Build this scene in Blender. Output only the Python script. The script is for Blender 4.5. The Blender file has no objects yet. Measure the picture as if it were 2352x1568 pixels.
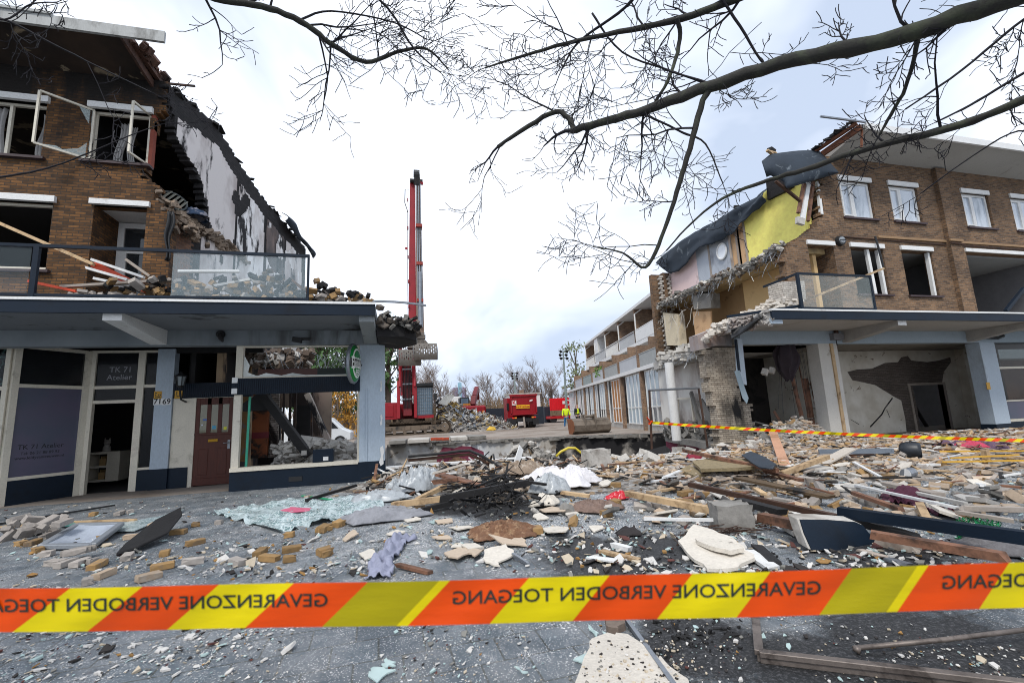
import bpy, bmesh, math, random
from math import sin, cos, pi, radians, sqrt, atan2
from mathutils import Vector as V, Matrix as MX, noise as NZ
SC = bpy.context.scene; COL = SC.collection
rnd = random.Random(11)
# ------------------------------------------------------------------ camera
FPX, PSI, TH, RO, EYE = 456.0, radians(14.5), radians(8.97), radians(2.6), 1.5
_r0 = V((cos(PSI), -sin(PSI), 0)); FW = V((sin(PSI)*cos(TH), cos(PSI)*cos(TH), sin(TH)))
_u0 = _r0.cross(FW); RI = _r0*cos(RO) - _u0*sin(RO); UP = _u0*cos(RO) + _r0*sin(RO)
CP = V((0, 0, EYE))
cd = bpy.data.cameras.new('camera'); cam = bpy.data.objects.new('camera', cd); COL.objects.link(cam)
cam.matrix_world = MX(((RI.x, UP.x, -FW.x, 0), (RI.y, UP.y, -FW.y, 0), (RI.z, UP.z, -FW.z, EYE), (0, 0, 0, 1)))
cd.sensor_width = 36; cd.lens = FPX/1024*36; cd.clip_start = 0.05; cd.clip_end = 3000
cd.dof.use_dof = True; cd.dof.focus_distance = 11; cd.dof.aperture_fstop = 4.0
SC.camera = cam; SC.cycles.filter_width = 1.0
# ------------------------------------------------------------------ light
SUN_EL, SUN_AZ = radians(52), radians(212)          # azimuth clockwise from +Y
w = bpy.data.worlds.new('World'); SC.world = w; w.use_nodes = True
nt = w.node_tree; nt.nodes.clear()
def nn(t, **k):
    n = nt.nodes.new(t)
    for a, b in k.items(): setattr(n, a, b)
    return n
out = nn('ShaderNodeOutputWorld'); bg = nn('ShaderNodeBackground'); bg.inputs[1].default_value = 0.12
sky = nn('ShaderNodeTexSky', sky_type='NISHITA', sun_disc=False, sun_elevation=SUN_EL, sun_rotation=SUN_AZ)
tc = nn('ShaderNodeTexCoord'); mp = nn('ShaderNodeMapping'); mp.inputs['Scale'].default_value = (1, 1, 1.7)
mp.inputs['Location'].default_value = (0.35, 0.1, 0.0)
no = nn('ShaderNodeTexNoise'); no.inputs['Scale'].default_value = 1.35; no.inputs['Detail'].default_value = 5; no.inputs['Roughness'].default_value = 0.55
no.inputs['Distortion'].default_value = 0.5
cr = nn('ShaderNodeValToRGB'); cr.color_ramp.elements[0].position = 0.38; cr.color_ramp.elements[1].position = 0.62
cr.color_ramp.elements[0].color = (3.0, 3.5, 4.4, 1); cr.color_ramp.elements[1].color = (5.9, 6.2, 6.8, 1)
mx = nn('ShaderNodeMix', data_type='RGBA'); mx.inputs[0].default_value = 0.95
L = nt.links.new
L(tc.outputs['Generated'], mp.inputs[0]); L(mp.outputs[0], no.inputs['Vector']); L(no.outputs[0], cr.inputs[0])
L(sky.outputs[0], mx.inputs[6]); L(cr.outputs[0], mx.inputs[7]); L(mx.outputs[2], bg.inputs[0]); L(bg.outputs[0], out.inputs[0])
sl = bpy.data.lights.new('sun', 'SUN'); sl.energy = 1.5; sl.angle = radians(14); sl.color = (1, .96, .9)
so = bpy.data.objects.new('sun', sl); COL.objects.link(so)
sd = V((sin(SUN_AZ)*cos(SUN_EL), cos(SUN_AZ)*cos(SUN_EL), sin(SUN_EL)))
so.rotation_euler = sd.to_track_quat('Z', 'Y').to_euler()
SC.view_settings.view_transform = 'Standard'; SC.view_settings.look = 'None'; SC.view_settings.gamma = 1.0
SC.view_settings.exposure = 0.85
# ------------------------------------------------------------------ measuring: a point of the photograph (2352 px wide) on a plane of the place
KD = 1024/2352
def ray(x, y): return FW + RI*((x*KD-512)/FPX) + UP*((341-y*KD)/FPX)
def onY(x, y, Y): d = ray(x, y); return CP + d*(Y/d.y)
def onX(x, y, X): d = ray(x, y); return CP + d*(X/d.x)
def onZ(x, y, z=0.0): d = ray(x, y); return CP + d*((z-EYE)/d.z)
def onP(x, y, A, ang):
    a = radians(ang); n = V((cos(a), -sin(a), 0)); d = ray(x, y); return CP + d*(n.dot(V((A[0], A[1], 0))-CP)/n.dot(d))
def dep(x, y, t): return CP + ray(x, y)*t
def z1(x, y): return (x*.35157, y*.35157)
def z2(x, y): return (x*.43004, 505.31+y*.43004)
def z3(x, y): return (826.875+x*.31293, 643.125+y*.31293)
def z4(x, y): return (1470+x*.375, 229.69+y*.375)
def z5(x, y): return (1470+x*.375, 643.125+y*.375)
# ------------------------------------------------------------------ materials
def lin(h):
    c = [int(h[i:i+2], 16)/255 for i in (1, 3, 5)]
    return tuple(x/12.92 if x <= .04045 else ((x+.055)/1.055)**2.4 for x in c)
class NT:
    def __init__(s, name):
        s.m = bpy.data.materials.new(name); s.m.use_nodes = True; s.t = s.m.node_tree
        s.b = s.t.nodes['Principled BSDF']; s._pos = None
    def n(s, ty, ins=None, **k):
        n = s.t.nodes.new(ty)
        for a, b in k.items(): setattr(n, a, b)
        for a, b in (ins or {}).items(): s.set(n.inputs[a], b)
        return n
    def set(s, sock, v):
        if isinstance(v, bpy.types.NodeSocket): s.t.links.new(v, sock)
        else:
            if sock.type == 'RGBA' and isinstance(v, (tuple, list)) and len(v) == 3: v = (*v, 1)
            sock.default_value = v
    def pos(s):
        if s._pos is None: s._pos = s.n('ShaderNodeNewGeometry')
        return s._pos.outputs['Position']
    def noise(s, sc, det=4, ro=.6, vec=None, dist=0, stretch=None):
        vec = vec or s.pos()
        if stretch: vec = s.n('ShaderNodeMapping', {'Vector': vec, 'Scale': stretch}).outputs[0]
        return s.n('ShaderNodeTexNoise', {'Vector': vec, 'Scale': sc, 'Detail': det, 'Roughness': ro, 'Distortion': dist}).outputs[0]
    def ramp(s, f, a, b):
        return s.n('ShaderNodeMapRange', {'Value': f, 'From Min': a, 'From Max': b}).outputs[0]
    def mix(s, f, a, b, bt='MIX'):
        n = s.n('ShaderNodeMix', data_type='RGBA', blend_type=bt)
        s.set(n.inputs[0], f); s.set(n.inputs[6], a); s.set(n.inputs[7], b); return n.outputs[2]
    def mul(s, a, b, op='MULTIPLY'):
        n = s.n('ShaderNodeMath', operation=op); s.set(n.inputs[0], a); s.set(n.inputs[1], b); return n.outputs[0]
    def bump(s, h, st=.3, d=.02):
        s.set(s.b.inputs['Normal'], s.n('ShaderNodeBump', {'Height': h, 'Strength': st, 'Distance': d}).outputs[0])
    def fin(s, c, rough=.8, metal=0, spec=None):
        s.set(s.b.inputs['Base Color'], c); s.set(s.b.inputs['Roughness'], rough); s.b.inputs['Metallic'].default_value = metal
        if spec is not None: s.b.inputs['Specular IOR Level'].default_value = spec
        return s.m
def sc3(c, k): return tuple(min(1, x*k) for x in c)
MC = {}
def paint(name, c, rough=.6, metal=0, var=.18, sc=3.0, dirt=None, dt=(.55, .72), dsc=1.3, bump=.15, fine=30, rand=.0, spec=None, stretch=None):
    """base colour with uneven tone, an optional stain layer and a fine grain"""
    if name in MC: return MC[name]
    if isinstance(c, str): c = lin(c)
    t = NT(name)
    f = t.noise(sc, 5, .65, stretch=stretch)
    cc = t.mix(t.ramp(f, .3, .7), sc3(c, 1-var), sc3(c, 1+var))
    g = t.noise(fine, 3, .7, stretch=stretch)
    cc = t.mix(.35, cc, t.mix(t.ramp(g, .3, .7), sc3(c, .7), sc3(c, 1.25)))
    if dirt:
        if isinstance(dirt, str): dirt = lin(dirt)
        d = t.ramp(t.noise(dsc, 6, .68, dist=.4, stretch=stretch), *dt)
        cc = t.mix(d, cc, dirt)
    if rand:
        oi = t.n('ShaderNodeObjectInfo').outputs['Random']
        cc = t.mix(1.0, cc, t.n('ShaderNodeHueSaturation', {'Color': (1, 1, 1), 'Value': t.ramp(oi, 0, 1)}).outputs[0], 'MULTIPLY') if False else t.n('ShaderNodeHueSaturation', {'Color': cc, 'Value': t.n('ShaderNodeMapRange', {'Value': oi, 'To Min': 1-rand, 'To Max': 1+rand}).outputs[0]}).outputs[0]
    if bump: t.bump(g, bump, .01)
    MC[name] = t.fin(cc, rough, metal, spec); return MC[name]
def wallvec(t):
    g = t.n('ShaderNodeNewGeometry'); s1 = t.n('ShaderNodeSeparateXYZ', {0: g.outputs['Position']}); s2 = t.n('ShaderNodeSeparateXYZ', {0: g.outputs['Normal']})
    k = t.mul(t.mul(s2.outputs[0], 0, 'ABSOLUTE'), .7, 'GREATER_THAN')
    mm = t.n('ShaderNodeMix', data_type='FLOAT'); t.set(mm.inputs[0], k); t.set(mm.inputs[2], s1.outputs[0]); t.set(mm.inputs[3], s1.outputs[1])
    return t.n('ShaderNodeCombineXYZ', {0: mm.outputs[0], 1: s1.outputs[2]}).outputs[0], s1
def brick(name, c1, c2, mo, w_=.215, h_=.068, m_=.0085, soot=None, st=(.52, .66), ssc=.45, hs=None, blob=None):
    t = NT(name); v, sp = wallvec(t)
    bt = t.n('ShaderNodeTexBrick', {'Vector': v, 'Color1': lin(c1), 'Color2': lin(c2), 'Mortar': lin(mo), 'Scale': 1.0, 'Mortar Size': m_, 'Mortar Smooth': .3, 'Bias': -.1, 'Brick Width': w_, 'Row Height': h_})
    c = bt.outputs[0]
    c = t.mix(.55, c, t.mix(t.ramp(t.noise(1.1, 6, .65), .35, .65), (.45, .42, .42), (1.35, 1.3, 1.25)), 'MULTIPLY')
    c = t.mix(.5, c, t.mix(t.ramp(t.noise(14, 2, .6), .3, .7), (.6, .6, .6), (1.3, 1.3, 1.3)), 'MULTIPLY')
    h = t.mul(bt.outputs['Fac'], -1)
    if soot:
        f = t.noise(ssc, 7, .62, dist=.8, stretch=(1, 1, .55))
        if hs: f = t.mul(f, t.n('ShaderNodeMapRange', {'Value': sp.outputs[2], 'From Min': hs[0], 'From Max': hs[1], 'To Min': 0, 'To Max': .2}).outputs[0], 'ADD')  # darkens with height: soot mixed with painted shade under the eaves
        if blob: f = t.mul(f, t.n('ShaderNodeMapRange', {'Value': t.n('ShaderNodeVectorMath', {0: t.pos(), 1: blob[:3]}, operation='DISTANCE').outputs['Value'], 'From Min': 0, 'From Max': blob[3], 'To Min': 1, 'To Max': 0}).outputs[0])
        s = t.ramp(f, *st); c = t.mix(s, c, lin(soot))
    t.bump(h, .6, .012); return t.fin(c, .9)
def plain(name, c, rough=.5, metal=0): return paint(name, c, rough, metal, var=.08, bump=0)
def glassy(name, tint=(.9, .97, .96), alpha=.3, rough=.03):
    t = NT(name); t.b.inputs['Alpha'].default_value = alpha; t.m.surface_render_method = 'BLENDED' if hasattr(t.m, 'surface_render_method') else None
    return t.fin(t.mix(t.ramp(t.noise(2, 4), .3, .7), sc3(tint, .85), tint), rough, 0, .8)
# ------------------------------------------------------------------ mesh building
class MB:
    def __init__(s): s.v = []; s.f = []; s.m = []
    def add(s, vs, fs, mi=0):
        o = len(s.v); s.v += [tuple(p) for p in vs]; s.f += [tuple(i+o for i in f) for f in fs]; s.m += [mi]*len(fs); return s
    def hexa(s, b, t, mi=0):      # 4 base points, 4 top points
        return s.add(list(b)+list(t), [(3, 2, 1, 0), (4, 5, 6, 7), (0, 1, 5, 4), (1, 2, 6, 5), (2, 3, 7, 6), (3, 0, 4, 7)], mi)
    def box(s, a, b, mi=0):
        (x0, y0, z0), (x1, y1, z1_) = a, b
        return s.hexa([(x0, y0, z0), (x1, y0, z0), (x1, y1, z0), (x0, y1, z0)], [(x0, y0, z1_), (x1, y0, z1_), (x1, y1, z1_), (x0, y1, z1_)], mi)
    def obox(s, c, size, M=None, mi=0):
        M = M or MX.Identity(3); c = V(c); x, y, z = [q/2 for q in size]
        P = [c+M@V(p) for p in ((-x, -y, -z), (x, -y, -z), (x, y, -z), (-x, y, -z), (-x, -y, z), (x, -y, z), (x, y, z), (-x, y, z))]
        return s.hexa(P[:4], P[4:], mi)
    def bar(s, a, b, w_, h_, up=(0, 0, 1), mi=0, w2=None, h2=None):
        a, b = V(a), V(b); d = (b-a).normalized(); up = V(up)
        if abs(d.dot(up.normalized())) > .98: up = V((0, 1, 0))
        sx = d.cross(up).normalized(); sz = sx.cross(d); w2 = w2 or w_; h2 = h2 or h_
        q = lambda p, ww, hh: [p-sx*ww/2-sz*hh/2, p+sx*ww/2-sz*hh/2, p+sx*ww/2+sz*hh/2, p-sx*ww/2+sz*hh/2]
        return s.hexa(q(a, w_, h_), q(b, w2, h2), mi)
    def tube(s, pts, rs, n=7, mi=0, cap=True):
        pts = [V(p) for p in pts]
        if not isinstance(rs, (list, tuple)): rs = [rs]*len(pts)
        o = len(s.v); ref = V((.3, .2, .93)); k = len(pts)
        for i, p in enumerate(pts):
            d = (pts[min(i+1, k-1)]-pts[max(i-1, 0)])
            d = d.normalized() if d.length > 1e-9 else V((0, 0, 1))
            if abs(d.dot(ref)) > .97: ref = V((1, .1, 0)).normalized()
            a = d.cross(ref).normalized(); b = d.cross(a); ref = -b if False else ref
            for j in range(n): t = 2*pi*j/n; s.v.append(tuple(p+(a*cos(t)+b*sin(t))*rs[i]))
        for i in range(k-1):
            for j in range(n): s.f.append((o+i*n+j, o+i*n+(j+1) % n, o+(i+1)*n+(j+1) % n, o+(i+1)*n+j)); s.m.append(mi)
        if cap:
            s.f.append(tuple(o+j for j in range(n))[::-1]); s.f.append(tuple(o+(k-1)*n+j for j in range(n))); s.m += [mi, mi]
        return s
    def cyl(s, a, b, r, n=16, mi=0, r2=None): return s.tube([a, b], [r, r if r2 is None else r2], n, mi)
    def prism(s, poly, off, mi=0):
        poly = [V(p) for p in poly]; off = V(off); n = len(poly)
        return s.add(poly+[p+off for p in poly], [tuple(range(n))[::-1], tuple(range(n, 2*n))]+[(i, (i+1) % n, n+(i+1) % n, n+i) for i in range(n)], mi)
    def grid(s, fn, nu, nv, mi=0, thick=None):
        """sheet fn(u,v) -> point"""
        o = len(s.v)
        for i in range(nu+1):
            for j in range(nv+1): s.v.append(tuple(fn(i/nu, j/nv)))
        for i in range(nu):
            for j in range(nv):
                a = o+i*(nv+1)+j; s.f.append((a, a+nv+1, a+nv+2, a+1)); s.m.append(mi)
        return s
    def cells(s, O, d, t, ss, zs, fill, mi=0):
        """wall made of cells: front plane through O along d, thickness vector t; fill(s,z) says which cells stand"""
        O, d, t = V(O), V(d), V(t); ns, nz = len(ss)-1, len(zs)-1; vid = {}
        F = [[fill((ss[i]+ss[i+1])/2, (zs[j]+zs[j+1])/2) for j in range(nz)] for i in range(ns)]
        def vv(i, j, k):
            q = (i, j, k)
            if q not in vid: vid[q] = len(s.v); s.v.append(tuple(O+d*ss[i]+V((0, 0, zs[j]))+t*k))
            return vid[q]
        def ff(*q): s.f.append(tuple(vv(*a) for a in q)); s.m.append(mi)
        has = lambda i, j: 0 <= i < ns and 0 <= j < nz and F[i][j]
        for i in range(ns):
            for j in range(nz):
                if not F[i][j]: continue
                ff((i, j, 0), (i+1, j, 0), (i+1, j+1, 0), (i, j+1, 0)); ff((i, j, 1), (i, j+1, 1), (i+1, j+1, 1), (i+1, j, 1))
                if not has(i-1, j): ff((i, j, 0), (i, j+1, 0), (i, j+1, 1), (i, j, 1))
                if not has(i+1, j): ff((i+1, j, 0), (i+1, j, 1), (i+1, j+1, 1), (i+1, j+1, 0))
                if not has(i, j-1): ff((i, j, 0), (i, j, 1), (i+1, j, 1), (i+1, j, 0))
                if not has(i, j+1): ff((i, j+1, 0), (i+1, j+1, 0), (i+1, j+1, 1), (i, j+1, 1))
        return s
    def mesh(s, name, mats, smooth=False):
        me = bpy.data.meshes.new(name); me.from_pydata(s.v, [], s.f)
        for m in (mats if isinstance(mats, (list, tuple)) else [mats]): me.materials.append(m)
        me.polygons.foreach_set('material_index', s.m)
        bm = bmesh.new(); bm.from_mesh(me); bmesh.ops.recalc_face_normals(bm, faces=bm.faces); bm.to_mesh(me); bm.free()
        if smooth: me.polygons.foreach_set('use_smooth', [True]*len(me.polygons))
        me.update(); return me
    def build(s, name, mats, parent=None, smooth=False, bevel=0, label=None, solid=0):
        o = bpy.data.objects.new(name, s.mesh(name, mats, smooth)); COL.objects.link(o)
        if parent:
            o.parent = parent
            o.matrix_parent_inverse = wm(parent).inverted()
        if bevel:
            b = o.modifiers.new('bevel', 'BEVEL'); b.width = bevel; b.segments = 1; b.limit_method = 'ANGLE'
        if solid:
            b = o.modifiers.new('solid', 'SOLIDIFY'); b.thickness = solid; b.offset = 0
        if label: o['label'] = label
        return o
def wm(o):
    M = MX.LocRotScale(o.location, o.rotation_euler, o.scale)
    return wm(o.parent) @ o.matrix_parent_inverse @ M if o.parent else M
def tag(o, label=None, cat=None, group=None, kind=None):
    if label: o['label'] = label
    if cat: o['category'] = cat
    if group: o['group'] = group
    if kind: o['kind'] = kind
    return o
def thing(name, label, cat, loc=(0, 0, 0), rz=0, group=None):
    o = bpy.data.objects.new(name, None); COL.objects.link(o); o.location = loc; o.rotation_euler = (0, 0, rz); o.empty_display_size = .1
    return tag(o, label, cat, group)
def copy_tree(o, parent=None):
    c = o.copy(); COL.objects.link(c)
    if parent: c.parent = parent
    for ch in list(o.children): copy_tree(ch, c)
    return c
def text_mesh(txt, size=1.0, bold=0.0, extrude=0.0):
    cu = bpy.data.curves.new('lettering', 'FONT'); cu.body = txt; cu.size = size; cu.offset = bold; cu.extrude = extrude; cu.align_x = 'CENTER'; cu.align_y = 'CENTER'
    cu.resolution_u = 3
    o = bpy.data.objects.new('lettering', cu); COL.objects.link(o)
    me = bpy.data.meshes.new_from_object(o.evaluated_get(bpy.context.evaluated_depsgraph_get()))
    bpy.data.objects.remove(o); bpy.data.curves.remove(cu)
    return [v.co.copy() for v in me.vertices], [tuple(p.vertices) for p in me.polygons]
def letters(name, txt, c, xd, yd, size, mat, parent, bold=0.0, mirror=False):
    """flat lettering at c, reading along xd with up yd"""
    vs, fs = text_mesh(txt, size, bold); c, xd, yd = V(c), V(xd).normalized(), V(yd).normalized()
    return MB().add([c+xd*(p.x*(-1 if mirror else 1))+yd*p.y for p in vs], fs).build(name, mat, parent)
def steps(a, b, d):
    n = max(1, round((b-a)/d)); return [a+(b-a)*i/n for i in range(n+1)]
def merge(*ls):
    q = sorted(x for l in ls for x in l); r = [q[0]]
    for x in q[1:]:
        if x-r[-1] > .012: r.append(x)
    return r
def n1(*p): return NZ.noise(V((p+(0.37, 0.71, 0.13))[:3])*1.0)
def inpoly(x, y, P):
    c = False; j = len(P)-1
    for i in range(len(P)):
        if (P[i][1] > y) != (P[j][1] > y) and x < (P[j][0]-P[i][0])*(y-P[i][1])/(P[j][1]-P[i][1])+P[i][0]: c = not c
        j = i
    return c
def interp(x, pts):
    if x <= pts[0][0]: return pts[0][1]
    for (a, b), (c, d) in zip(pts, pts[1:]):
        if x <= c: return b+(d-b)*(x-a)/(c-a)
    return pts[-1][1]
def ROT(rx, ry, rz): return MX.Rotation(rz, 3, 'Z') @ MX.Rotation(ry, 3, 'Y') @ MX.Rotation(rx, 3, 'X')
# ------------------------------------------------------------------ common materials
def M_navy(): return paint('navy_paint', '#0a1a29', .55, var=.2, sc=1.5, dirt='#0a0d12', dt=(.55, .8), spec=.25)
def M_pale(): return paint('pale_blue_paint', '#a9b6c2', .65, var=.1, sc=.8, dirt='#6c6c6a', dt=(.6, .85), dsc=.9, stretch=(1, 1, .4))
def M_white(): return paint('white_paint', '#d8d8d6', .5, var=.07, sc=2, dirt='#8d8a80', dt=(.6, .8), dsc=1.5)
def M_cream(): return paint('cream_frame_paint', '#cfc8b8', .55, var=.1, sc=2, dirt='#6f6654', dt=(.58, .8), dsc=2.2)
def M_conc(): return paint('grey_concrete', '#7f7c77', .95, var=.25, sc=1.4, dirt='#5a5752', dt=(.5, .7), bump=.5, fine=22)
def M_conl(): return paint('pale_concrete', '#b5b1aa', .95, var=.2, sc=1.7, dirt='#7b756d', dt=(.52, .7), bump=.5, fine=26)
def M_soot(): return paint('sooty_concrete', '#1f1e1f', .95, var=.4, sc=1.2, dirt='#77726c', dt=(.58, .7), dsc=.9, bump=.5)
def M_char(): return paint('charred_wood', '#141314', .8, var=.5, sc=6, bump=.6, fine=40, dirt='#3a2d22', dt=(.62, .8))
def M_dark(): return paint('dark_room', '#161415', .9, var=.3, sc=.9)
def M_wood(): return paint('pale_timber', '#b59a76', .75, var=.22, sc=3, fine=18, rand=.2, dirt='#6d533a', dt=(.5, .68), dsc=4, bump=.4)
def M_brownwood(): return paint('brown_timber', '#785440', .8, var=.4, sc=5, rand=.25, dirt='#2e2119', dt=(.48, .66), dsc=4, bump=.4)
def M_oldwood(): return paint('old_grey_timber', '#a0958a', .85, var=.2, sc=3, rand=.2, dirt='#5d5047', dt=(.56, .75), dsc=2)
def M_felt(): return paint('bitumen_felt', '#26303b', .85, var=.25, sc=1.3, dirt='#7c858b', dt=(.58, .7), dsc=1.6, bump=.3)
def M_steel(): return paint('dull_steel', '#8b9096', .45, .7, var=.2, sc=3, dirt='#4d443d', dt=(.6, .75))
def M_rust(): return paint('rusty_steel', '#4a3428', .75, .3, var=.35, sc=5, dirt='#20191a', dt=(.5, .7))
def M_black(): return paint('black_rubber', '#17181a', .6, var=.2)
def M_glass(): return glassy('clear_glass', (.78, .93, .93), .22)
def M_brickL(): return brick('ochre_brick', '#755029', '#35230f', '#352e27', soot='#15100d', st=(.54, .68), hs=(8.7, 10.6))  # towards the top the soot also carries painted eaves shade
def M_brickR(): return brick('brown_brick', '#7f6246', '#4a3829', '#71675c', soot='#3a2e28', st=(.66, .82))
def M_brickD(): return brick('burnt_brick', '#2a2729', '#191819', '#121213')
def M_brickG(): return brick('pale_brick', '#b3aa9b', '#8d8375', '#625a51', soot='#121010', st=(.36, .5), ssc=1.2, blob=(10.7, 12.75, 1.35, 2.1))
def M_red(): return paint('red_machine_paint', '#8c0a1a', .45, var=.2, sc=1.2, dirt='#4a1a1c', dt=(.62, .8))
# ------------------------------------------------------------------ ground, pit
PITB = [(-.5, 29.2), (5.6, 28.0), (9.4, 26.9), (13.9, 24.8), (17.0, 23.4)]      # back edge of the pit
def pave_mat():
    t = NT('grey_paving'); p = t.pos()
    rot = t.n('ShaderNodeMapping', {'Vector': p, 'Rotation': (0, 0, radians(-2))}).outputs[0]
    bt = t.n('ShaderNodeTexBrick', {'Vector': rot, 'Color1': lin('#495158'), 'Color2': lin('#555e65'), 'Mortar': lin('#343733'), 'Scale': 1.0, 'Mortar Size': .008, 'Mortar Smooth': .5, 'Brick Width': .3, 'Row Height': .3})
    c = t.mix(.7, bt.outputs[0], t.mix(t.ramp(t.noise(.7, 6, .65), .32, .68), (.55, .57, .58), (1.4, 1.38, 1.38)), 'MULTIPLY')
    c = t.mix(.5, c, t.mix(t.ramp(t.noise(60, 3, .7), .3, .7), (.6, .6, .6), (1.4, 1.4, 1.4)), 'MULTIPLY')
    dust = t.ramp(t.noise(1.5, 8, .76, dist=.5), .42, .72); c = t.mix(t.mul(dust, .5), c, lin('#a0a0a0'))
    vo = t.n('ShaderNodeTexVoronoi', {'Vector': p, 'Scale': 70.0, 'Randomness': 1.0})
    sp = t.mul(t.ramp(vo.outputs['Distance'], .3, .18), t.ramp(t.noise(3.0, 6, .75), .36, .6)); c = t.mix(t.mul(sp, .85), c, lin('#dcdad8'))
    sepp = t.n('ShaderNodeSeparateXYZ', {0: p}); far = t.n('ShaderNodeMapRange', {'Value': sepp.outputs[1], 'From Min': 3.2, 'From Max': 6.5, 'To Min': 0, 'To Max': .11}).outputs[0]; lft = t.n('ShaderNodeMapRange', {'Value': sepp.outputs[0], 'From Min': -4, 'From Max': 1, 'To Min': .0, 'To Max': 1}).outputs[0]; far = t.mul(far, lft)
    for sc_, rr, cc in ((34.0, .34, '#e2e0dd'), (58.0, .36, '#c9d2d2'), (21.0, .27, '#b9b2a8'), (47.0, .3, '#3d3937'), (90.0, .4, '#e4e2e0')):
        vo = t.n('ShaderNodeTexVoronoi', {'Vector': t.n('ShaderNodeMapping', {'Vector': p, 'Location': (sc_, rr, 0)}).outputs[0], 'Scale': sc_, 'Randomness': 1.0})
        msk = t.ramp(t.mul(t.noise(2.4, 6, .8, vec=t.n('ShaderNodeMapping', {'Vector': p, 'Location': (sc_*.7, 3, 2)}).outputs[0]), far, 'ADD'), .55, .66); c = t.mix(t.mul(t.mul(t.ramp(vo.outputs['Distance'], rr, rr-.1), msk), .9), c, lin(cc))
    vo = t.n('ShaderNodeTexVoronoi', {'Vector': p, 'Scale': 26.0, 'Randomness': 1.0}); sp = t.mul(t.ramp(vo.outputs['Distance'], .2, .12), t.ramp(t.noise(2.0, 6, .75), .48, .6)); c = t.mix(sp, c, t.mix(t.ramp(t.noise(21, 1), .4, .6), lin('#3a302c'), lin('#d2cdc6')))
    red = t.ramp(t.noise(2.2, 6, .7, vec=t.n('ShaderNodeMapping', {'Vector': p, 'Location': (7, 3, 1)}).outputs[0]), .62, .72); c = t.mix(t.mul(red, .75), c, lin('#3a2324'))
    s = None; sx = t.n('ShaderNodeSeparateXYZ', {0: p})
    nz = t.noise(2.6, 7, .7, dist=.6)
    for (bx, by, r) in SOOT:
        d = t.n('ShaderNodeVectorMath', {0: p, 1: (bx, by, 0)}, operation='DISTANCE').outputs['Value']
        q = t.n('ShaderNodeMapRange', {'Value': d, 'From Min': r*.35, 'From Max': r*1.35, 'To Min': 1, 'To Max': 0}).outputs[0]
        s = q if s is None else t.mul(s, q, 'MAXIMUM')
    nz = t.mul(t.mul(nz, .7), t.mul(t.noise(13, 4, .8), .45), 'ADD'); s = t.ramp(t.mul(s, nz), .25, .4); c = t.mix(t.mul(s, .95), c, t.mix(t.ramp(t.noise(40, 4, .8), .5, .62), lin('#09090a'), lin('#454446')))
    t.bump(t.mul(bt.outputs['Fac'], -.6), .4, .006); return t.fin(c, t.n('ShaderNodeMapRange', {'Value': t.noise(3, 4), 'To Min': .45, 'To Max': .95}).outputs[0])
SOOT = [tuple(onZ(x, y))[:2]+(r,) for x, y, r in ((1400, 1280, .9), (1480, 1265, .8), (1180, 1170, 1.0), (1050, 1165, .8), (1620, 1480, .55), (1900, 1540, .6), (2200, 1500, .9), (1560, 1440, .35), (2000, 1260, .9), (1330, 1250, .5), (2150, 1330, .7))]
t_site = paint('dusty_site_ground', '#8f857b', .95, var=.2, sc=.35, dirt='#6a5b4e', dt=(.45, .65), dsc=.3, bump=.4, fine=8)
g = MB()
def quad(a, b, c, d, mi=0): g.add([a+(0,), b+(0,), c+(0,), d+(0,)], [(0, 1, 2, 3)], mi)
quad((-900, -300), (900, -300), (900, 12.5), (-900, 12.5))
quad((-900, 12.5), (-.5, 12.5), (-.5, 29.2), (-900, 29.2), 1); quad((17, 12.5), (900, 12.5), (900, 23.4), (17, 23.4), 1)
for (a, b), (c, d) in zip(PITB, PITB[1:]): quad((a, b), (c, d), (c, 60), (a, 60), 1)
quad((-900, 29.2), (-.5, 29.2), (-.5, 60), (-900, 60), 1); quad((17, 23.4), (900, 23.4), (900, 60), (17, 60), 1); quad((-900, 60), (900, 60), (900, 2500), (-900, 2500), 1)
tag(g.build('ground', [pave_mat(), t_site]), kind='structure')
# pit
pb = MB(); pb.box((-.5, 12.2, -2.9), (17, 29.5, -2.6)); pb.box((-.9, 12.5, -2.6), (-.5, 29.2, -.005)); pb.box((-.5, 12.2, -2.6), (17, 12.5, -.005)); pb.box((17, 12.5, -2.6), (17.4, 23.4, -.005))
tag(pb.build('pit_floor', M_conc()), kind='structure')
bw = thing('basement_wall', 'exposed grey basement wall along the back of the excavated pit', 'wall', (6, 27, -2.6))
t = NT('painted_basement_wall'); c = t.mix(t.ramp(t.noise(.5, 6, .6), .4, .62), lin('#a09b93'), lin('#c3c8cd'))
c = t.mix(t.ramp(t.noise(1.1, 7, .7, dist=.5), .56, .62), c, lin('#6f665c')); m_bw = t.fin(c, .9)
t = NT('charred_basement_wall'); c = t.mix(t.ramp(t.noise(.55, 7, .62, dist=.2), .5, .6), lin('#141316'), lin('#96918a')); m_bc = t.fin(c, .9)
m_pk = paint('maroon_wall_paint', '#6d2c40', .85, var=.2, sc=2, dirt='#8f857c', dt=(.55, .62), dsc=1.1)
b0 = MB()
for i, ((a, b), (c_, d_)) in enumerate(zip(PITB, PITB[1:])):
    b0.prism([(a, b, -2.6), (c_, d_, -2.6), (c_, d_+.35, -2.6), (a, b+.35, -2.6)], (0, 0, 2.58), 1 if i >= 2 else 0)
b0.build('wall', [m_bw, m_bc], bw)
e1, e2 = V((5.6, 28.0, 0)), V((-.5, 29.2, 0)); dd = (e2-e1).normalized(); nrm = V((dd.y, -dd.x, 0))*(-1 if V((dd.y, -dd.x, 0)).y > 0 else 1)
P0 = e1+dd*.3; pk = [(0, -2.5), (2.9, -2.5), (3.0, -.9), (2.6, -.32), (1.9, -.42), (1.5, -.3), (.9, -.36), (.15, -.7)]
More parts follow.
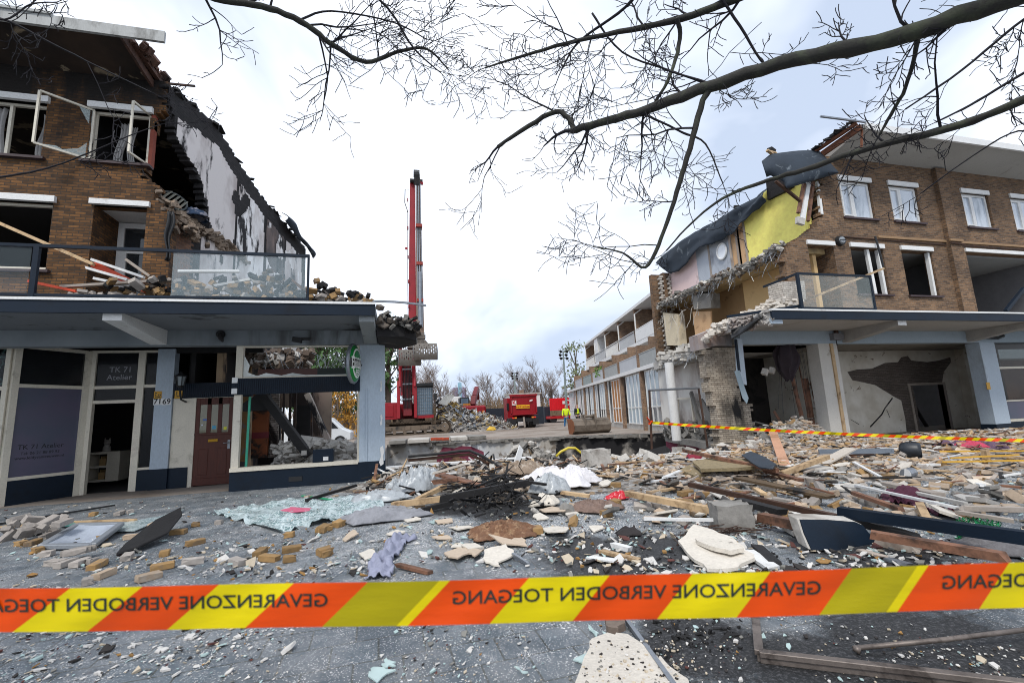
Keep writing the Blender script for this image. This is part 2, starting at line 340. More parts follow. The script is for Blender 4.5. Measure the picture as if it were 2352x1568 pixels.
MB().prism([P0+dd*s+V((0, 0, z))-V((0, .012, 0)) for s, z in pk], V((0, .008, 0))).build('paint_patch', m_pk, bw, label='maroon painted patch')
cap = MB()
for i in range(46):
    x = -.4+i*.33; y = interp(x, PITB); h = rnd.uniform(.05, .22)
    cap.obox((x, y+.05+rnd.uniform(-.12, .1), -h/2-.02), (rnd.uniform(.3, .6), rnd.uniform(.3, .5), h), ROT(rnd.uniform(-.1, .1), rnd.uniform(-.1, .1), rnd.uniform(-.3, .3)))
cap.build('broken_edge', M_conc(), bw)
# ------------------------------------------------------------------ LEFT BUILDING
YW, YC, YR = 12.3, 10.2, 13.9      # brick front, canopy edge, recessed shop front
LB = thing('apartment_building', 'ochre brick apartment block over shops with burnt, torn open end beside the red excavator', 'building', (-9, 12.3, 0))
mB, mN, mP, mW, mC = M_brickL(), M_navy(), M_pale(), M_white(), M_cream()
outL = [(4.0, -5.27), (5.0, -5.27), (6.1, -5.27), (6.81, -5.38), (7.05, -5.6), (7.26, -5.67), (7.5, -5.86), (7.68, -5.95), (7.95, -5.95), (9.35, -5.9), (9.5, -5.74), (9.9, -5.55), (10.25, -5.6), (10.4, -5.7)]
WL = [(-9.55, -8.1, 7.95, 9.36), (-7.2, -5.96, 7.97, 9.36), (-9.55, -7.75, 5.2, 6.84), (-6.95, -5.87, 3.9, 6.86)]
def fillL(x, z):
    k = int(z/.075); e = interp(z, outL)+(.1*math.floor(n1(k*.7, 3.3)*2.2) if z > 6.6 else 0)
    if x > e: return False
    return not any(a < x < b and c < z < d for a, b, c, d in WL)
xs = merge(steps(-14, -8, .5), steps(-8, -5, .1075), [w_[0] for w_ in WL]+[w_[1] for w_ in WL]); zs = merge(steps(3.98, 10.4, .0755), [w_[2] for w_ in WL]+[w_[3] for w_ in WL])
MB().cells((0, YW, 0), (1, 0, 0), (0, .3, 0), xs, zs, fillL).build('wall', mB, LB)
# door recess on the first floor
rc = MB(); rc.box((-7.05, YW+.3, 3.98), (-6.95, YW+1.1, 6.86)); rc.box((-5.87, YW+.3, 3.98), (-5.77, YW+1.1, 6.86))
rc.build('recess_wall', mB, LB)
dr = MB(); y = YW+1.0
for a in ((-6.94, -6.8, 3.98, 6.84), (-5.98, -5.88, 3.98, 6.84), (-6.8, -5.98, 6.7, 6.84), (-6.8, -5.98, 6.02, 6.12), (-6.8, -6.72, 3.98, 6.02), (-6.06, -5.98, 3.98, 6.02), (-6.72, -6.06, 3.98, 4.6)): dr.box((a[0], y, a[2]), (a[1], y+.08, a[3]))
dd_ = dr.build('balcony_door', mW, LB); MB().box((-6.8, y+.04, 4.6), (-5.98, y+.05, 6.7)).build('pane', glassy('dark_glass', (.03, .035, .04), .9), dd_)
MB().box((-6.95, YW+.31, 6.862), (-5.87, YW+1.1, 6.95)).build('recess_ceiling', mW, LB)
# rooms behind the windows
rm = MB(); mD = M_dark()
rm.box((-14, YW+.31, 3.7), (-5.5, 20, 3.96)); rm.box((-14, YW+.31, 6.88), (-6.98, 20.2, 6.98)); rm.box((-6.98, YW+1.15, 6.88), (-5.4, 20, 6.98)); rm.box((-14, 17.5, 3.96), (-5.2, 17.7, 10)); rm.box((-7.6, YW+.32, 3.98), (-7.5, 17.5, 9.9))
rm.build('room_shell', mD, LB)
# eaves and roof: mono pitch, highest at the front
rf = MB(); rf.prism([(-14, 10.98, 10.42), (-14, YW+.4, 10.24), (-14, 20.6, 8.85), (-14, 20.6, 9.1), (-14, YW+.4, 10.5), (-14, 11.0, 10.62)], (7.95, 0, 0))
t = NT('sooty_soffit_boards'); c = t.mix(t.ramp(t.noise(.8, 6, .65), .35, .68), lin('#15100e'), lin('#3c2d22')); c = t.mix(t.ramp(t.noise(1.0, 6, .6, dist=.8, vec=t.n('ShaderNodeMapping', {'Vector': t.pos(), 'Location': (4.2, 0, 0)}).outputs[0]), .60, .63), c, lin('#8a7c66'))
rf.build('roof', t.fin(c, .9), LB)
ff = MB(); ff.box((-14, 10.9, 10.33), (-5.15, 10.97, 10.6)); ff.box((-14, 10.86, 10.6), (-7.3, 11.1, 10.66)); ff.build('fascia', paint('weathered_fascia', '#9b9d9b', .6, var=.15, sc=1.2, dirt='#4e4d4a', dt=(.5, .68), dsc=1.6, stretch=(1, 1, .3)), LB)
tb = MB(); tb.bar((-6.02, 11.0, 10.42), (-5.98, YW+.1, 10.2), .06, .2); tb.bar((-5.95, 11.3, 10.5), (-5.85, YW+.4, 10.34), .1, .1); tb.bar((-5.7, YW+.1, 10.34), (-5.15, YW+.3, 10.5), .05, .04)
for i in range(22): tb.obox((-5.95+rnd.uniform(-.12, .2), 11.3+i*.06, 10.5+rnd.uniform(0, .1)), [rnd.uniform(.05, .25) for _ in range(3)], ROT(rnd.random(), rnd.random(), rnd.random()))
tb.build('rafter', paint('scorched_rafter', '#4d3226', .8, var=.3, sc=4, dirt='#161314', dt=(.45, .65)), LB)
# windows
def curtain(par, x, y, z0, z1_, w_, seed, m):
    r = random.Random(seed); ph = r.random()*6
    MB().grid(lambda u, v: V((x+w_*(u-.5)*(1-.25*sin(v*3))+.05*sin(v*5+ph), y+.05*sin(u*22+ph)+.03*sin(v*6), z1_+(z0-z1_)*v)), 18, 10).build('curtain', m, par, True)
mCur = paint('grimy_net_curtain', '#a9a7a5', .9, var=.2, sc=4, dirt='#5b5552', dt=(.55, .7))
def frame_bars(mb, x0, x1, z0, z1_, y, w_=.06, t=.07, mul=()):
    mb.box((x0, y, z0), (x0+w_, y+t, z1_)); mb.box((x1-w_, y, z0), (x1, y+t, z1_)); mb.box((x0+w_, y, z0), (x1-w_, y+t, z0+w_)); mb.box((x0+w_, y, z1_-w_), (x1-w_, y+t, z1_))
    for m in mul: mb.box((m-w_/2, y, z0+w_), (m+w_/2, y+t, z1_-w_))
def sash(par, hinge, ang, w_, z0, z1_, m, shard=True):
    """a casement swung out round its hinge"""
    d = V((cos(ang), sin(ang), 0)); h = V(hinge); b = MB(); f = .045
    P = lambda s, z: h+d*s+V((0, 0, z))
    for a, c in ((P(0, z0), P(0, z1_)), (P(w_, z0), P(w_, z1_))): b.bar(a, c, f, f)
    for a, c in ((P(0, z0), P(w_, z0)), (P(0, z1_), P(w_, z1_))): b.bar(a, c, f, f)
    o = b.build('casement', m, par)
    if shard:
        s = MB(); n_ = V((-d.y, d.x, 0))*.004
        s.prism([P(.02, z0+.02), P(w_*.9, z0+.02), P(w_*.62, z0+.09), P(w_*.5, z0+.05), P(w_*.22, z0+.2), P(.02, z0+.5)], n_); s.prism([P(.02, z1_-.02), P(.02, z1_-.5), P(w_*.3, z1_-.02)], n_)
        s.build('broken_pane', M_glass(), o)
for i, (x0, x1, z0, z1_) in enumerate(WL[:3]):
    b = MB(); frame_bars(b, x0, x1, z0+.05, z1_, YW+.12, .06, .07, () if i else (-8.86,))
    wn = b.build('window', mC, LB)
    MB().box((x0-.1, YW-.1, z0-.06), (x1+.1, YW+.12, z0)).build('sill', paint('purple_brick_sill', '#3a2a2c', .6), wn)
    MB().box((x0-.06, YW-.09, z1_), (x1+.06, YW+.1, z1_+.15)).build('shutter_box', mW, wn)
    if i == 0: curtain(wn, -8.28, YW+.35, z0, z1_-.1, .3, 3, mCur); curtain(wn, -9.25, YW+.3, z0, z1_-.05, .45, 5, mCur)
    if i == 1:
        sash(wn, (-7.17, YW+.05, 0), radians(180+38), .95, z0+.06, z1_-.03, mC); sash(wn, (-6.0, YW+.1, 0), radians(180+76), .55, z0+.08, z1_+.02, mC, False)
        curtain(wn, -6.72, YW+.4, z0-.05, z1_-.1, .26, 8, mCur); curtain(wn, -6.55, YW+.5, z0+.1, z1_-.12, .18, 9, mCur)
        MB().box((-5.95, YW+.02, z0), (-5.87, YW+.16, z1_)).build('jamb', paint('scorched_red_jamb', '#7c3a2a', .8, var=.3), wn)
MB().box((-7.02, YW-.09, 6.86), (-5.8, YW+.1, 6.99)).build('lintel', mW, LB)
# burnt party wall, running back from the front
PA, PD = V((-5.5, 12.6, 0)), V((sin(radians(12.8)), cos(radians(12.8)), 0)); PN = V((cos(radians(12.8)), -sin(radians(12.8)), 0))
def sy(y): return (y-12.6)/PD.y
top = [(sy(a), b) for a, b in ((12.2, 10.28), (12.45, 10.12), (13.2, 10.32), (14.2, 10.38), (15.3, 9.92), (16.65, 9.5), (18.5, 9.2), (20.25, 8.95))]
edge = [(6.98, sy(14.2)), (7.1, sy(14.1)), (8.23, sy(13.62)), (8.58, sy(13.28)), (8.71, sy(12.92)), (9.0, sy(12.55)), (9.46, sy(12.46)), (9.7, sy(12.3)), (10.5, sy(12.2))]
def fillP(s, z):
    k = math.floor(z/.0755)
    if z > interp(s, top)+.07*n1(s*3, 5): return False
    if z > 6.98: return s > interp(z, edge)+.06*(k % 2)+.09*n1(k*.6, 1.2)
    return s > .0 and s < sy(20.3)
MB().cells(PA, PD, -PN*.24, steps(-.5, 7.95, .1), steps(3.98, 10.5, .0755), fillP).build('party_wall', M_brickD(), LB)
# plaster on it, pieces of their own outline: 12 mm proud of the brick
def plaster_mat(name, base, soot='#1d1b1e', thr=(.50, .56), sc=1.1, brown='#8f7a70'):
    t = NT(name); f = t.noise(sc, 7, .64, dist=.25, stretch=(1, 1.1, .38)); c = t.mix(t.ramp(t.noise(.9, 5, .6, stretch=(1, 1, .5)), .45, .7), lin(base), lin(brown))
    c = t.mix(t.ramp(f, *thr), c, lin(soot)); t.bump(t.noise(9, 5, .7), .3); return t.fin(c, .85)
mPl = plaster_mat('scorched_white_plaster', '#f0efee', thr=(.55, .6), sc=1.5); mPl2 = plaster_mat('scorched_brown_plaster', '#d6d0cd', thr=(.54, .6), brown='#8d7f7c')
def strips(name, m, s0, s1, cover, seed, th=.014):
    """plaster left on the wall, its outline eaten away"""
    def fl(s, z):
        if z > interp(s, top)-.62-.1*n1(s*2, seed): return False
        if s < interp(z, edge)+.12+.12*n1(z*2, seed) and z > 6.98: return False
        if z < 7.0 and s < .95+.1*n1(z*3, 4): return False
        e = min(s-s0, s1-s); return e > .05*n1(z*2.2, seed)+.02 and n1(s*1.1+seed, z*.75, 2)+.45*n1(s*2.6+seed, z*1.7, 6) < cover+.5*max(0, .5-abs(z-6.9))
    return MB().cells(PA+PN*th, PD, -PN*(th-.002), steps(max(0, s0), s1, .06), steps(4.0, 10.2, .06), fl).build(name, m, LB)
strips('plaster', mPl2, -.2, 1.28, .12, 3); strips('plaster', mPl2, 1.2, 2.72, .5, 8, .018); strips('plaster', mPl, 2.86, 4.5, .62, 15, .016); strips('plaster', plaster_mat('dark_plaster', '#5a5454', thr=(.45, .6)), 4.62, 6.0, .6, 21, .012); strips('plaster', mPl, 4.7, 7.3, -.02, 33, .02); strips('plaster', mPl2, 6.1, 7.6, .4, 41, .012)
MB().cells(PA+PN*.02, PD, -PN*.019, steps(0, 1.0, .1), steps(3.98, 6.7, .0755), lambda s, z: s < .95-.1*(int(z/.0755) % 2)).build('brick_return', brick('brown_return_brick', '#7d5a44', '#553b30', '#5f564e'), LB)
# torn floor edge along the party wall, and the rubble at its mouth
fe = MB()
for i in range(420):
    s = rnd.uniform(.1, 3.2) if i < 320 else rnd.uniform(0, 7.6); q = PA+PD*s+PN*rnd.uniform(-.25, .12); h = rnd.uniform(.03, .1)
    fe.obox((q.x, q.y, 6.86+rnd.uniform(-.1, .16)-(.1 if i > 320 else 0)), (rnd.uniform(.05, .2), rnd.uniform(.05, .24), h), ROT(rnd.uniform(-.5, .5), rnd.uniform(-.5, .5), rnd.uniform(0, 3)))
for i in range(70):
    z = rnd.uniform(6.5, 7.5); fe.obox((interp(z, outL)+rnd.uniform(-.06, .3)+.25*(7-z if z < 7 else 0), YW+rnd.uniform(.02, 1.3), z-.15), (rnd.uniform(.08, .22), .1, rnd.uniform(.05, .1)), ROT(rnd.uniform(-.4, .4), rnd.uniform(-.4, .4), rnd.uniform(0, 3)))
fe.build('broken_floor_edge', paint('crumbled_mortar', '#8a7a6a', .95, var=.45, sc=4, dirt='#3a3330', dt=(.5, .66)), LB)
rp = MB()
for i in range(46):   # charred slates and laths left on the slope
    s = rnd.uniform(-.3, 7.6); z = interp(s, top); q = PA+PD*s-PN*rnd.uniform(-.04, .24)
    rp.obox((q.x, q.y, z+rnd.uniform(-.04, .08)), (rnd.uniform(.08, .2), rnd.uniform(.1, .4), rnd.uniform(.02, .07)), ROT(rnd.uniform(-.3, .3), rnd.uniform(-.5, .5), rnd.uniform(-.5, .5)))
rp.build('charred_roof_edge', M_char(), LB)
fl = MB(); fpts = [(sy(18.0), 9.45), (sy(18.6), 9.5), (sy(19.3), 9.1), (sy(20.0), 8.9), (sy(20.5), 9.0)]
fl.grid(lambda u, v: PA+PD*(fpts[0][0]+u*(fpts[-1][0]-fpts[0][0]))+V((0, 0, interp(fpts[0][0]+u*(fpts[-1][0]-fpts[0][0]), fpts)-.55*v*(.6+.4*sin(u*7))))+PN*(.1+.25*sin(v*2.6)+.05*sin(u*9)), 16, 8)
fl.build('roofing_felt', M_felt(), LB, True, solid=.02)
# canopy over the pavement
cz0, cz1 = 3.76, 3.98
cb = MB(); cb.box((-14, YC+.06, cz0+.03), (-.43, YR+.2, cz1)); cb.build('canopy', paint('stained_white_soffit', '#70757a', .8, var=.12, sc=.7, dirt='#1c1a17', dt=(.57, .66), dsc=.8), LB)
cf = MB(); cf.box((-14, YC, cz0), (-.43, YC+.06, 4.0)); cfo = cf.build('canopy_fascia', mN, LB); MB().box((-14, YC-.025, 4.0), (-.43, YC+.07, 4.05)).build('drip_edge', mW, cfo)
t = NT('soot_streaked_beam'); f = t.noise(1.4, 7, .62, dist=.3, stretch=(1.6, 1, .25)); c = t.mix(t.ramp(t.noise(.8, 4), .3, .7), lin('#6f767b'), lin('#8a9195'))
sx_ = t.n('ShaderNodeSeparateXYZ', {0: t.pos()}).outputs[0]; near = t.n('ShaderNodeMapRange', {'Value': sx_, 'From Min': -6, 'From Max': -1.5}).outputs[0]
c = t.mix(t.mul(t.ramp(f, .46, .66), near), c, lin('#35322f')); mBeam = t.fin(c, .8)
bm_ = MB(); bm_.box((-14, YW-.12, 3.43), (-.43, YW+.16, cz0+.028)); bm_.build('beam', mBeam, LB)
for x in (-5.35, -.62, -10.4):
    MB().prism([(x-.16, YC+.12, cz0+.028), (x-.16, YC+.12, cz0-.12), (x-.16, YW-.12, 3.45), (x-.16, YW-.12, cz0+.028)], (.32, 0, 0)).build('bracket', paint('sooty_bracket', '#8a8f91', .8, var=.15, dirt='#262423', dt=(.55, .7)) if x > -1 else mW, LB)
bc = MB()
for i in range(260): k = rnd.random(); bc.obox((-.4+k*.95, YC+.75+rnd.uniform(0, 2.0), 3.72+rnd.uniform(-.12, .42-.3*k)), [rnd.uniform(.04, .2) for _ in range(2)]+[rnd.uniform(.03, .12)], ROT(rnd.uniform(-.6, .6), rnd.uniform(-.6, .6), rnd.uniform(0, 3)), rnd.choice((0, 1, 2)))
bc.prism([(-.42, YC+.8, 3.42), (.2, YC+.95, 3.45), (.5, YC+1.3, 3.4), (.55, YW+.1, 3.45), (.1, YW+.5, 3.4), (-.42, YW+.5, 3.43)], (0, 0, .26))
bc.build('torn_canopy_end', [M_soot(), paint('sooty_rubble', '#5d554d', .95, var=.35, sc=5), M_conc()], LB)
# pillar at the broken corner
pl = MB(); pl.box((-.9, YW-.02, .48), (-.28, YW+.5, 3.43)); po = pl.build('pillar', mP, LB)
MB().box((-.92, YW-.035, 0), (-.27, YW+.51, .48)).build('plinth', mN, po); MB().box((-.74, YW-.05, .49), (-.71, YW-.02, 2.3)).build('cover_strip', mP, po)
for z, w_, h in ((.35, .09, .5), (1.35, .05, .28), (2.2, .035, .3)):
    MB().prism([(-.38+w_*a, YW-.04, z+h*b) for a, b in ((0, 0), (.8, .1), (.7, .5), (1, .7), (.6, 1), (-.2, .9), (.1, .5), (-.4, .2))], (0, .012, 0)).build('peeling_patch', mW, po)
b = MB(); b.box((-.26, YW+.02, -.3), (3.6, YW+.22, .26)); o = b.build('pit_front_plinth', mN, LB); MB().box((-.26, YW, .26), (3.6, YW+.24, .31)).build('sill', mW, o)
# cafe window bay
X0, X1 = -3.78, -.9
b = MB(); b.box((X0, YW, 0), (X1-.02, YW+.25, .44)); b.box((X0, YW+.25, 0), (X0+.2, YR, .44)); cp = b.build('plinth', mN, LB)
MB().box((-2.5, YW-.012, .13), (-2.2, YW, .24)).build('vent_grille', M_black(), cp)
b = MB(); b.box((X0, YW-.03, .44), (X1, YW+.28, .53)); b.box((X0+.02, YW, .53), (X0+.17, YW+.14, 3.43)); b.box((X1-.05, YW+.02, .53), (X1-.001, YW+.12, 3.43)); b.box((X0+.17, YW+.02, 3.39), (X1-.05, YW+.12, 3.43)); b.box((X0+.17, YW+.02, 2.62), (X1-.05, YW+.12, 2.67))
sf = b.build('shop_window', mC, LB)
b = MB(); b.prism([(X0+.17, YW+.06, 2.67), (X1-.06, YW+.06, 2.67), (X1-.1, YW+.06, 2.76), (X1-.25, YW+.06, 2.69), (-2.2, YW+.06, 2.69), (-2.5, YW+.06, 2.75), (-2.75, YW+.06, 2.69), (-3.1, YW+.06, 2.76), (-3.3, YW+.06, 2.69), (-3.5, YW+.06, 2.78), (-3.47, YW+.06, 2.95), (-3.6, YW+.06, 3.2)], (0, .006, 0))
b.build('broken_pane', glassy('shop_glass', (.8, .85, .82), .6), sf)
b = MB(); b.box((X0-.02, YW-.05, 2.24), (X1+.01, YW-.005, 2.63))
for i in range(60): x = X0+.02+i*.0462; b.box((x, YW-.066, 2.25), (x+.022, YW-.05, 2.62))
b.build('sign_band', mN, LB)
for z in (2.26, 2.52): MB().box((X0-.02, YW-.085, z), (X0+.1, YW-.066, z+.13)).build('junction_box', mW, LB)
# recessed fronts: the cafe door and the studio
def r2(x, y): p = onY(*z2(x, y), YR); return p.x, p.z
xa = r2(1040, 1100)[0]; xb = r2(1240, 1100)[0]; zt = 2.28
b = MB(); b.box((xa-.1, YR, 0), (xa, YR+.1, zt+.08)); b.box((xb, YR, 0), (xb+.1, YR+.1, zt+.08)); b.box((xa, YR, zt), (xb, YR+.1, zt+.08)); b.build('door_frame', mC, LB)
mDoor = paint('mahogany_door', '#4a1c0c', .6, var=.3, sc=5, stretch=(6, 6, .5), bump=.1)
b = MB(); b.box((xa, YR+.02, .02), (xb, YR+.06, 1.32)); dw = (xb-xa); st = .1
for k in range(4): x = xa+k*(dw-st)/3; b.box((x, YR+.02, 1.32), (x+st, YR+.06, zt))
b.box((xa+st, YR+.02, 2.1), (xb-st, YR+.06, zt)); b.box((xa, YR, 1.3), (xb, YR+.02, 1.36)); b.box((xa, YR+.005, 0.02), (xb, YR+.02, .2))
for k in range(2): b.box((xa+.12+k*dw/2, YR+.008, .28), (xa+.34+k*dw/2, YR+.02, .95))
do = b.build('door', mDoor, LB, bevel=.006)
MB().box((xa+st, YR+.035, 1.36), (xb-st, YR+.045, 2.1)).build('glass', glassy('door_glass', (.2, .19, .12), .8), do)
MB().box((xa+.33, YR, 1.12), (xb-.33, YR+.015, 1.19)).build('letterbox', paint('brass', '#8c6a1e', .3, .8), do)
b = MB(); b.box((xb-.09, YR-.004, .92), (xb-.03, YR+.018, 1.15)); b.tube([(xb-.06, YR, 1.08), (xb-.06, YR-.05, 1.08), (xb-.18, YR-.05, 1.075)], .011); b.build('handle', M_steel(), do)
for (u, v, w_, h, cc) in ((.25, 1.68, .1, .045, '#2b5aa8'), (.5, 1.45, .09, .09, '#3c8fae'), (.8, 1.42, .07, .08, '#c9c928'), (.18, 1.55, .04, .04, '#b9bcc8'), (.36, 1.66, .035, .035, '#b9bcc8'), (.66, 1.68, .035, .035, '#b9bcc8')):
    MB().box((xa+u*dw-w_/2, YR+.028, v), (xa+u*dw+w_/2, YR+.033, v+h)).build('sticker', plain('sticker'+cc, cc, .4), do)
x7, x8, x9 = r2(828, 1000)[0], r2(922, 1000)[0], xa-.1
b = MB(); b.box((x7, YR-.06, .51), (x8, YR+.2, 3.6)); co = b.build('column', mP, LB); MB().box((x7, YR-.075, 0), (x8+.01, YR+.2, .51)).build('plinth', mN, co)
b = MB(); b.box((x8+.01, YR, .51), (x9, YR+.08, 2.285)); b.build('side_panel', mC, LB); MB().box((x8+.012, YR-.02, 0), (x9, YR+.08, .51)).build('plinth', mN, LB)
b = MB(); b.box((x8+.01, YR-.03, 2.29), (X0-.02, YR+.05, 2.68))
for i in range(52): x = x8+.02+i*.0462; b.box((x, YR-.046, 2.3), (x+.022, YR-.03, 2.67)) if x < X0-.06 else None
b.build('sign_band', mN, LB)
b = MB(); b.box((r2(1030, 800)[0]-.05, YR+.02, 2.68), (r2(1030, 800)[0]+.05, YR+.1, 3.6)); b.box((x8, YR, 3.5), (X0+.2, YR+.12, 3.76)); b.build('burnt_transom', M_char(), LB)
# number plates and meter stickers
for tx, (px, py) in (('71', (850, 968)), ('69', (897, 968))):
    p = V((*r2(px, py)[:1], YR-.075, r2(px, py)[1])); pt = MB().box((p.x-.1, p.y, p.z-.085), (p.x+.1, p.y+.014, p.z+.085)).build('number_plate', mW, LB)
    letters('number', tx, p+V((0, -.002, 0)), (1, 0, 0), (0, 0, 1), .19, M_black(), pt, .004)
for px, py, yy in ((850, 933, YR-.075), (958, 930, YR-.055)):
    x, z = r2(px, py); so_ = MB().box((x-.085, yy, z-.1), (x+.085, yy+.014, z+.1)).build('meter_sticker', plain('yellow_sticker', '#c08f14'), LB)
    b = MB(); [b.box((x-.06+.035*(i % 4), yy-.002, z-.06+.05*(i//4)), (x-.04+.035*(i % 4)+.008*(i % 3), yy, z-.03+.05*(i//4))) for i in range(9) if i != 5]; b.build('marking', M_black(), so_)
# studio door (open, dark) with sidelight
xe0, xe1, xe2 = r2(470, 1100)[0], r2(720, 1100)[0], x7
b = MB(); zt1, zt2, zt3 = r2(620, 965)[1], r2(620, 890)[1], 3.52
for x in (xe0-.12, xe1-.04): b.box((x, YR, 0), (x+.16, YR+.12, zt3))
b.box((xe0+.04, YR+.02, zt1-.05), (xe1-.04, YR+.1, zt1+.03)); b.box((xe0+.04, YR+.02, zt2-.04), (xe1-.04, YR+.1, zt2+.04)); b.box((xe0-.12, YR+.005, zt3), (xe2, YR+.12, zt3+.06))
b.box((xe1+.12, YR+.02, .51), (xe2, YR+.12, .57)); b.box((xe1+.12, YR+.02, zt2-.03), (xe2, YR+.1, zt2+.05))
b.build('shop_frame', mC, LB); MB().box((xe1+.12, YR, 0), (xe2-.001, YR+.12, .51)).build('plinth', mN, LB)
mDG = glassy('dark_shop_glass', (.02, .022, .025), .6, .12); mDG.node_tree.nodes['Principled BSDF'].inputs['Specular IOR Level'].default_value = .18
b = MB(); b.box((xe0+.04, YR+.05, zt1+.03), (xe1-.04, YR+.056, zt2-.04)); b.box((xe0+.04, YR+.05, zt2+.04), (xe1-.04, YR+.056, zt3)); b.box((xe1+.12, YR+.05, .57), (xe2, YR+.056, zt3)); pn = b.build('pane', mDG, LB)
mLt = paint('pale_lettering', '#8a8a90', .6, var=.05)
for s, (px, py) in (('TK 71', (640, 797)), ('Atelier', (632, 838))):
    x, z = r2(px, py); letters('lettering', s, (x, YR+.046, z), (1, 0, 0), (0, 0, 1), .2, mLt, pn)
# splayed shop window with frosted film, and the window beside it
A0 = V((xe0-.12, YR, 0)); A1 = V((-8.36, 12.75, 0)); ad = (A1-A0).normalized(); al = (A1-A0).length; an = V((-ad.y, ad.x, 0)); an = an if an.y < 0 else -an
Q = lambda s, z, k=0: A0+ad*s+V((0, 0, z))+an*k
zf1, zf2 = zt2, 3.5
b = MB()
for s in (.03, al): b.bar(Q(s, 0), Q(s, zf2+.06), .12, .12, up=ad)
for z in (.56, zf1, zf2+.03): b.bar(Q(.05, z), Q(al, z), .08, .08)
b.build('shop_frame', mC, LB)
MB().prism([Q(0, 0, .05), Q(al, 0, .05), Q(al, 0, -.1), Q(0, 0, -.1)], (0, 0, .53)).build('plinth', mN, LB)
t = NT('frosted_film'); c = t.mix(t.ramp(t.noise(.8, 4, .5), .35, .65), lin('#444d5e'), lin('#574f65')); mFr = t.fin(c, .35)
fp_ = MB().prism([Q(.09, .6), Q(al-.06, .6), Q(al-.06, zf1-.04), Q(.09, zf1-.04)], an*.006).build('frosted_pane', mFr, LB)
MB().prism([Q(.09, zf1+.04), Q(al-.06, zf1+.04), Q(al-.06, zf2), Q(.09, zf2)], an*.006).build('pane', mDG, LB)
for s, z, sz in (('TK 71 Atelier', 1.24, .15), ('Tel: 06 21 88 89 93', 1.1, .09), ('www.leidyvanleeuwen.nl', 1.0, .09)):
    letters('lettering', s, Q(al*.56, z, .01), -ad, (0, 0, 1), sz, M_black(), fp_)
xl = -8.42
b = MB(); b.box((xl-.1, 12.67, .7), (xl-.01, 12.79, 3.46)); b.box((-12, 12.66, .6), (xl, 12.8, .7)); b.box((-12, 12.68, zf1-.1), (xl, 12.78, zf1-.02)); b.box((-12, 12.66, 3.46), (xl, 12.8, 3.56)); b.build('shop_frame', mC, LB)
MB().box((-12, 12.7, 0), (xl, 12.85, .6)).build('plinth', mN, LB)
b = MB(); b.box((-12, 12.72, .7), (xl, 12.726, 3.46))
t = NT('cracked_window_glass'); f = t.n('ShaderNodeTexVoronoi', {'Vector': t.n('ShaderNodeMapping', {'Vector': t.pos(), 'Scale': (2.2, 2.2, 1.2)}).outputs[0], 'Scale': 3.0}, feature='DISTANCE_TO_EDGE').outputs[0]
c = t.mix(t.ramp(f, .05, .0), lin('#14181a'), lin('#5c8884')); t.b.inputs['Alpha'].default_value = .4; b.build('cracked_pane', t.fin(c, .1), LB)
b = MB(); b.box((-12, 12.95, .72), (-8.5, 13.0, 2.1)); b.build('shop_display', paint('red_display', '#b8201a', .6, var=.5, sc=1.5, dirt='#8c8a88', dt=(.6, .62), dsc=1.1), LB)
# dark studio interior
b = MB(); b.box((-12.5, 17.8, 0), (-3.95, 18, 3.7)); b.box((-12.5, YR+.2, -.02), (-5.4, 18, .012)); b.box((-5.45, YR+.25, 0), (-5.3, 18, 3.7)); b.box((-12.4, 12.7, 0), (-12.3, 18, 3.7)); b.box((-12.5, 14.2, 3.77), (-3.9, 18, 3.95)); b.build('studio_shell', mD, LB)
q = lambda x, y: onY(*z2(x, y), 15.6); p0, p1, p2 = q(452, 1395), q(580, 1240), q(640, 1240); SH = thing('shelf_unit', 'white shelf unit with folded goods inside the open studio door', 'shelf', (p0.x, 15.6, 0)); b = MB(); zz = [p0.z, (p0.z+p1.z)/2, p1.z]
for z in zz: b.box((p0.x, 15.6, z-.03), (p2.x, 16.1, z+.03))
for x in (p0.x, p1.x-.03, p2.x-.04): b.box((x, 15.605, p0.z), (x+.05, 16.1, p1.z))
b.box((p1.x, 15.61, p0.z), (p2.x, 15.64, p1.z)); b.build('carcass', mC, SH)
for k, z in enumerate(zz[:2]): b = MB(); b.box((p0.x+.25, 15.7, z+.03), (p1.x-.1, 16, z+.22)); b.box((p0.x+.28, 15.7, z+.22), (p1.x-.2, 16, z+.28)); tag(b.build('folded_goods', paint('tan_goods', '#9a7f56', .9, var=.3, sc=9)), ('tan folded goods on the lower shelf inside the studio', 'tan folded goods on the upper shelf inside the studio')[k], 'goods')
b = MB(); c = V((q(540, 1240).x, 15.85, p1.z+.03)); b.tube([c, c+V((0, 0, .12)), c+V((0, 0, .2))], [.1, .09, .05], 10); b.tube([c+V((0, 0, .19)), c+V((0, 0, .26)), c+V((0, 0, .33))], [.06, .085, .04], 10); b.tube([c+V((-.05, 0, .3)), c+V((-.06, 0, .38))], [.03, .008], 5); b.tube([c+V((.05, 0, .3)), c+V((.06, 0, .38))], [.03, .008], 5); tag(b.build('animal_figurine', M_conl(), None, True), 'pale eared animal figurine standing on the white shelf unit', 'figurine')
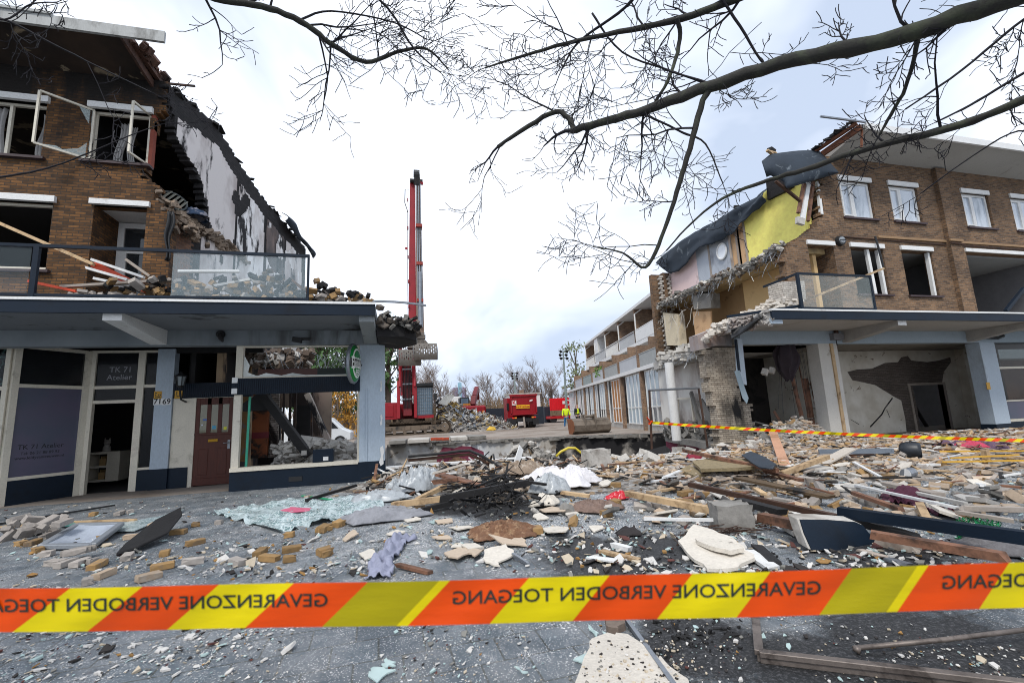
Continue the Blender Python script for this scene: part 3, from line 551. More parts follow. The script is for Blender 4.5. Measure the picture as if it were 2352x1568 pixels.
# cafe interior: left wall with panels, back remains
cw = MB(); cw.box((-4.75, YR+.12, 0), (-4.6, 17.9, 3.6)); cw.build('cafe_wall', plaster_mat('burnt_cafe_wall', '#9b8568', thr=(.44, .52), sc=.9), LB)
YB = 15.6
def rb(x0, y0, x1, y1, name, m, Y=YB, th=.12): p, q = onY(*z2(x0, y1), Y), onY(*z2(x1, y0), Y); return MB().box((p.x, Y, max(0, p.z)), (q.x, Y+th, q.z)).build(name, m, LB)
rb(1255, 700, 1345, 1290, 'wall_panel', paint('beige_panel', '#a3825a', .8, var=.15, sc=2, dirt='#8a8784', dt=(.54, .6), dsc=2.2)); rb(1338, 900, 1440, 1270, 'wall_panel', paint('scorched_panel', '#8a4a22', .6, var=.3, sc=2, dirt='#15100e', dt=(.5, .6), dsc=1.4), YB-.05); rb(1345, 1128, 1436, 1165, 'wall_panel', plain('red_panel', '#6d1520'), YB-.09, .03)
rb(1430, 900, 1492, 1265, 'white_brick_wall', brick('white_painted_brick', '#b9b2ab', '#8f8780', '#5d5650', soot='#221c1a', st=(.5, .6), ssc=1.5), YB+.1)
for x in (1500, 1535, 1562, 1655): rb(x, 900, x+rnd.uniform(14, 26), 1250, 'charred_post', paint('charred_post', '#2b211c', .9, var=.5, sc=5, dirt='#7a5a40', dt=(.58, .7)), YB+rnd.uniform(-.2, .3))
rb(1562, 985, 1660, 1170, 'opening_shade', M_char(), YB+.6); rb(1470, 690, 1660, 1000, 'back_wall', plaster_mat('burnt_back_wall', '#8f7f70', soot='#2b2320', thr=(.45, .56), sc=1.1), YB+.9); rb(1655, 900, 1772, 1260, 'back_wall', plaster_mat('brown_back_wall', '#8b7c6e', soot='#3a302a', thr=(.48, .6), sc=1.6), YB+1.2)  # the black slab stands in for the shade inside an opening
b = MB(); b.bar((-3.52, YW+.3, .53), (-3.5, YW+.3, 2.2), .045, .05); b.build('green_post', paint('turquoise_paint', '#3fae90', .5), LB)
b = MB(); b.box((X0+.2, YW+1.2, 2.62), (-2.1, YW+1.3, 2.98)); b.build('bar_fascia', paint('mahogany_fascia', '#4d1d0e', .4, var=.25, sc=3), LB)
b = MB(); b.box((-2.1, YW+1.2, 2.62), (X1-.05, YW+1.3, 2.98)); b.build('bar_fascia', paint('dark_green_fascia', '#10211d', .5), LB)
b = MB(); b.bar(onY(*z2(1400, 925), YW+.9), onY(*z2(1650, 1255), YW+.7), .2, .2); b.prism([onY(*z2(*q), YW+1.0) for q in ((1285, 985), (1375, 925), (1440, 925), (1470, 1010), (1300, 1020))], (0, .12, 0)); b.build('fallen_beam', M_char(), LB)
b = MB(); b.bar(onY(*z2(1640, 925), YB-.4), onY(*z2(1765, 1200), YB-.6), .1, .16); b.build('fallen_beam', plaster_mat('scorched_post', '#b5aea6', thr=(.5, .56), sc=2), LB)
b = MB()
for i in range(240):
    p = onY(*z2(rnd.uniform(1470, 1910), rnd.uniform(1180, 1300)), rnd.uniform(13.0, 15.4)); b.obox((p.x, p.y, max(.05, p.z)), [rnd.uniform(.05, .3), rnd.uniform(.05, .3), rnd.uniform(.03, .12)], ROT(rnd.uniform(-.5, .5), rnd.uniform(-.5, .5), rnd.uniform(0, 3)))
b.build('floor_rubble', M_conl(), LB)
b = MB(); b.prism([onY(*z2(*q), 14.2+.01*k) for k, q in enumerate(((1530, 1230), (1570, 1175), (1690, 1190), (1800, 1215), (1900, 1250), (1910, 1290), (1600, 1290)))], (0, 1.0, .12)); b.build('fallen_slab', M_conl(), LB)
b = MB()
for i in range(260):
    k = rnd.random(); p = onY(*z2(1320+350*k, rnd.uniform(695, 775)), 15.2+rnd.uniform(-.3, .6)); b.obox(p, [rnd.uniform(.04, .22) for _ in range(3)], ROT(rnd.random()*3, rnd.random(), rnd.random()*3), rnd.choice((0, 1, 1)))
b.build('hanging_rubble', [M_conl(), paint('brown_rubble', '#6d5f54', .95, var=.3, sc=5)], LB)
tag(MB().box((onY(*z2(1672, 1290), YW+.12).x, YW+.03, .531), (onY(*z2(1782, 1290), YW+.12).x, YW+.27, .84)).build('navy_box', M_navy(), bevel=.01), 'dark navy box standing on the cafe window sill', 'box'); bx = bpy.data.objects['navy_box']; q = onY(*z2(1740, 1268), YW+.03); MB().box((q.x-.06, YW+.018, .57), (q.x+.06, YW+.03, .66)).build('label', mW, bx)
b = MB()
for i in range(46):
    x, y_, z = -3.7+rnd.uniform(0, 2.6), 14.6+rnd.uniform(-.3, 1.5), 3.6; pts = [(x, y_, z)]
    for k in range(5): x += rnd.uniform(-.15, .18); y_ += rnd.uniform(-.1, .1); z -= rnd.uniform(.05, .3); pts.append((x, y_, z))
    b.tube(pts, .008, 4)
b.build('reinforcement_bars', M_steel(), LB)
# glass balustrade on the canopy
BY = YC+.02
b = MB(); b.box((-14, BY, 5.04), (-1.8, BY+.06, 5.1)); b.box((-14, BY, 4.08), (-1.8, BY+.06, 4.13)); b.box((-1.84, BY, 4.13), (-1.8, BY+.06, 5.04))
b.bar((-6.62, BY+.03, 4.05), (-6.62, BY+.03, 5.05), .09, .07); bal = b.build('balustrade', mN, LB)
MB().box((-4.36, BY+.02, 4.13), (-1.85, BY+.03, 5.04)).build('glass_panel', glassy('smeared_glass', (.6, .74, .8), .13, .05), bal)
MB().box((-14, BY+.02, 4.13), (-6.7, BY+.03, 5.04)).build('glass_panel', glassy('thin_glass', (.5, .6, .65), .05, .02), bal)
# ------------------------------------------------------------------ things on the left building
sg = thing('beer_sign', 'round green beer sign with black band hanging from the pale corner pillar', 'sign', (-1.02, 11.85, 2.9))
sn = V((.965, -.26, 0)).normalized(); sx = V((.26, .965, 0)).normalized(); R_ = .46
mG, mK, mWt = paint('sign_green', '#0f7a33', .25, var=.1), plain('sign_black', '#0d100f', .3), plain('sign_white', '#dfe3df', .3)
def sgp(u, v, side=1, k=0): r2_ = min(1, u*u+v*v); return V((-1.02, 11.85, 2.9))+sx*(u*R_*.8)+V((0, 0, v*R_))+sn*side*(.03+.1*sqrt(1-r2_*.98)+k)
for side in (1, -1):
    b = MB(); NR, NA = 10, 48
    for i in range(NR):
        for j in range(NA):
            q = [(r/NR*cos(2*pi*a/NA), r/NR*sin(2*pi*a/NA)) for r, a in ((i, j), (i+1, j), (i+1, j+1), (i, j+1))]
            cv = sum(p[1] for p in q)/4; cu = sum(p[0] for p in q)/4; r = i/NR
            mi = 1 if abs(cv) < .2 else (2 if abs(cv) < .29 or .62 < r < .75 else 0)
            b.add([sgp(*p, side) for p in q], [(0, 1, 2, 3)], mi)
    b.build('sign_face', [mG, mK, mWt], sg, True)
    vs, fs = text_mesh('Heineken', .32, .004); m = max(abs(v.x) for v in vs)
    MB().add([sgp(v.x/m*.86*side, v.y/R_*.95, side, .004) for v in vs], fs).build('lettering', mWt, sg)
    vs, fs = text_mesh('BEER', .2, .003); MB().add([sgp(v.x/R_*.8*side, v.y/R_-.52, side, .004) for v in vs], fs).build('lettering', mWt, sg)
b = MB(); b.tube([V((-1.02, 11.85, 2.9))+sx*(cos(a)*R_*.8)+V((0, 0, sin(a)*R_)) for a in [2*pi*i/40 for i in range(41)]], .05, 6); b.build('rim', M_steel(), sg)
b = MB(); b.bar((-.98, 12.05, 2.9), (-.85, 12.3, 2.9), .04, .04); b.build('bracket', M_black(), sg)
lp = onY(*z2(965, 852), YR-.4); lt = thing('wall_lantern', 'old black lantern with white panes beside the blue house number column', 'lantern', lp)
b = MB(); b.tube([lp+V((0, 0, z)) for z in (.22, .18, .1, .09)], [.02, .04, .16, .15], 6); b.tube([lp+V((0, 0, z)) for z in (-.15, -.2)], [.08, .04], 6)
for k in range(6): a = 2*pi*k/6+.1; b.tube([lp+V((.12*cos(a), .12*sin(a), .09)), lp+V((.08*cos(a), .08*sin(a), -.15))], .012, 4)
b.tube([lp+V((0, 0, -.25)), lp+V((0, .1, -.5)), lp+V((0, .42, -.55))], .025, 5); b.build('cage', M_black(), lt)
MB().tube([lp+V((0, 0, .09)), lp+V((0, 0, -.145))], [.105, .068], 6).build('glass', plain('milky_glass', '#7d8689', .3), lt)
lv = onY(*z2(1180, 610), YW-.14); fx = thing('ceiling_lamp', 'small burnt lamp fitting on the sooty beam of the ochre building', 'lamp', lv)
MB().tube([lv, lv+V((0, -.1, 0))], [.1, .08], 12).build('base', M_black(), fx); MB().tube([lv+V((.02, -.08, -.02)), lv+V((.06, -.16, -.12)), lv+V((.1, -.16, -.2))], [.07, .06, .02], 8).build('holder', M_soot(), fx)
fv = onY(*z2(1590, 640), YW-.14); fx = thing('floodlight', 'melted black floodlight hanging off the beam over the cafe window', 'lamp', fv)
MB().obox(fv+V((0, -.06, 0)), (.22, .1, .12), ROT(0, .2, 0)).build('housing', M_black(), fx); MB().bar(fv+V((.1, -.06, .03)), fv+V((.3, -.08, .02)), .05, .06).build('arm', M_black(), fx)
# rubble, boards and doors lying on the left canopy
hp = MB()
for i in range(620):
    x = rnd.uniform(-6.2, -.6); k = max(0, sin((x+6.4)/5.8*pi)); y_ = rnd.uniform(YC+.15, YW-.05); hh = rnd.random()**1.5*.5*(.35+k)+(.2 if x > -1.8 else 0)*rnd.random()
    hp.obox((x, y_, 4.05+hh), (rnd.uniform(.08, .28), rnd.uniform(.07, .14), rnd.uniform(.05, .12)), ROT(rnd.uniform(-.6, .6), rnd.uniform(-.6, .6), rnd.uniform(0, 3)), 0 if rnd.random() < .45 else rnd.choice((1, 2, 2)))
mBrk = paint('ochre_loose_brick', '#91734a', .9, var=.2, sc=6, rand=.22, dirt='#6f6459', dt=(.5, .7), dsc=4)
mBrg = paint('grey_loose_brick', '#948d86', .9, var=.18, sc=6, rand=.22, dirt='#b3aca3', dt=(.55, .75), dsc=4)
tag(hp.build('brick_rubble', [mBrk, mBrg, M_soot()]), 'ochre and sooty brick rubble lying on the canopy behind the glass railing', 'rubble', kind='stuff')
def plank(name, label, cat, a, b_, w_, h_, m, group=None, up=(0, 0, 1), w2=None, bend=0, rough=True):
    """a board from a to b: slightly warped, with broken ends"""
    a, b_ = V(a), V(b_); d = (b_-a); dn = d.normalized(); up = V(up)
    if abs(dn.dot(up)) > .98: up = V((0, 1, 0))
    sx_ = dn.cross(up).normalized(); sz_ = sx_.cross(dn); r = random.Random(hash((round(a.x, 2), round(b_.y, 2))) & 0xffff)
    mb = MB(); N = 5; o = []; w2 = w2 or w_
    for i in range(N+1):
        t_ = i/N; p = a+d*t_+sz_*(bend*sin(t_*pi)); ww = w_+(w2-w_)*t_; e = [(r.uniform(-.35, .25)*w_ if rough and i in (0, N) else 0) for _ in range(4)]
        mb.v += [tuple(p+sx_*sx1*ww/2+sz_*sz1*h_/2+dn*e[k]) for k, (sx1, sz1) in enumerate(((-1, -1), (1, -1), (1, 1), (-1, 1)))]
    for i in range(N):
        for k in range(4): mb.f.append((i*4+k, i*4+(k+1) % 4, i*4+4+(k+1) % 4, i*4+4+k)); mb.m.append(0)
    mb.f += [(3, 2, 1, 0), (N*4, N*4+1, N*4+2, N*4+3)]; mb.m += [0, 0]
    return tag(mb.build(name, m), label, cat, group)
CY = YC+.25
def c2(x, y, Y=CY): return onY(*z2(x, y), Y)
plank('wooden_pole', 'long pale wooden pole leaning over the glass railing of the ochre building', 'pole', c2(-60, -10, YC+.9), c2(500, 235, YC+.5), .06, .06, M_wood())
MO = paint('orange_painted_strip', '#c8441c', .5, var=.2, dirt='#d8d0c8', dt=(.6, .7)); 
plank('red_white_board', 'orange and white board slanting down behind the railing', 'board', c2(500, 235, YC+.6), c2(790, 375, YC+.5), .08, .13, MO)
for i, (q, m, lab) in enumerate((((490, 210, 770, 305), mW, 'long white frame strip lying uppermost on the board heap'), ((465, 255, 690, 320), mW, 'white sash bar poking left out of the board heap'), ((500, 310, 790, 370), mW, 'white strip lying lowest in the board heap on the canopy'), ((680, 215, 800, 300), M_oldwood(), 'pale splintered board pointing up against the doorway'), ((330, 355, 925, 318), M_oldwood(), 'grey beam lying level across the heap behind the railing'), ((165, 328, 420, 382), MO, 'bright orange lath lying on the canopy left of the boards'), ((960, 272, 1280, 272), mW, 'white board lying level behind the smeared glass panel'), ((1150, 350, 1340, 315), mW, 'short white strip tilted behind the smeared glass panel'), ((1480, 380, 1560, 310), M_char(), 'black charred board tilted near the right railing end'), ((1560, 320, 1640, 385), M_brownwood(), 'brown board leaning at the right railing end'), ((800, 360, 920, 310), M_oldwood(), 'grey lath sticking up left of the glass panel'))):
    plank('board', lab, 'board', c2(q[0], q[1], YC+.45+.05*(i % 3)), c2(q[2], q[3], YC+.4+.05*(i % 4)), .1, .05, m)
plank('metal_strip', 'thin bent metal strip sticking out from the torn canopy corner', 'strip', c2(1990, 432, YC+.2), c2(2275, 455, YC+.5), .05, .04, M_steel(), bend=.03)
# burnt chair and clothes in the torn room, black cloth over the edge
cx = onP(388, 430, PA, 12.8)-PN*.35; ch = thing('garden_chair', 'dark slatted garden chair lying in the torn second floor room', 'chair', (cx.x-.15, 13.1, 7.1))
cc = V((-5.62, 13.0, 7.4)); Mx = ROT(.9, .5, .5); b = MB(); b.tube([cc+Mx@V((.3*cos(a), .38*sin(a), 0)) for a in [2*pi*i/20 for i in range(21)]], .03, 5); b.build('back_frame', paint('scorched_plastic', '#2d3433', .5), ch)
for k in range(5): x = -.2+.1*k; MB().bar(cc+Mx@V((x, -.33, .01)), cc+Mx@V((x, .33, .01)), .06, .02).build('slat', paint('scorched_slat', '#77766a', .6), ch)
def cloth(name, label, cat, c, rx, ry, h, m, seed=1, n=22, fold=1.0, group=None, rz=0, th=.012):
    """crumpled sheet: a lobed outline with folds"""
    r = random.Random(seed); sd_ = r.random()*50; c = V(c)
    def fn(u, v):
        a = 2*pi*u; rr = v*(1+.42*n1(cos(a)*1.3+sd_, sin(a)*1.3, 2)+.26*n1(cos(a)*3.3+sd_, sin(a)*3.3)+.1*n1(cos(a)*9+sd_, sin(a)*9))
        x, y_ = cos(a)*rr*rx, sin(a)*rr*ry
        s1_, s2_ = 5/fold, 13/fold; x += .12*n1(x*4, y_*4, sd_+3); y_ += .12*n1(x*4+9, y_*4, sd_); f = .55*(1-2.2*abs(n1(x*s1_+sd_, y_*s1_, 1)))+.3*(1-2.2*abs(n1(x*s2_, y_*s2_+sd_, 3)))+.12*n1(x*s2_*2.4, y_*s2_*2.4, 7)
        z = h*(.5*(1-min(1, v)**2.5)+.5*max(0, f)*(1-v**4*.75))+.012
        return c+V((x*cos(rz)-y_*sin(rz), x*sin(rz)+y_*cos(rz), max(.008, z)))
    return tag(MB().grid(fn, n*2, n).build(name, m, None, True, solid=th), label, cat, group)
cl = cloth('clothes_pile', 'blue and grey clothes pile beside the slatted chair upstairs', 'clothes', (-5.25, 13.3, 7.05), .35, .3, .35, paint('blue_clothes', '#2c3f58', .9, var=.4, sc=5, dirt='#7b7a83', dt=(.52, .56), dsc=4), 4, 12)
b = MB(); q = c2(925, 40, YW-.06); b.grid(lambda u, v: V((-5.33+.13*(u-.5)*(1+.4*sin(v*6))+.03*sin(v*9), YW-.08-.04*sin(u*9), 6.75-1.25*v)), 8, 14); tag(b.build('hanging_cloth', M_black(), None, True, solid=.02), 'black cloth hanging down the torn corner of the ochre wall', 'cloth')
# ------------------------------------------------------------------ RIGHT BUILDING
RB = thing('apartment_building', 'brown brick apartment block with white windows, its torn side showing yellow and pink rooms', 'building', (18, 12.3, 0))
mR = M_brickR()
outR = [(4.0, 13.4), (4.9, 13.35), (5.1, 13.0), (5.6, 12.99), (6.6, 13.09), (7.05, 13.6), (7.3, 14.1), (7.44, 14.45), (7.8, 14.9), (8.16, 15.05), (9.44, 15.18), (10.4, 15.35)]
W2 = [(15.98, 17.5), (18.4, 19.88), (22.27, 23.8), (25.12, 26.7)]; W1 = [(16.02, 17.55), (18.45, 20.0)]
HR = [(a, b, 8.07, 9.53) for a, b in W2]+[(a, b, 5.16, 6.92) for a, b in W1]+[(14.1, 15.25, 3.9, 6.92), (21.85, 26.6, 4.0, 7.0)]
def fillR(x, z):
    k = int(z/.0755)
    if x < interp(z, outR)+.1*math.floor(n1(k*.7, 8.3)*2.4): return False
    return not any(a < x < b and c < z < d for a, b, c, d in HR)
xs = merge(steps(12.6, 16.2, .1075), steps(16.2, 34, .6), [h[0] for h in HR]+[h[1] for h in HR]); zs = merge(steps(3.98, 10.45, .0755), [h[2] for h in HR]+[h[3] for h in HR])
MB().cells((0, YW, 0), (1, 0, 0), (0, .3, 0), xs, zs, fillR).build('wall', mR, RB)
b = MB(); b.box((20.85, YW-.16, 3.98), (21.45, YW-.002, 10.4)); b.build('pilaster', mR, RB)
b = MB(); b.box((17.4, YW-.05, 7.33), (20.84, YW-.001, 7.42)); b.box((20.8, YW-.21, 7.33), (21.5, YW-.161, 7.42)); b.box((21.46, YW-.05, 7.33), (34, YW-.001, 7.42)); b.build('string_course', paint('tan_ledge', '#8f7355', .8), RB)
b = MB(); b.tube([(15.7, YW-.03, 7.28), (20.8, YW-.03, 7.22)], .025, 6); b.tube([(20.8, YW-.2, 7.24), (21.5, YW-.2, 7.22)], .03, 6); b.tube([(21.5, YW-.03, 7.24), (34, YW-.03, 7.2)], .025, 6); b.build('cable_pipe', M_rust(), RB)
mRef = paint('blind_reflection_pane', '#c3ccd6', .08, var=.1, sc=1, dirt='#7f8c99', dt=(.5, .68), dsc=.9, bump=0, stretch=(1.5, 1, .5))  # pale blind tone; reflected sky and darker reflections are painted into it
for (x0, x1) in W2:
    b = MB(); frame_bars(b, x0+.02, x1-.02, 8.07, 9.53, YW+.08, .09, .08); xm = (x0+x1)/2-.12; b.box((xm-.07, YW+.08, 8.16), (xm+.07, YW+.16, 9.44)); frame_bars(b, x0+.12, xm-.08, 8.17, 9.43, YW+.06, .05, .05)
    wn = b.build('window', mW, RB); MB().box((x0+.11, YW+.11, 8.16), (x1-.11, YW+.12, 9.44)).build('pane', mRef, wn)
    MB().box((x0-.04, YW-.06, 9.53), (x1+.04, YW+.05, 9.71)).build('shutter_box', mW, wn); MB().box((x0-.05, YW-.08, 8.0), (x1+.1, YW+.08, 8.07)).build('sill', paint('purple_brick_sill', '#3a2a2c', .6), wn)
for i, (x0, x1) in enumerate(W1):
    b = MB(); b.bar((x1-.1, YW+.12, 5.18), (x1-.12+.05*i, YW+.12, 6.9), .1, .12)
    if i == 0: b.bar((x0+.95, YW+.12, 5.18), (x0+.9, YW+.12, 6.9), .12, .1)
    wn = b.build('window', mW, RB); MB().box((x0-.04, YW-.07, 6.92), (x1+.04, YW+.05, 7.08)).build('shutter_box', mW, wn); MB().box((x0-.05, YW-.08, 5.1), (x1+.1, YW+.08, 5.16)).build('sill', paint('purple_brick_sill', '#3a2a2c', .6), wn)
MB().box((14.05, YW-.07, 6.92), (15.28, YW+.9, 7.07)).build('lintel', mW, RB)
b = MB(); b.box((15.25, YW+.3, 3.98), (15.35, YW+1.0, 6.92)); b.box((14.0, YW+.3, 3.98), (14.1, YW+.5, 6.92)); b.build('recess_wall', mR, RB); MB().box((14.1, YW+.5, 3.98), (14.25, YW+.62, 6.92)).build('door_frame', mW, RB)
b = MB(); b.box((14.95, YW+1.0, 3.98), (16, YW+1.1, 6.92)); b.build('recess_back', mR, RB)
b = MB(); b.box((21.8, YW-.06, 7.0), (30, YW+.08, 7.14)); b.build('lintel', mW, RB)
# floors, ceilings, rooms
mCe = paint('grey_ceiling', '#8d9092', .9, var=.1)
b = MB(); b.box((13.75, YW+.3, 6.93), (34, 19.3, 7.1)); b.build('floor_slab', mCe, RB)
for q in (((15.5, 16.0, 4.0), (21.6, 16.1, 6.92)), ((21.5, YW+.3, 4.0), (21.6, 16, 6.92)), ((26.7, YW+.3, 4.0), (26.8, 20.5, 6.92)), ((15.4, YW+1.1, 4.0), (15.5, 16.0, 6.92))): MB().box(*q).build('room_wall', paint('grey_room_wall', '#6f6f72', .9), RB)
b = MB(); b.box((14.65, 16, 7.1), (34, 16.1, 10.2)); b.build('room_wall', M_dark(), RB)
b = MB(); b.bar((21.9, 15.5, 6.75), (26.7, 15.5, 6.75), .3, .3); b.build('ceiling_beam', mCe, RB)
tl = onY(*z4(2190, 985), 13.6); t_ = thing('tube_lamp', 'fluorescent tube lamp hanging askew in the large open bay', 'lamp', tl)
MB().bar(tl+V((-.5, 0, .25)), tl+V((.5, 0, -.2)), .12, .08).build('tube', plain('tube_white', '#c9ccd0', .4), t_); MB().bar(tl+V((-.5, 0, .32)), tl+V((.5, 0, -.13)), .2, .05).build('reflector', M_white(), t_); MB().tube([tl+V((-.5, 0, .35)), tl+V((-.48, 0, .8))], .01, 4).build('wire', M_black(), t_)
# party wall between the torn rooms: second floor
XP = 14.6
def strip(y0, y1, z0, z1_, m, name, X=XP, th=.2): return MB().box((X, y0, z0), (X+th, y1, z1_)).build(name, m, RB)
mY = paint('yellow_plaster', '#f5e67c', .85, var=.05, sc=1.2, dirt='#d8c96c', dt=(.58, .76), dsc=1.6, fine=6); mPi = paint('pink_plaster', '#d9c2c0', .9, var=.07, sc=1.5, dirt='#9a8c88', dt=(.6, .75))
mGy = paint('blotched_grey_plaster', '#aab0b8', .9, var=.12, sc=1.1, dirt='#7c7d82', dt=(.52, .68), dsc=1.0, stretch=(1, 1, .5))
def rz_(y): return 10.25-(y-12.3)*.155
def pseg(y0, y1, m, name, X=XP): return MB().prism([(X, y0, 7.1), (X, y1, 7.1), (X, y1, rz_(y1)), (X, y0, rz_(y0))], (.2, 0, 0)).build(name, m, RB)
pseg(YW+.3, 15.6, mY, 'yellow_wall'); pseg(15.6, 16.5, paint('peach_door', '#c9a37a', .7, var=.1, dirt='#8f6a48', dt=(.55, .7)), 'room_door', XP+.05); pseg(16.5, 18.9, mGy, 'grey_wall'); pseg(18.9, 21.3, mPi, 'pink_wall')
for y_ in (15.55, 16.05, 16.48, 17.9): MB().box((XP-.03, y_, 7.1), (XP+.0, y_+.1, rz_(y_))).build('door_post', M_oldwood(), RB)
ov = onX(*z4(500, 925), XP-.06); b = MB(); b.tube([ov+V((0, .3*cos(a), .36*sin(a))) for a in [2*pi*i/28 for i in range(29)]], .045, 6); b.build('oval_window_frame', mW, RB); MB().prism([ov+V((0, .28*cos(a), .34*sin(a))) for a in [2*pi*i/28 for i in range(28)]], (.02, 0, 0)).build('oval_mirror', paint('mirror_white', '#e6ebf0', .15, bump=0, var=.03), RB)
b = MB(); b.box((14.2, 21.3, 0), (15.2, 21.6, 8.75)); b.box((13.55, 21.4, 0), (14.2, 21.65, 8.65)); b.build('rear_wall', mR, RB)
b = MB()
for k in range(34):
    z = 4.2+k*.13; b.obox((13.95+.1*(k % 2), 21.25, z), (.2, .12, .09), ROT(0, 0, rnd.uniform(-.2, .2))); b.obox((14.45+.1*(k % 2), 21.2, z), (.14, .12, .1))
b.build('toothed_joint', M_conl(), RB)
# roof and felt
b = MB(); b.prism([(0, 10.98, 10.72), (0, YW+.35, 10.36), (0, 21.8, 8.85), (0, 21.8, 9.05), (0, YW+.3, 10.6), (0, 11.0, 10.9)], (18.4, 0, 0)); o = b.build('roof', paint('pale_soffit', '#a6a39d', .85, var=.08, sc=.6, dirt='#75716a', dt=(.6, .75)), RB); o.location.x = 15.75
b = MB(); b.box((15.85, 10.9, 10.66), (34, 10.97, 10.9)); b.build('fascia', mW, RB); MB().bar((13.9, 10.93, 10.9), (15.85, 10.93, 10.93), .06, .05).build('drip_edge', M_steel(), RB)
b = MB(); b.bar((15.7, 10.98, 10.78), (15.2, YW+.6, 10.32), .09, .2); b.bar((15.55, 11.0, 10.9), (14.9, YW+.9, 10.42), .12, .1); b.bar((15.8, 11.05, 10.7), (15.7, 11.1, 10.0), .05, .06); b.build('rafter', paint('split_rafter', '#6d4129', .75, var=.3, sc=4, dirt='#241a16', dt=(.55, .68)), RB)
b = MB()
for i in range(26): t_ = rnd.random(); b.obox((15.5-.65*t_, 11+1.9*t_, 10.98-.5*t_+rnd.uniform(-.02, .06)), (rnd.uniform(.1, .3), rnd.uniform(.1, .3), .03), ROT(rnd.uniform(-.3, .3), rnd.uniform(-.3, .3), rnd.random()))
b.build('torn_roofing', M_black(), RB)
def felt(name, topq, botq, X, bul, n=30, dx=0):
    T = [onX(*z4(*q), X) for q in topq]; B = [onX(*z4(*q), X-dx) for q in botq]
    def at(P, u):
        k = u*(len(P)-1); i = min(int(k), len(P)-2); return P[i].lerp(P[i+1], k-i)
    def fn(u, v):
        p = at(T, u).lerp(at(B, u), v); return p+V((-(bul*sin(v*2.4)+.05*sin(u*13+v*3)+.12*n1(u*8, v*3)+.05*n1(u*22, v*8)), 0, .16*n1(u*11, 2, 4)*v*v+.06*n1(u*31, 1)*v))
    return MB().grid(fn, n, 10).build(name, M_felt(), RB, True, solid=.02)
felt('roofing_felt', [(105, 985), (180, 915), (330, 805), (470, 735), (600, 655), (700, 590), (775, 535)], [(190, 1060), (240, 1050), (385, 900), (500, 865), (560, 820), (680, 715), (785, 620)], 14.4, .12)
felt('felt_tail', [(100, 990), (120, 975), (160, 945)], [(130, 1010), (165, 1030), (200, 1055)], 14.3, .1, 8)
fpT = [(745, 375), (800, 330), (960, 310), (1090, 305), (1130, 345), (1215, 440)]; fpB = [(775, 470), (800, 460), (880, 500), (900, 540), (1100, 480), (1215, 445)]
def fn(u, v):
    k = u*5; i = min(int(k), 4); a = V((*fpT[i], 0)).lerp(V((*fpT[i+1], 0)), k-i); c = V((*fpB[i], 0)).lerp(V((*fpB[i+1], 0)), k-i); q = a.lerp(c, v)
    return onY(*z4(q.x, q.y), 12.75-.75*u-.25*sin(v*2.6))
MB().grid(fn, 24, 8).build('felt_flap', M_felt(), RB, True, solid=.02)
b = MB(); pz = [onX(*z4(*q), 14.45) for q in ((770, 480), (880, 480), (930, 530), (880, 560), (780, 610))]; b.prism(pz, (.15, 0, 0)); b.build('burnt_gable_brick', M_brickD(), RB)
b = MB(); q = onY(*z4(800, 322), 12.6); b.obox(q, (.55, .1, .05), ROT(0, .05, .4)); b.obox(q+V((.1, .05, .07)), (.5, .1, .05), ROT(0, -.03, .2)); b.build('loose_lath', M_wood(), RB); MB().obox(q+V((.2, .15, .2)), (.25, .2, .14), ROT(.2, .3, .2)).build('charred_lump', M_char(), RB)
# broken timbers hanging at the torn facade edge
for (q0, q1, w_, m) in (((1030, 500), (990, 760), .16, M_white()), ((1005, 510), (970, 690), .1, M_brownwood()), ((1060, 500), (1030, 740), .09, M_brownwood()), ((830, 495), (985, 620), .07, M_rust()), ((1085, 500), (1110, 700), .1, M_white())):
    MB().bar(onY(*z4(*q0), YW+.1), onY(*z4(*q1), YW+.02), w_, .1, up=(0, 1, 0)).build('hanging_timber', m, RB)
b = MB(); q = onY(*z4(980, 740), YW+.02); b.obox(q, (.3, .12, .25), ROT(0, .2, 0)); b.build('concrete_lump', M_conl(), RB)
# broken floor edge between first and second floor, with ceiling below it
sl_ = [(12.55, 13.05), (13.0, 13.35), (14.2, 13.6), (15.5, 13.4), (17.0, 13.55), (18.5, 13.7), (19.5, 13.6), (21.2, 13.6)]
b = MB(); pts = [(interp(y_, sl_)+.12*n1(y_*3, 2), y_) for y_ in steps(12.55, 21.2, .2)]
b.prism([(x, y_, 6.72) for x, y_ in pts]+[(15.2, 21.2, 6.72), (15.2, 12.62, 6.72)], (0, 0, .2)); b.build('broken_slab', paint('stained_ceiling', '#a08a63', .9, var=.15, dirt='#7b6a52', dt=(.55, .7)), RB)
b = MB()
for i in range(760):
    y_ = rnd.uniform(12.45, 21.0); x = interp(y_, sl_); q = rnd.random()**2; b.obox((x+rnd.uniform(-.16, .35), y_, 6.84+rnd.gauss(0, .08)+.08*n1(y_*2, 4)), (rnd.uniform(.04, .12)+.14*q, rnd.uniform(.04, .14)+.2*q, rnd.uniform(.03, .08)+.08*q), ROT(rnd.uniform(-.7, .7), rnd.uniform(-.7, .7), rnd.uniform(0, 3)), rnd.choice((0, 0, 1, 2)))
b.build('broken_floor_edge', [M_conc(), M_conl(), paint('brown_rubble', '#6d5f54', .95, var=.3, sc=5)], RB)
cloth('yellow_bag', 'bright yellow bag lying on the torn floor edge below the pink wall', 'bag', onX(*z4(398, 1140), 13.75), .3, .3, .25, plain('bright_yellow', '#d8dc20'), 3, 10)
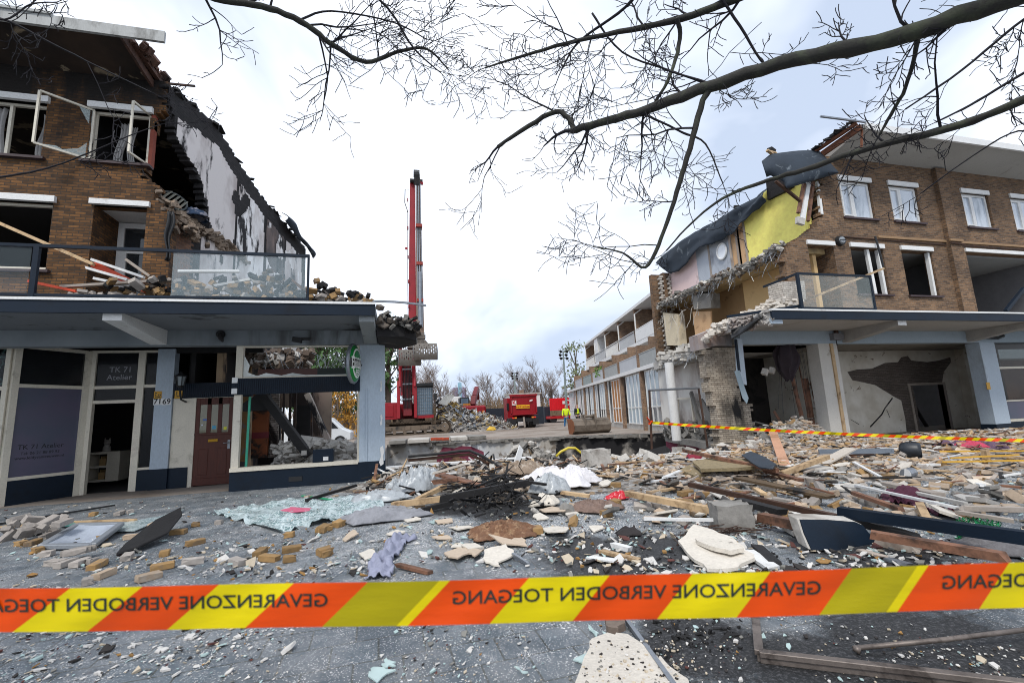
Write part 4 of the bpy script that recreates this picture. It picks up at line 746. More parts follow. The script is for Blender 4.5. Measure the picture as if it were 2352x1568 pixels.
def rods(parent, pts, n, drop, r=.008, m=None, seed=0, spread=.3):
    q = random.Random(seed); b = MB()
    for i in range(n):
        y_ = q.choice(pts); x, yy, z = y_[0]+q.uniform(-.15, .1), y_[1]+q.uniform(-spread, spread), y_[2]; P = [(x, yy, z)]; dx, dy = q.uniform(-.12, .04), q.uniform(-.12, .12)
        for k in range(4): x += dx+q.uniform(-.1, .08); yy += dy+q.uniform(-.08, .08); z += drop*q.uniform(-.1, .5)*-1; P.append((x, yy, z))
        b.tube(P, r, 4)
    return b.build('reinforcement_bars', m or M_steel(), parent)
rods(RB, [(interp(y_, sl_), y_, 6.78) for y_ in steps(12.7, 20, .5)], 80, .5, .008, None, 4)
# first floor: beige wall, doors, concrete post
b = MB(); b.box((14.7, 12.7, 4.0), (14.85, 16.2, 6.71)); b.build('beige_wall', paint('beige_plaster', '#c7a878', .9, var=.06, sc=1, dirt='#a98c62', dt=(.6, .75)), RB)
b = MB(); b.box((14.9, 16.2, 4.0), (15.0, 21.3, 6.71)); b.build('brown_wall', paint('brown_wall_paint', '#8f7350', .9, var=.15, dirt='#5b4632', dt=(.55, .68)), RB)
pdz = [onX(*z4(*q), 13.9) for q in ((322, 1295), (432, 1290), (435, 1455), (350, 1540))]; MB().prism(pdz, (.08, 0, 0)).build('room_door', paint('peach_door', '#c9a37a', .7), RB)
pdz = [onX(*z4(*q), 13.7) for q in ((315, 1190), (430, 1180), (435, 1270), (330, 1280))]; MB().prism(pdz, (.5, 0, 0)).build('concrete_beam_end', M_conc(), RB)
pdz = [onX(*z4(*q), 13.65) for q in ((140, 1300), (230, 1310), (245, 1500), (165, 1500))]; MB().prism(pdz, (.4, 0, 0)).build('cream_post', paint('cream_post_plaster', '#cdc0a6', .9, var=.1, dirt='#8f8577', dt=(.55, .68)), RB)
# ground floor slab edge, round column, cross wall
b = MB(); pe = [(x+.12*n1(y_*2, 7), y_) for x, y_ in [(11.1+.27*(y_-12.4), y_) for y_ in steps(12.4, 21.8, .35)]]; b.prism([(x, y_, -.28) for x, y_ in pe]+[(34, 21.8, -.28), (34, 12.4, -.28)], (0, 0, .27)); b.build('ground_slab', M_conc(), RB)
b = MB(); pe = [(x+.15*n1(y_*2, 3), y_) for x, y_ in [(10.9+.27*(y_-12.4), y_) for y_ in steps(13.2, 21.8, .3)]]; b.prism([(x, y_, 3.45) for x, y_ in pe]+[(14.9, 21.8, 3.45), (14.9, 13.2, 3.45)], (0, 0, .4)); b.build('first_floor_slab', M_conl(), RB)
b = MB()
for i in range(130):
    y_ = rnd.uniform(13, 21.6); x = 10.9+.27*(y_-12.4); b.obox((x+rnd.uniform(-.15, .5), y_, rnd.choice((3.9, 3.62, 3.5, 4.0))+rnd.uniform(-.08, .1)), (rnd.uniform(.08, .4), rnd.uniform(.1, .4), rnd.uniform(.06, .25)), ROT(rnd.uniform(-.5, .5), rnd.uniform(-.5, .5), rnd.uniform(0, 3)))
b.build('broken_floor_edge', M_conl(), RB)
rods(RB, [(10.9+.27*(y_-12.4), y_, 3.6) for y_ in steps(13.2, 21.5, .5)], 46, .4, .008, None, 9)
rods(RB, [(13.6, y_, 6.1) for y_ in (18, 19, 20, 20.6)], 14, 1.1, .012, M_conl(), 19)
rcx = onY(*z5(182, 580), 18.2); b = MB(); b.tube([(12.0, 18.2, 3.45), (12.02, 18.2, 0.0)], .2, 18); b.build('round_column', M_white(), RB); MB().box((11.85, 18.0, -2.6), (12.25, 18.4, -.29)).build('basement_column', M_conl(), RB)
b = MB(); b.box((13.4, 16.4, 0), (13.55, 21.4, 3.44)); b.build('cross_wall', plaster_mat('sooty_tiled_wall', '#cfccc6', soot='#6d6660', thr=(.55, .66), sc=.8), RB)
b = MB()
for i in range(170):
    y_ = rnd.uniform(14, 21); x = 11.6+.27*(y_-12.4)+abs(rnd.gauss(0, .6)); b.obox((min(x, 13.3), y_, rnd.uniform(0, .7)), (rnd.uniform(.1, .5), rnd.uniform(.1, .5), rnd.uniform(.05, .25)), ROT(rnd.uniform(-1, 1), rnd.uniform(-1, 1), rnd.uniform(0, 3)))
b.bar((12.9, 17.5, .2), (13.2, 18.5, 2.1), .12, .2); b.bar((13.1, 16.6, .1), (12.8, 17.4, 1.7), .1, .3); b.build('room_rubble', M_conc(), RB)
b = MB(); dz = [onX(*z5(*q), 13.2) for q in ((230, 725), (312, 720), (340, 930), (240, 935))]
for a, c in zip(dz[:3], dz[1:3]): b.bar(a, c, .08, .08)
b.bar(dz[0], dz[3], .08, .08); b.build('inner_door_frame', M_cream(), RB)
b = MB()
for i in range(24): b.obox((rnd.uniform(11.2, 13.5), rnd.uniform(13, 21), -1.3+rnd.uniform(-.8, .6)), (rnd.uniform(.2, 1.0), rnd.uniform(.1, .3), rnd.uniform(.05, .2)), ROT(rnd.uniform(-1, 1), rnd.uniform(-1, 1), rnd.uniform(0, 3)))
b.build('basement_rubble', M_soot(), RB); MB().box((13.6, 12.5, -2.6), (13.75, 21.6, -.29)).build('basement_wall', paint('maroon_wall_paint', '#6d2c40', .85), RB)
# grey brick pier at the torn end
PY = 12.75
ppx = [onY(*z5(*q), PY) for q in ((375, 420), (405, 560), (440, 720), (470, 850), (480, 1010), (690, 1010), (690, 870), (665, 760), (610, 730), (600, 560), (585, 410))]
zs_ = steps(-.05, 3.5, .0755); pol = [(p.x, p.z) for p in ppx]
b = MB().cells((0, PY, 0), (1, 0, 0), (0, .35, 0), steps(8.8, 12, .1075), zs_, lambda x, z: inpoly(x+.05*math.floor(2*n1(int(z/.0755)*.6, 4)), max(.02, z), pol)); b.build('brick_pier', M_brickG(), RB)
pq = [onY(*z5(*q), PY-.03) for q in ((350, 335), (440, 300), (545, 268), (565, 400), (460, 400), (362, 425))]; MB().prism(pq, (0, .45, 0)).build('pier_head', plaster_mat('rendered_pier_head', '#a3a7ad', soot='#5c5b5c', thr=(.55, .68), sc=1.1), RB)
b = MB()
for i in range(420):   # loose pale bricks heaped on the broken first floor
    q = rnd.random(); px = 395+q*590; py = interp(px, [(395, 345), (450, 270), (530, 245), (600, 212), (700, 178), (800, 122), (870, 108), (985, 130)])+rnd.random()*60; p = onY(*z5(px, py), PY-.1-1.4*q+rnd.uniform(-.5, .5)); b.obox(p, (rnd.uniform(.08, .24), rnd.uniform(.08, .14), rnd.uniform(.05, .1)), ROT(rnd.uniform(-.4, .4), rnd.uniform(-.4, .4), rnd.uniform(0, 3)))
b.build('heaped_bricks', paint('pale_loose_brick', '#cbc4ba', .92, var=.18, sc=4, dirt='#97897a', dt=(.52, .66), dsc=3), RB)
b = MB(); p = onY(*z5(900, 70), YC+1.3); b.obox(p, (1.1, .5, .6), ROT(.1, -.12, .2)); b.build('brick_lump', brick('white_brick', '#c7c2ba', '#b0aaa2', '#8d877f'), RB)
# canopy
XC = 10.1
b = MB(); b.box((XC+.03, YC+.06, cz0+.03), (34, YW+.2, cz1)); b.build('canopy', paint('pale_canopy_soffit', '#a9a7a2', .8, var=.1, sc=.7, dirt='#7b766c', dt=(.55, .75), dsc=.8), RB)
cfo = MB().box((XC, YC, cz0), (34, YC+.06, 4.0)).build('canopy_fascia', mN, RB); MB().box((XC-.02, YC-.025, 4.0), (34, YC+.07, 4.05)).build('drip_edge', mW, cfo)
b = MB(); b.prism([(9.92, YW-.6, cz1-.02), (XC+.05, YC+.06, cz1-.02), (XC+.05, YW+.2, cz1-.02), (10.2, YW+.3, cz1-.02)], (0, 0, -.3)); b.prism([(9.9, YW-.7, cz1), (XC, YC-.02, cz1), (XC+.05, YC+.2, cz1), (9.98, YW-.55, cz1)], (0, 0, .08))
for i in range(60): t_ = rnd.random(); b.obox((9.9+(XC-9.9)*t_+rnd.uniform(-.06, .06), YW-.65+(YC-YW+.7)*t_+rnd.uniform(-.03, .15), rnd.uniform(3.62, 4.02)), [rnd.uniform(.03, .13) for _ in range(3)], ROT(rnd.random(), rnd.random(), rnd.random()*3))
b.build('torn_canopy_end', plaster_mat('sooty_canopy_edge', '#a6a39e', thr=(.56, .66), sc=1.3), RB)
b = MB(); p0, p1 = onY(*z5(535, 222), YC+.5), onY(*z5(990, 155), YC+.15); b.bar(p0, p1, .08, .07); b.build('loose_drip_edge', mN, RB)
b = MB(); b.grid(lambda u, v: onY(*z5(560+210*u, 300-80*u+60*v*(1-u*.6)), YC+.9-.7*u).lerp(onY(*z5(560+210*u, 300-80*u+60*v*(1-u*.6)), YC+1.2), .3+.3*sin(u*6+v*3)), 12, 6); b.build('torn_felt', M_black(), RB, True, solid=.02)
mBr = paint('pale_blue_beam', '#98a6b0', .75, var=.08, sc=.8, dirt='#75767a', dt=(.62, .78))
b = MB(); b.box((XC+.6, YW-.12, 3.36), (34, YW+.16, cz0+.028)); b.build('beam', mBr, RB)
for x in (15.0, 20.9, 26.5):
    MB().prism([(x-.17, YC+.14, cz0+.028), (x-.17, YC+.14, cz0-.13), (x-.17, YW-.12, 3.38), (x-.17, YW-.12, cz0+.028)], (.34, 0, 0)).build('bracket', paint('grey_bracket', '#a09d98', .8), RB); MB().box((x-.17, YC+.13, cz0-.13), (x+.17, YC+.139, cz0+.025)).build('bracket_end', mW, RB)
MB().box((XC+.02, YC+.07, cz0-.12), (XC+.4, YC+.14, cz0+.028)).build('bracket_end', mP, RB)
# front columns and ground floor rooms
mCol = paint('chipped_white_column', '#bdbab3', .85, var=.1, sc=2, dirt='#7d6f5c', dt=(.6, .72), dsc=2.2)
b = MB(); b.box((13.78, YW-.1, -.005), (14.58, YW+.35, 3.36)); o = b.build('column', mCol, RB); MB().box((14.26, YW-.14, .0), (14.38, YW-.1, 3.36)).build('timber_batten', M_wood(), o)
b = MB(); b.box((21.38, YW-.1, .32), (22.18, YW+.35, 3.36)); o = b.build('column', mP, RB); MB().box((21.36, YW-.12, -.005), (22.2, YW+.36, .32)).build('plinth', mN, o); 
p = onY(*z5(2132, 645), YW-.1); MB().box((p.x-.09, YW-.115, p.z-.13), (p.x+.09, YW-.1, p.z+.13)).build('meter_sticker', plain('yellow_sticker', '#c08f14'), o)
b = MB(); q = [onY(*z5(*a), YW-.25) for a in ((590, 355), (625, 360), (655, 640), (625, 630), (600, 550))]; b.prism(q, (0, .08, 0)); b.build('torn_column_casing', mP, RB); MB().bar(onY(*z5(586, 360), YW-.26), onY(*z5(608, 560), YW-.26), .07, .05).build('casing_edge', mN, RB)
b = MB(); q = [onY(*z5(*a), YW-.3) for a in ((580, 555), (610, 550), (640, 650), (665, 720), (655, 755), (630, 720))]; b.prism(q, (0, .02, 0)); b.build('torn_cladding', paint('blue_cladding', '#8799a3', .6), RB)
YI = 15.0
def i5(x, y): p = onY(*z5(x, y), YI); return p.x, p.z
t = NT('cracked_plaster_wall'); v, sp = wallvec(t)
bt = t.n('ShaderNodeTexBrick', {'Vector': v, 'Color1': lin('#665c55'), 'Color2': lin('#574f4a'), 'Mortar': lin('#49443f'), 'Scale': 1.0, 'Mortar Size': .008, 'Brick Width': .215, 'Row Height': .068})
c = t.mix(t.ramp(t.noise(1.3, 6, .6), .35, .65), lin('#c0b8a9'), lin('#dbd6cb')); c = t.mix(t.ramp(t.noise(2.3, 7, .7, dist=.7), .63, .66), c, lin('#7a6a5b'))
mPw = t.fin(c, .9)
t = NT('bare_wall_brick'); v, sp = wallvec(t)
bt = t.n('ShaderNodeTexBrick', {'Vector': v, 'Color1': lin('#6b615a'), 'Color2': lin('#595049'), 'Mortar': lin('#45403b'), 'Scale': 1.0, 'Mortar Size': .008, 'Brick Width': .215, 'Row Height': .068})
t.bump(t.mul(bt.outputs['Fac'], -1), .5); mPb = t.fin(t.mix(.5, bt.outputs[0], t.mix(t.ramp(t.noise(1.5, 5), .3, .7), (.6, .6, .6), (1.3, 1.3, 1.3)), 'MULTIPLY'), .95)
dx0, dx1 = i5(1680, 800)[0], i5(1885, 800)[0]; dzt = i5(1760, 640)[1]
b = MB(); b.cells((0, YI, 0), (1, 0, 0), (0, .2, 0), merge(steps(16.5, 27, .6), [dx0, dx1]), merge(steps(-.01, 3.76, .4), [dzt]), lambda x, z: not (dx0 < x < dx1 and z < dzt)); b.build('inner_wall', mPw, RB)
br = [(1270, 560), (1330, 545), (1420, 540), (1500, 505), (1580, 500), (1600, 470), (1640, 462), (1660, 490), (1760, 500), (1830, 490), (1900, 470), (1905, 500), (1860, 560), (1850, 625), (1665, 632), (1680, 700), (1700, 800), (1720, 945), (1635, 955), (1625, 850), (1600, 735), (1545, 705), (1440, 640), (1300, 610)]
MB().prism([(*i5(*q)[:1], YI-.004, i5(*q)[1]) for q in br], (0, .003, 0)).build('bare_brick_patch', mPb, RB)
for k, cr_ in enumerate((((1545, 720), (1500, 780), (1480, 820), (1410, 895)), ((1510, 790), (1530, 840)), ((1290, 850), (1340, 880)))): MB().tube([(i5(*q)[0], YI-.002, i5(*q)[1]) for q in cr_], .03 if k == 0 else .012, 4).build('wall_crack', M_soot(), RB)
b = MB(); b.box((dx0-.12, YI-.03, 0), (dx0, YI+.2, dzt+.1)); b.box((dx1, YI-.03, 0), (dx1+.12, YI+.2, dzt+.1)); b.box((dx0, YI-.03, dzt), (dx1, YI+.2, dzt+.1)); b.build('inner_door_frame', M_oldwood(), RB)
b = MB(); b.bar((dx0+.1, YI+.3, 1.7), (dx1-.5, YI+.6, .1), .14, .06); b.build('fallen_beam', M_char(), RB); MB().box((dx0-1, YI+2, 0), (dx1+6, YI+2.1, 3.4)).build('back_wall', paint('grey_room_wall', '#6f6f72', .9), RB)
b = MB(); x = i5(1935, 500)[0]; b.box((x, YI-.35, 0), (x+2.2, YI-.002, 3.5)); b.build('chimney_breast', mPw, RB)
MB().box((16.5, YI+.21, 0), (16.65, 17.5, 3.6)).build('return_wall', mPw, RB)
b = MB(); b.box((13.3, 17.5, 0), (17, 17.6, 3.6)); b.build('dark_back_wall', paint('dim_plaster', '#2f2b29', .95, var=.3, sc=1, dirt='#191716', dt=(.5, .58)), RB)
b = MB(); b.box((11.0, YW+.18, 3.45), (34, YI, 3.8)); b.box((13.5, YI, 3.5), (16.7, 17.6, 3.8)); b.build('room_ceiling', paint('dirty_ceiling', '#8a8378', .9, var=.15, dirt='#4a453f', dt=(.5, .7)), RB)
b = MB()
for (q0, q1, w_) in (((920, 540), (990, 830), .09), ((1010, 600), (1070, 1000), .14), ((960, 450), (1060, 980), .03), ((1040, 610), (1075, 770), .02), ((820, 800), (905, 940), .07)): b.bar(onY(*z5(*q0), YW+.6), onY(*z5(*q1), YW+.45), w_, w_)
b.build('hanging_lath', M_brownwood(), RB)
b = MB()
for k in range(16): 
    q = rnd.uniform(700, 1130); a = onY(*z5(q, 400), YW+.5); b.tube([a, a+V((rnd.uniform(-.1, .1), 0, -rnd.uniform(.4, 1.6))), a+V((rnd.uniform(-.2, .2), .1, -rnd.uniform(1.6, 2.4)))], .006, 3)
b.build('hanging_wires', M_black(), RB)
for q, s in (((765, 560), .16), ((808, 552), .15), ((1077, 765), .17), ((1090, 655), .1)): MB().obox(onY(*z5(*q), YW+.5), (s, s, s*1.3), ROT(.3, .4, .5)).build('hanging_plaster', M_conl(), RB)
cb_ = onY(*z5(895, 480), YW+.3); b = MB(); b.grid(lambda u, v: cb_+V(((.08+.3*sin(pi*min(1, v*1.02))*(1+.3*sin(2*pi*u*5+v*5)+.35*n1(cos(2*pi*u)*2, sin(2*pi*u)*2, v*5)))*cos(2*pi*u)+.08*n1(v*4, 1), (.1+.2*sin(pi*v)*(1+.4*sin(2*pi*u*6+v*3)))*sin(2*pi*u), .75-1.5*v+.1*n1(cos(2*pi*u)*2, sin(2*pi*u)*2)*v)), 48, 20); b.build('hanging_cloth', paint('dark_purple_cloth', '#2b2228', .9, var=.4, sc=4), RB, True)
lb_ = onY(*z5(1205, 345), YW-.2); l_ = thing('junction_box', 'grey lamp box hanging from the pale blue beam of the brown building', 'lamp', lb_); MB().obox(lb_, (.42, .16, .22)).build('housing', paint('grey_box', '#77777a', .6), l_); MB().cyl(lb_+V((0, 0, .11)), lb_+V((0, 0, .24)), .07, 8).build('cap', M_rust(), l_); MB().tube([lb_+V((-.05, 0, -.1)), lb_+V((-.04, 0, -.3))], .015, 4).build('cable', M_black(), l_)
b = MB(); q = onY(*z5(2105, 355), YW-.2); b.tube([q+V((0, 0, .05)), q+V((.6, -.1, 0)), q+V((.9, -.1, .08))], .06, 6); b.build('roller_bracket', M_black(), RB)
# shop to the far right
b = MB(); b.box((22.2, YW+.05, .35), (34, YW+.2, .45)); b.box((22.2, YW+.05, 2.35), (34, YW+.15, 2.43)); b.box((22.2, YW+.05, 1.1), (34, YW+.15, 1.16)); b.build('shop_frame', M_cream(), RB)
MB().box((22.2, YW+.04, 0), (34, YW+.2, .35)).build('plinth', mN, RB); MB().box((22.2, YW+.1, .45), (34, YW+.106, 3.36)).build('pane', mDG, RB); MB().box((22.2, YW+.09, .46), (34, YW+.098, 1.09)).build('frosted_pane', mFr, RB)
# balcony glass
b = MB(); b.box((11.2, BY, 5.08), (13.95, BY+.05, 5.14)); b.box((11.1, BY, 4.07), (13.95, BY+.05, 4.12)); b.bar((11.2, BY+.02, 4.05), (11.2, BY+.02, 5.12), .09, .06); b.bar((13.9, BY+.02, 4.05), (13.9, BY+.02, 5.1), .07, .05); b.bar((11.2, BY+.02, 5.1), (11.3, YW-.7, 5.1), .05, .06); bl = b.build('balustrade', mN, RB)
MB().box((11.25, BY+.015, 4.12), (13.9, BY+.025, 5.08)).build('glass_panel', glassy('pale_balcony_glass', (.7, .8, .78), .1, .03), bl)
plank('curtain_pole', 'pale wooden pole slanting behind the balcony glass of the brown building', 'pole', onY(*z4(1060, 1205), YC+.5), onY(*z4(1490, 1030), YC+.9), .06, .06, M_wood())
b = MB(); b.bar(onY(*z4(2240, 1290), YC+.3), onY(*z4(2352, 1150), YC+.3), .1, .1); b.build('slanting_rail', mN, RB)
for i, (q0, q1) in enumerate((((1440, 835), (1490, 1020)),)): MB().tube([onY(*z4(*q0), YW-.15), onY(*z4(1460, 900), YW-.2), onY(*z4(*q1), YW-.2)], .035, 6).build('loose_cable', M_black(), RB)
wl_ = onY(*z4(1228, 860), YW-.06); l_ = thing('bulkhead_lamp', 'round black bulkhead lamp on the brown brick wall', 'lamp', wl_); b = MB(); b.tube([wl_+V((0, .06, 0)), wl_+V((0, -.06, 0))], [.19, .17], 20); b.tube([wl_+V((-.14, -.1, 0)), wl_+V((0, -.14, 0)), wl_+V((.14, -.1, 0))], .015, 4); b.build('housing', M_black(), l_)
MB().tube([wl_+V((0, -.05, 0)), wl_+V((0, -.1, 0)), wl_+V((0, -.125, 0))], [.13, .11, .02], 18).build('glass', plain('grey_lamp_glass', '#8b9196', .2), l_)
# ------------------------------------------------------------------ terrace of flats running back on the right
TE = thing('terraced_flats', 'low brown terrace of flats with white balconies running back behind the torn building', 'building', (20, 40, 0))
ta = radians(12); TD, TN = V((sin(ta), cos(ta), 0)), V((-cos(ta), sin(ta), 0)); TA = V((20.2, 39.9, 0))
T = lambda s, k, z: TA+TD*s+TN*k+V((0, 0, z))
def tbox(b, s0, s1, k0, k1, z0, z1_, mi=0): b.hexa([T(s0, k0, z0), T(s1, k0, z0), T(s1, k1, z0), T(s0, k1, z0)], [T(s0, k0, z1_), T(s1, k0, z1_), T(s1, k1, z1_), T(s0, k1, z1_)], mi)
mTB = brick('terrace_brick', '#94785e', '#735a48', '#8a7d72'); S0, S1, S2 = -16, 12.6, 19; BAY = 5.0
b = MB(); tbox(b, S0, S1, -9, -1.7, 0, 9.3); tbox(b, S1+.02, S2, -7, -.2, 0, 4.1); b.build('wall', mTB, TE)
b = MB(); tbox(b, S0, S1+.25, -9, .12, 9.32, 9.55); b.build('roof', mW, TE)
b = MB(); tbox(b, S0, S1, -1.68, .05, 6.32, 6.62); tbox(b, S0, S2, -1.68, 1.62, 3.95, 4.2); b.build('balcony_slab', mW, TE)
mPan = paint('pale_balcony_panel', '#b3b6ba', .6, var=.08, sc=1.5)
for i in range(7):
    s = S1-BAY*i; b = MB()
    tbox(b, s-.32, s, -1.66, -.05, 6.64, 9.3); tbox(b, s-.32, s, -1.66, .7, 4.22, 6.3); tbox(b, s-.32, s, .72, 1.62, 4.22, 5.7); tbox(b, s-.35, s-.03, 1.3, 1.55, 0, 3.94); b.build('fin_wall', mTB, TE)
    if i < 6:
        b = MB(); tbox(b, s-BAY+.05, s-.4, .0, .06, 6.64, 7.55) if i == 4 else None
        for q in range(40): tbox(b, s-BAY+.05+q*.114, s-BAY+.08+q*.114, .0, .04, 6.64, 7.5)
        tbox(b, s-BAY+.02, s-.36, -.01, .07, 7.56, 7.62); b.build('railing', mPan if i % 2 else mW, TE)
        b = MB(); tbox(b, s-BAY+.05, s-.4, 1.5, 1.55, 4.22, 5.05); tbox(b, s-BAY+.02, s-.36, 1.49, 1.57, 5.06, 5.12); b.build('railing', [mPan, paint('net_panel', '#9c9f9e', .7, var=.2, sc=4), paint('mosaic_panel', '#8e9a98', .7, var=.5, sc=9)][2 if i == 1 else i % 2], TE)
        b = MB(); tbox(b, s-BAY+.9, s-1.2, -1.69, -1.62, 6.7, 8.9); o = b.build('window', mW, TE); g_ = MB(); tbox(g_, s-BAY+1.0, s-2.8, -1.615, -1.6, 6.9, 8.8); tbox(g_, s-2.65, s-1.3, -1.615, -1.6, 6.9, 8.8); g_.build('pane', mRef, o)
        b = MB(); tbox(b, s-BAY+.9, s-1.2, -1.69, -1.62, 4.25, 6.25); o = b.build('window', mW, TE); g_ = MB(); tbox(g_, s-BAY+1.0, s-2.8, -1.615, -1.6, 4.4, 6.15); g_.build('pane', mDG, o)
    if i in (1, 2): 
        b = MB(); tbox(b, s-1.9, s-.34, -1.6, .0, 6.65, 9.28) if i == 1 else None; b.build('white_screen', mW, TE) if i == 1 else None
    dp = MB().tube([T(s-.5, .02, 6.7), T(s-.5, .02, 8.9), T(s-.7, -.5, 9.25)], .06, 6).build('downpipe', mW, TE)
b = MB(); tbox(b, S0, S2, .9, 1.34, 0, .35); b.build('dado', M_conl(), TE); b = MB(); tbox(b, S0, S2, .3, .7, 0, 3.94); b.build('ground_floor_wall', mW, TE)
for i in range(8):
    s = S2-.6-BAY*i*.9; kind = i % 3; b = MB()
    for q in range(5): tbox(b, s-3.6+q*.85, s-3.5+q*.85, 1.34, 1.42, .36, 3.9)
    for z in (.36, 1.5, 3.82): tbox(b, s-3.5, s-.1, 1.34, 1.4, z, z+.08)
    o = b.build('window', mW, TE); g_ = MB(); tbox(g_, s-3.55, s-.15, 1.36, 1.37, 1.5 if kind == 1 else .4, 3.85); g_.build('pane', paint('pale_curtained_pane', '#aebcc4', .15, var=.2, sc=2, bump=0) if i != 5 else paint('boarded_pane', '#a56f3a', .7), o)
b = MB(); tbox(b, -1.2, .6, 1.5, 1.56, 5.0, 5.25)
for i in range(60): b.obox(T(rnd.uniform(-1.2, .8), rnd.uniform(1.2, 1.7), rnd.uniform(4.6, 5.5)), (.14, .14, .02), ROT(rnd.random()*3, rnd.random()*3, 0))
tag(b.build('potted_plant', paint('potplant_green', '#54762b', .7, var=.4, sc=6)), 'green pot plants trailing over the terrace balcony railing', 'plant')
# building beyond the open bay
BB = thing('balcony_block', 'pale balcony block seen through the open bay of the brown building', 'building', (40, 32, 0)); b = MB(); b.box((30, 34, 0), (70, 44, 13)); b.build('wall', mTB, BB)
b = MB(); b.box((30, 32, 4.7), (70, 34, 5.0)); b.box((30, 32, 5.0), (70, 32.1, 6.5)); b.box((30, 32, 8.4), (70, 34, 8.7)); b.build('balcony', paint('pale_cyan_balcony', '#a9bdc2', .6), BB)
for x in (38, 43, 48, 53): b = MB(); frame_bars(b, x, x+3, 1.5, 4.6, 33.9, .2, .1, (x+1.5,)); o = b.build('window', mW, BB); MB().box((x+.2, 33.95, 1.7), (x+2.8, 33.96, 4.4)).build('pane', mDG, o)
# ------------------------------------------------------------------ demolition machines
mRd, mTk, mStl, mBk = M_red(), paint('muddy_track', '#4b3f33', .9, var=.35, sc=3, dirt='#7a6c5c', dt=(.5, .7)), M_steel(), M_black()
EX = thing('demolition_excavator', 'tall red demolition excavator with long upright boom and perforated grapple', 'excavator', (1.2, 45, 0))
def track(par, x0, x1, y0, y1, h):
    r = h/2; P = [(x1-r+r*sin(a), r-r*cos(a)) for a in [pi*i/10 for i in range(11)]]+[(x0+r-r*sin(a), r+r*cos(a)) for a in [pi*i/10 for i in range(11)]]
    I = [(x1-r+(r-.12)*sin(a), r-(r-.12)*cos(a)) for a in [pi*i/10 for i in range(11)]]+[(x0+r-(r-.12)*sin(a), r+(r-.12)*cos(a)) for a in [pi*i/10 for i in range(11)]]
    b = MB(); n = len(P)
    for i in range(n):
        j = (i+1) % n; q = [P[i], P[j], I[j], I[i]]; b.hexa([(x, y0, z) for x, z in q], [(x, y1, z) for x, z in q])
    L_ = 0
    for i in range(n):
        j = (i+1) % n; a, c = V((P[i][0], 0, P[i][1])), V((P[j][0], 0, P[j][1])); m = max(1, int((c-a).length/.24)); d = (c-a).normalized() if (c-a).length > 1e-6 else V((1, 0, 0)); nrm = V((d.z, 0, -d.x))
        for k in range(m): p = a.lerp(c, (k+.5)/m)+nrm*.02; b.bar((p.x, y0-.06, p.z), (p.x, y1+.06, p.z), .16, .07, up=tuple(nrm))
    b.build('track', mTk, par)
    f = MB(); f.box((x0+r, y0+.1, h*.3), (x1-r, y1-.1, h*.72)); nw = int((x1-x0)/.9)
    for i in range(nw): x = x0+r*.9+(x1-x0-r*1.8)*i/(nw-1); f.cyl((x, y0+.02, h*.22), (x, y0+.3, h*.22), h*.13, 10)
    for x in (x0+r, x1-r): f.cyl((x, y0+.03, r), (x, y0+.3, r), r*.7, 14)
    for k in range(3): x = x0+(x1-x0)*(.3+.2*k); f.box((x, y0-.01, h*.38), (x+.5, y0+.1, h*.68))
    f.build('track_frame', paint('muddy_frame', '#6f6255', .9, var=.25, dirt='#33302e', dt=(.5, .65)), par)
track(EX, -3.4, 4.95, 43.2, 44.0, 1.15); track(EX, -3.4, 4.95, 46.4, 47.2, 1.15)
b = MB(); b.box((-.6, 44.0, .5), (3.2, 46.4, 1.2)); b.cyl((1.2, 45.2, 1.2), (1.2, 45.2, 1.45), 1.5, 20); b.build('undercarriage', mTk, EX)
b = MB(); b.box((-1.4, 44.2, 1.45), (.3, 50, 3.0)); b.box((.3, 45.5, 1.45), (3.4, 50, 2.9)); b.box((-1.2, 44.16, 1.7), (-.2, 44.2, 2.8)); b.build('engine_house', mRd, EX, bevel=.06)
b = MB(); b.box((1.72, 43.6, 1.45), (3.42, 45.45, 1.72)); b.build('cab_base', mRd, EX)
b = MB(); 
for x in (1.8, 3.34):
    for y_ in (43.75, 45.35): b.box((x-.05, y_-.05, 1.72), (x+.05, y_+.05, 4.3))
b.box((1.74, 43.7, 4.3), (3.4, 45.4, 4.42)); b.box((1.74, 43.5, 4.42), (3.4, 43.9, 4.7)); cb = b.build('cab', M_black(), EX)
MB().box((1.84, 43.78, 1.74), (3.3, 45.3, 4.28)).build('cab_glass', paint('cab_glass', '#5f7484', .08, var=.35, sc=1.5, bump=0), cb)
b = MB()
for i in range(9): x = 1.82+i*.19; b.tube([(x, 43.6, 1.8), (x, 43.6, 4.25)], .018, 4)
for i in range(9): z = 1.8+i*.3; b.tube([(1.8, 43.58, z), (3.36, 43.58, z)], .018, 4)
b.build('cab_guard', mStl, cb); MB().box((3.5, 43.7, 3.1), (3.75, 43.8, 3.7)).build('mirror', M_black(), cb)
b = MB(); b.prism([(.62, 43.9, 1.7), (.62, 45.2, 1.7), (.62, 45.6, 7.6), (.62, 44.3, 8.0)], (.85, 0, 0)); [b.box((.62+.0*k, 43.9-.02, 2.6+k), (1.47, 43.9, 2.64+k)) for k in range(0)]; b.build('lower_boom', paint('shaded_red_boom', '#6d0a14', .45, var=.2), EX, bevel=.05)  # centre plate in a darker red: its recessed shade is put into the colour
b = MB(); [b.prism([(x, 43.6, 3.6), (x, 44.6, 3.6), (x, 44.9, 7.7), (x, 44.1, 8.1)], (.2, 0, 0)) for x in (.4, 1.5)]; b.build('boom_side', mRd, EX, bevel=.03)
b = MB()
for x in (.1, 1.62): b.prism([(x, 43.4, 1.5), (x, 44.2, 1.5), (x, 44.2, 4.2), (x, 43.9, 5.0), (x, 43.5, 4.4)], (.28, 0, 0))
b.build('boom_foot', mRd, EX, bevel=.03)
b = MB()
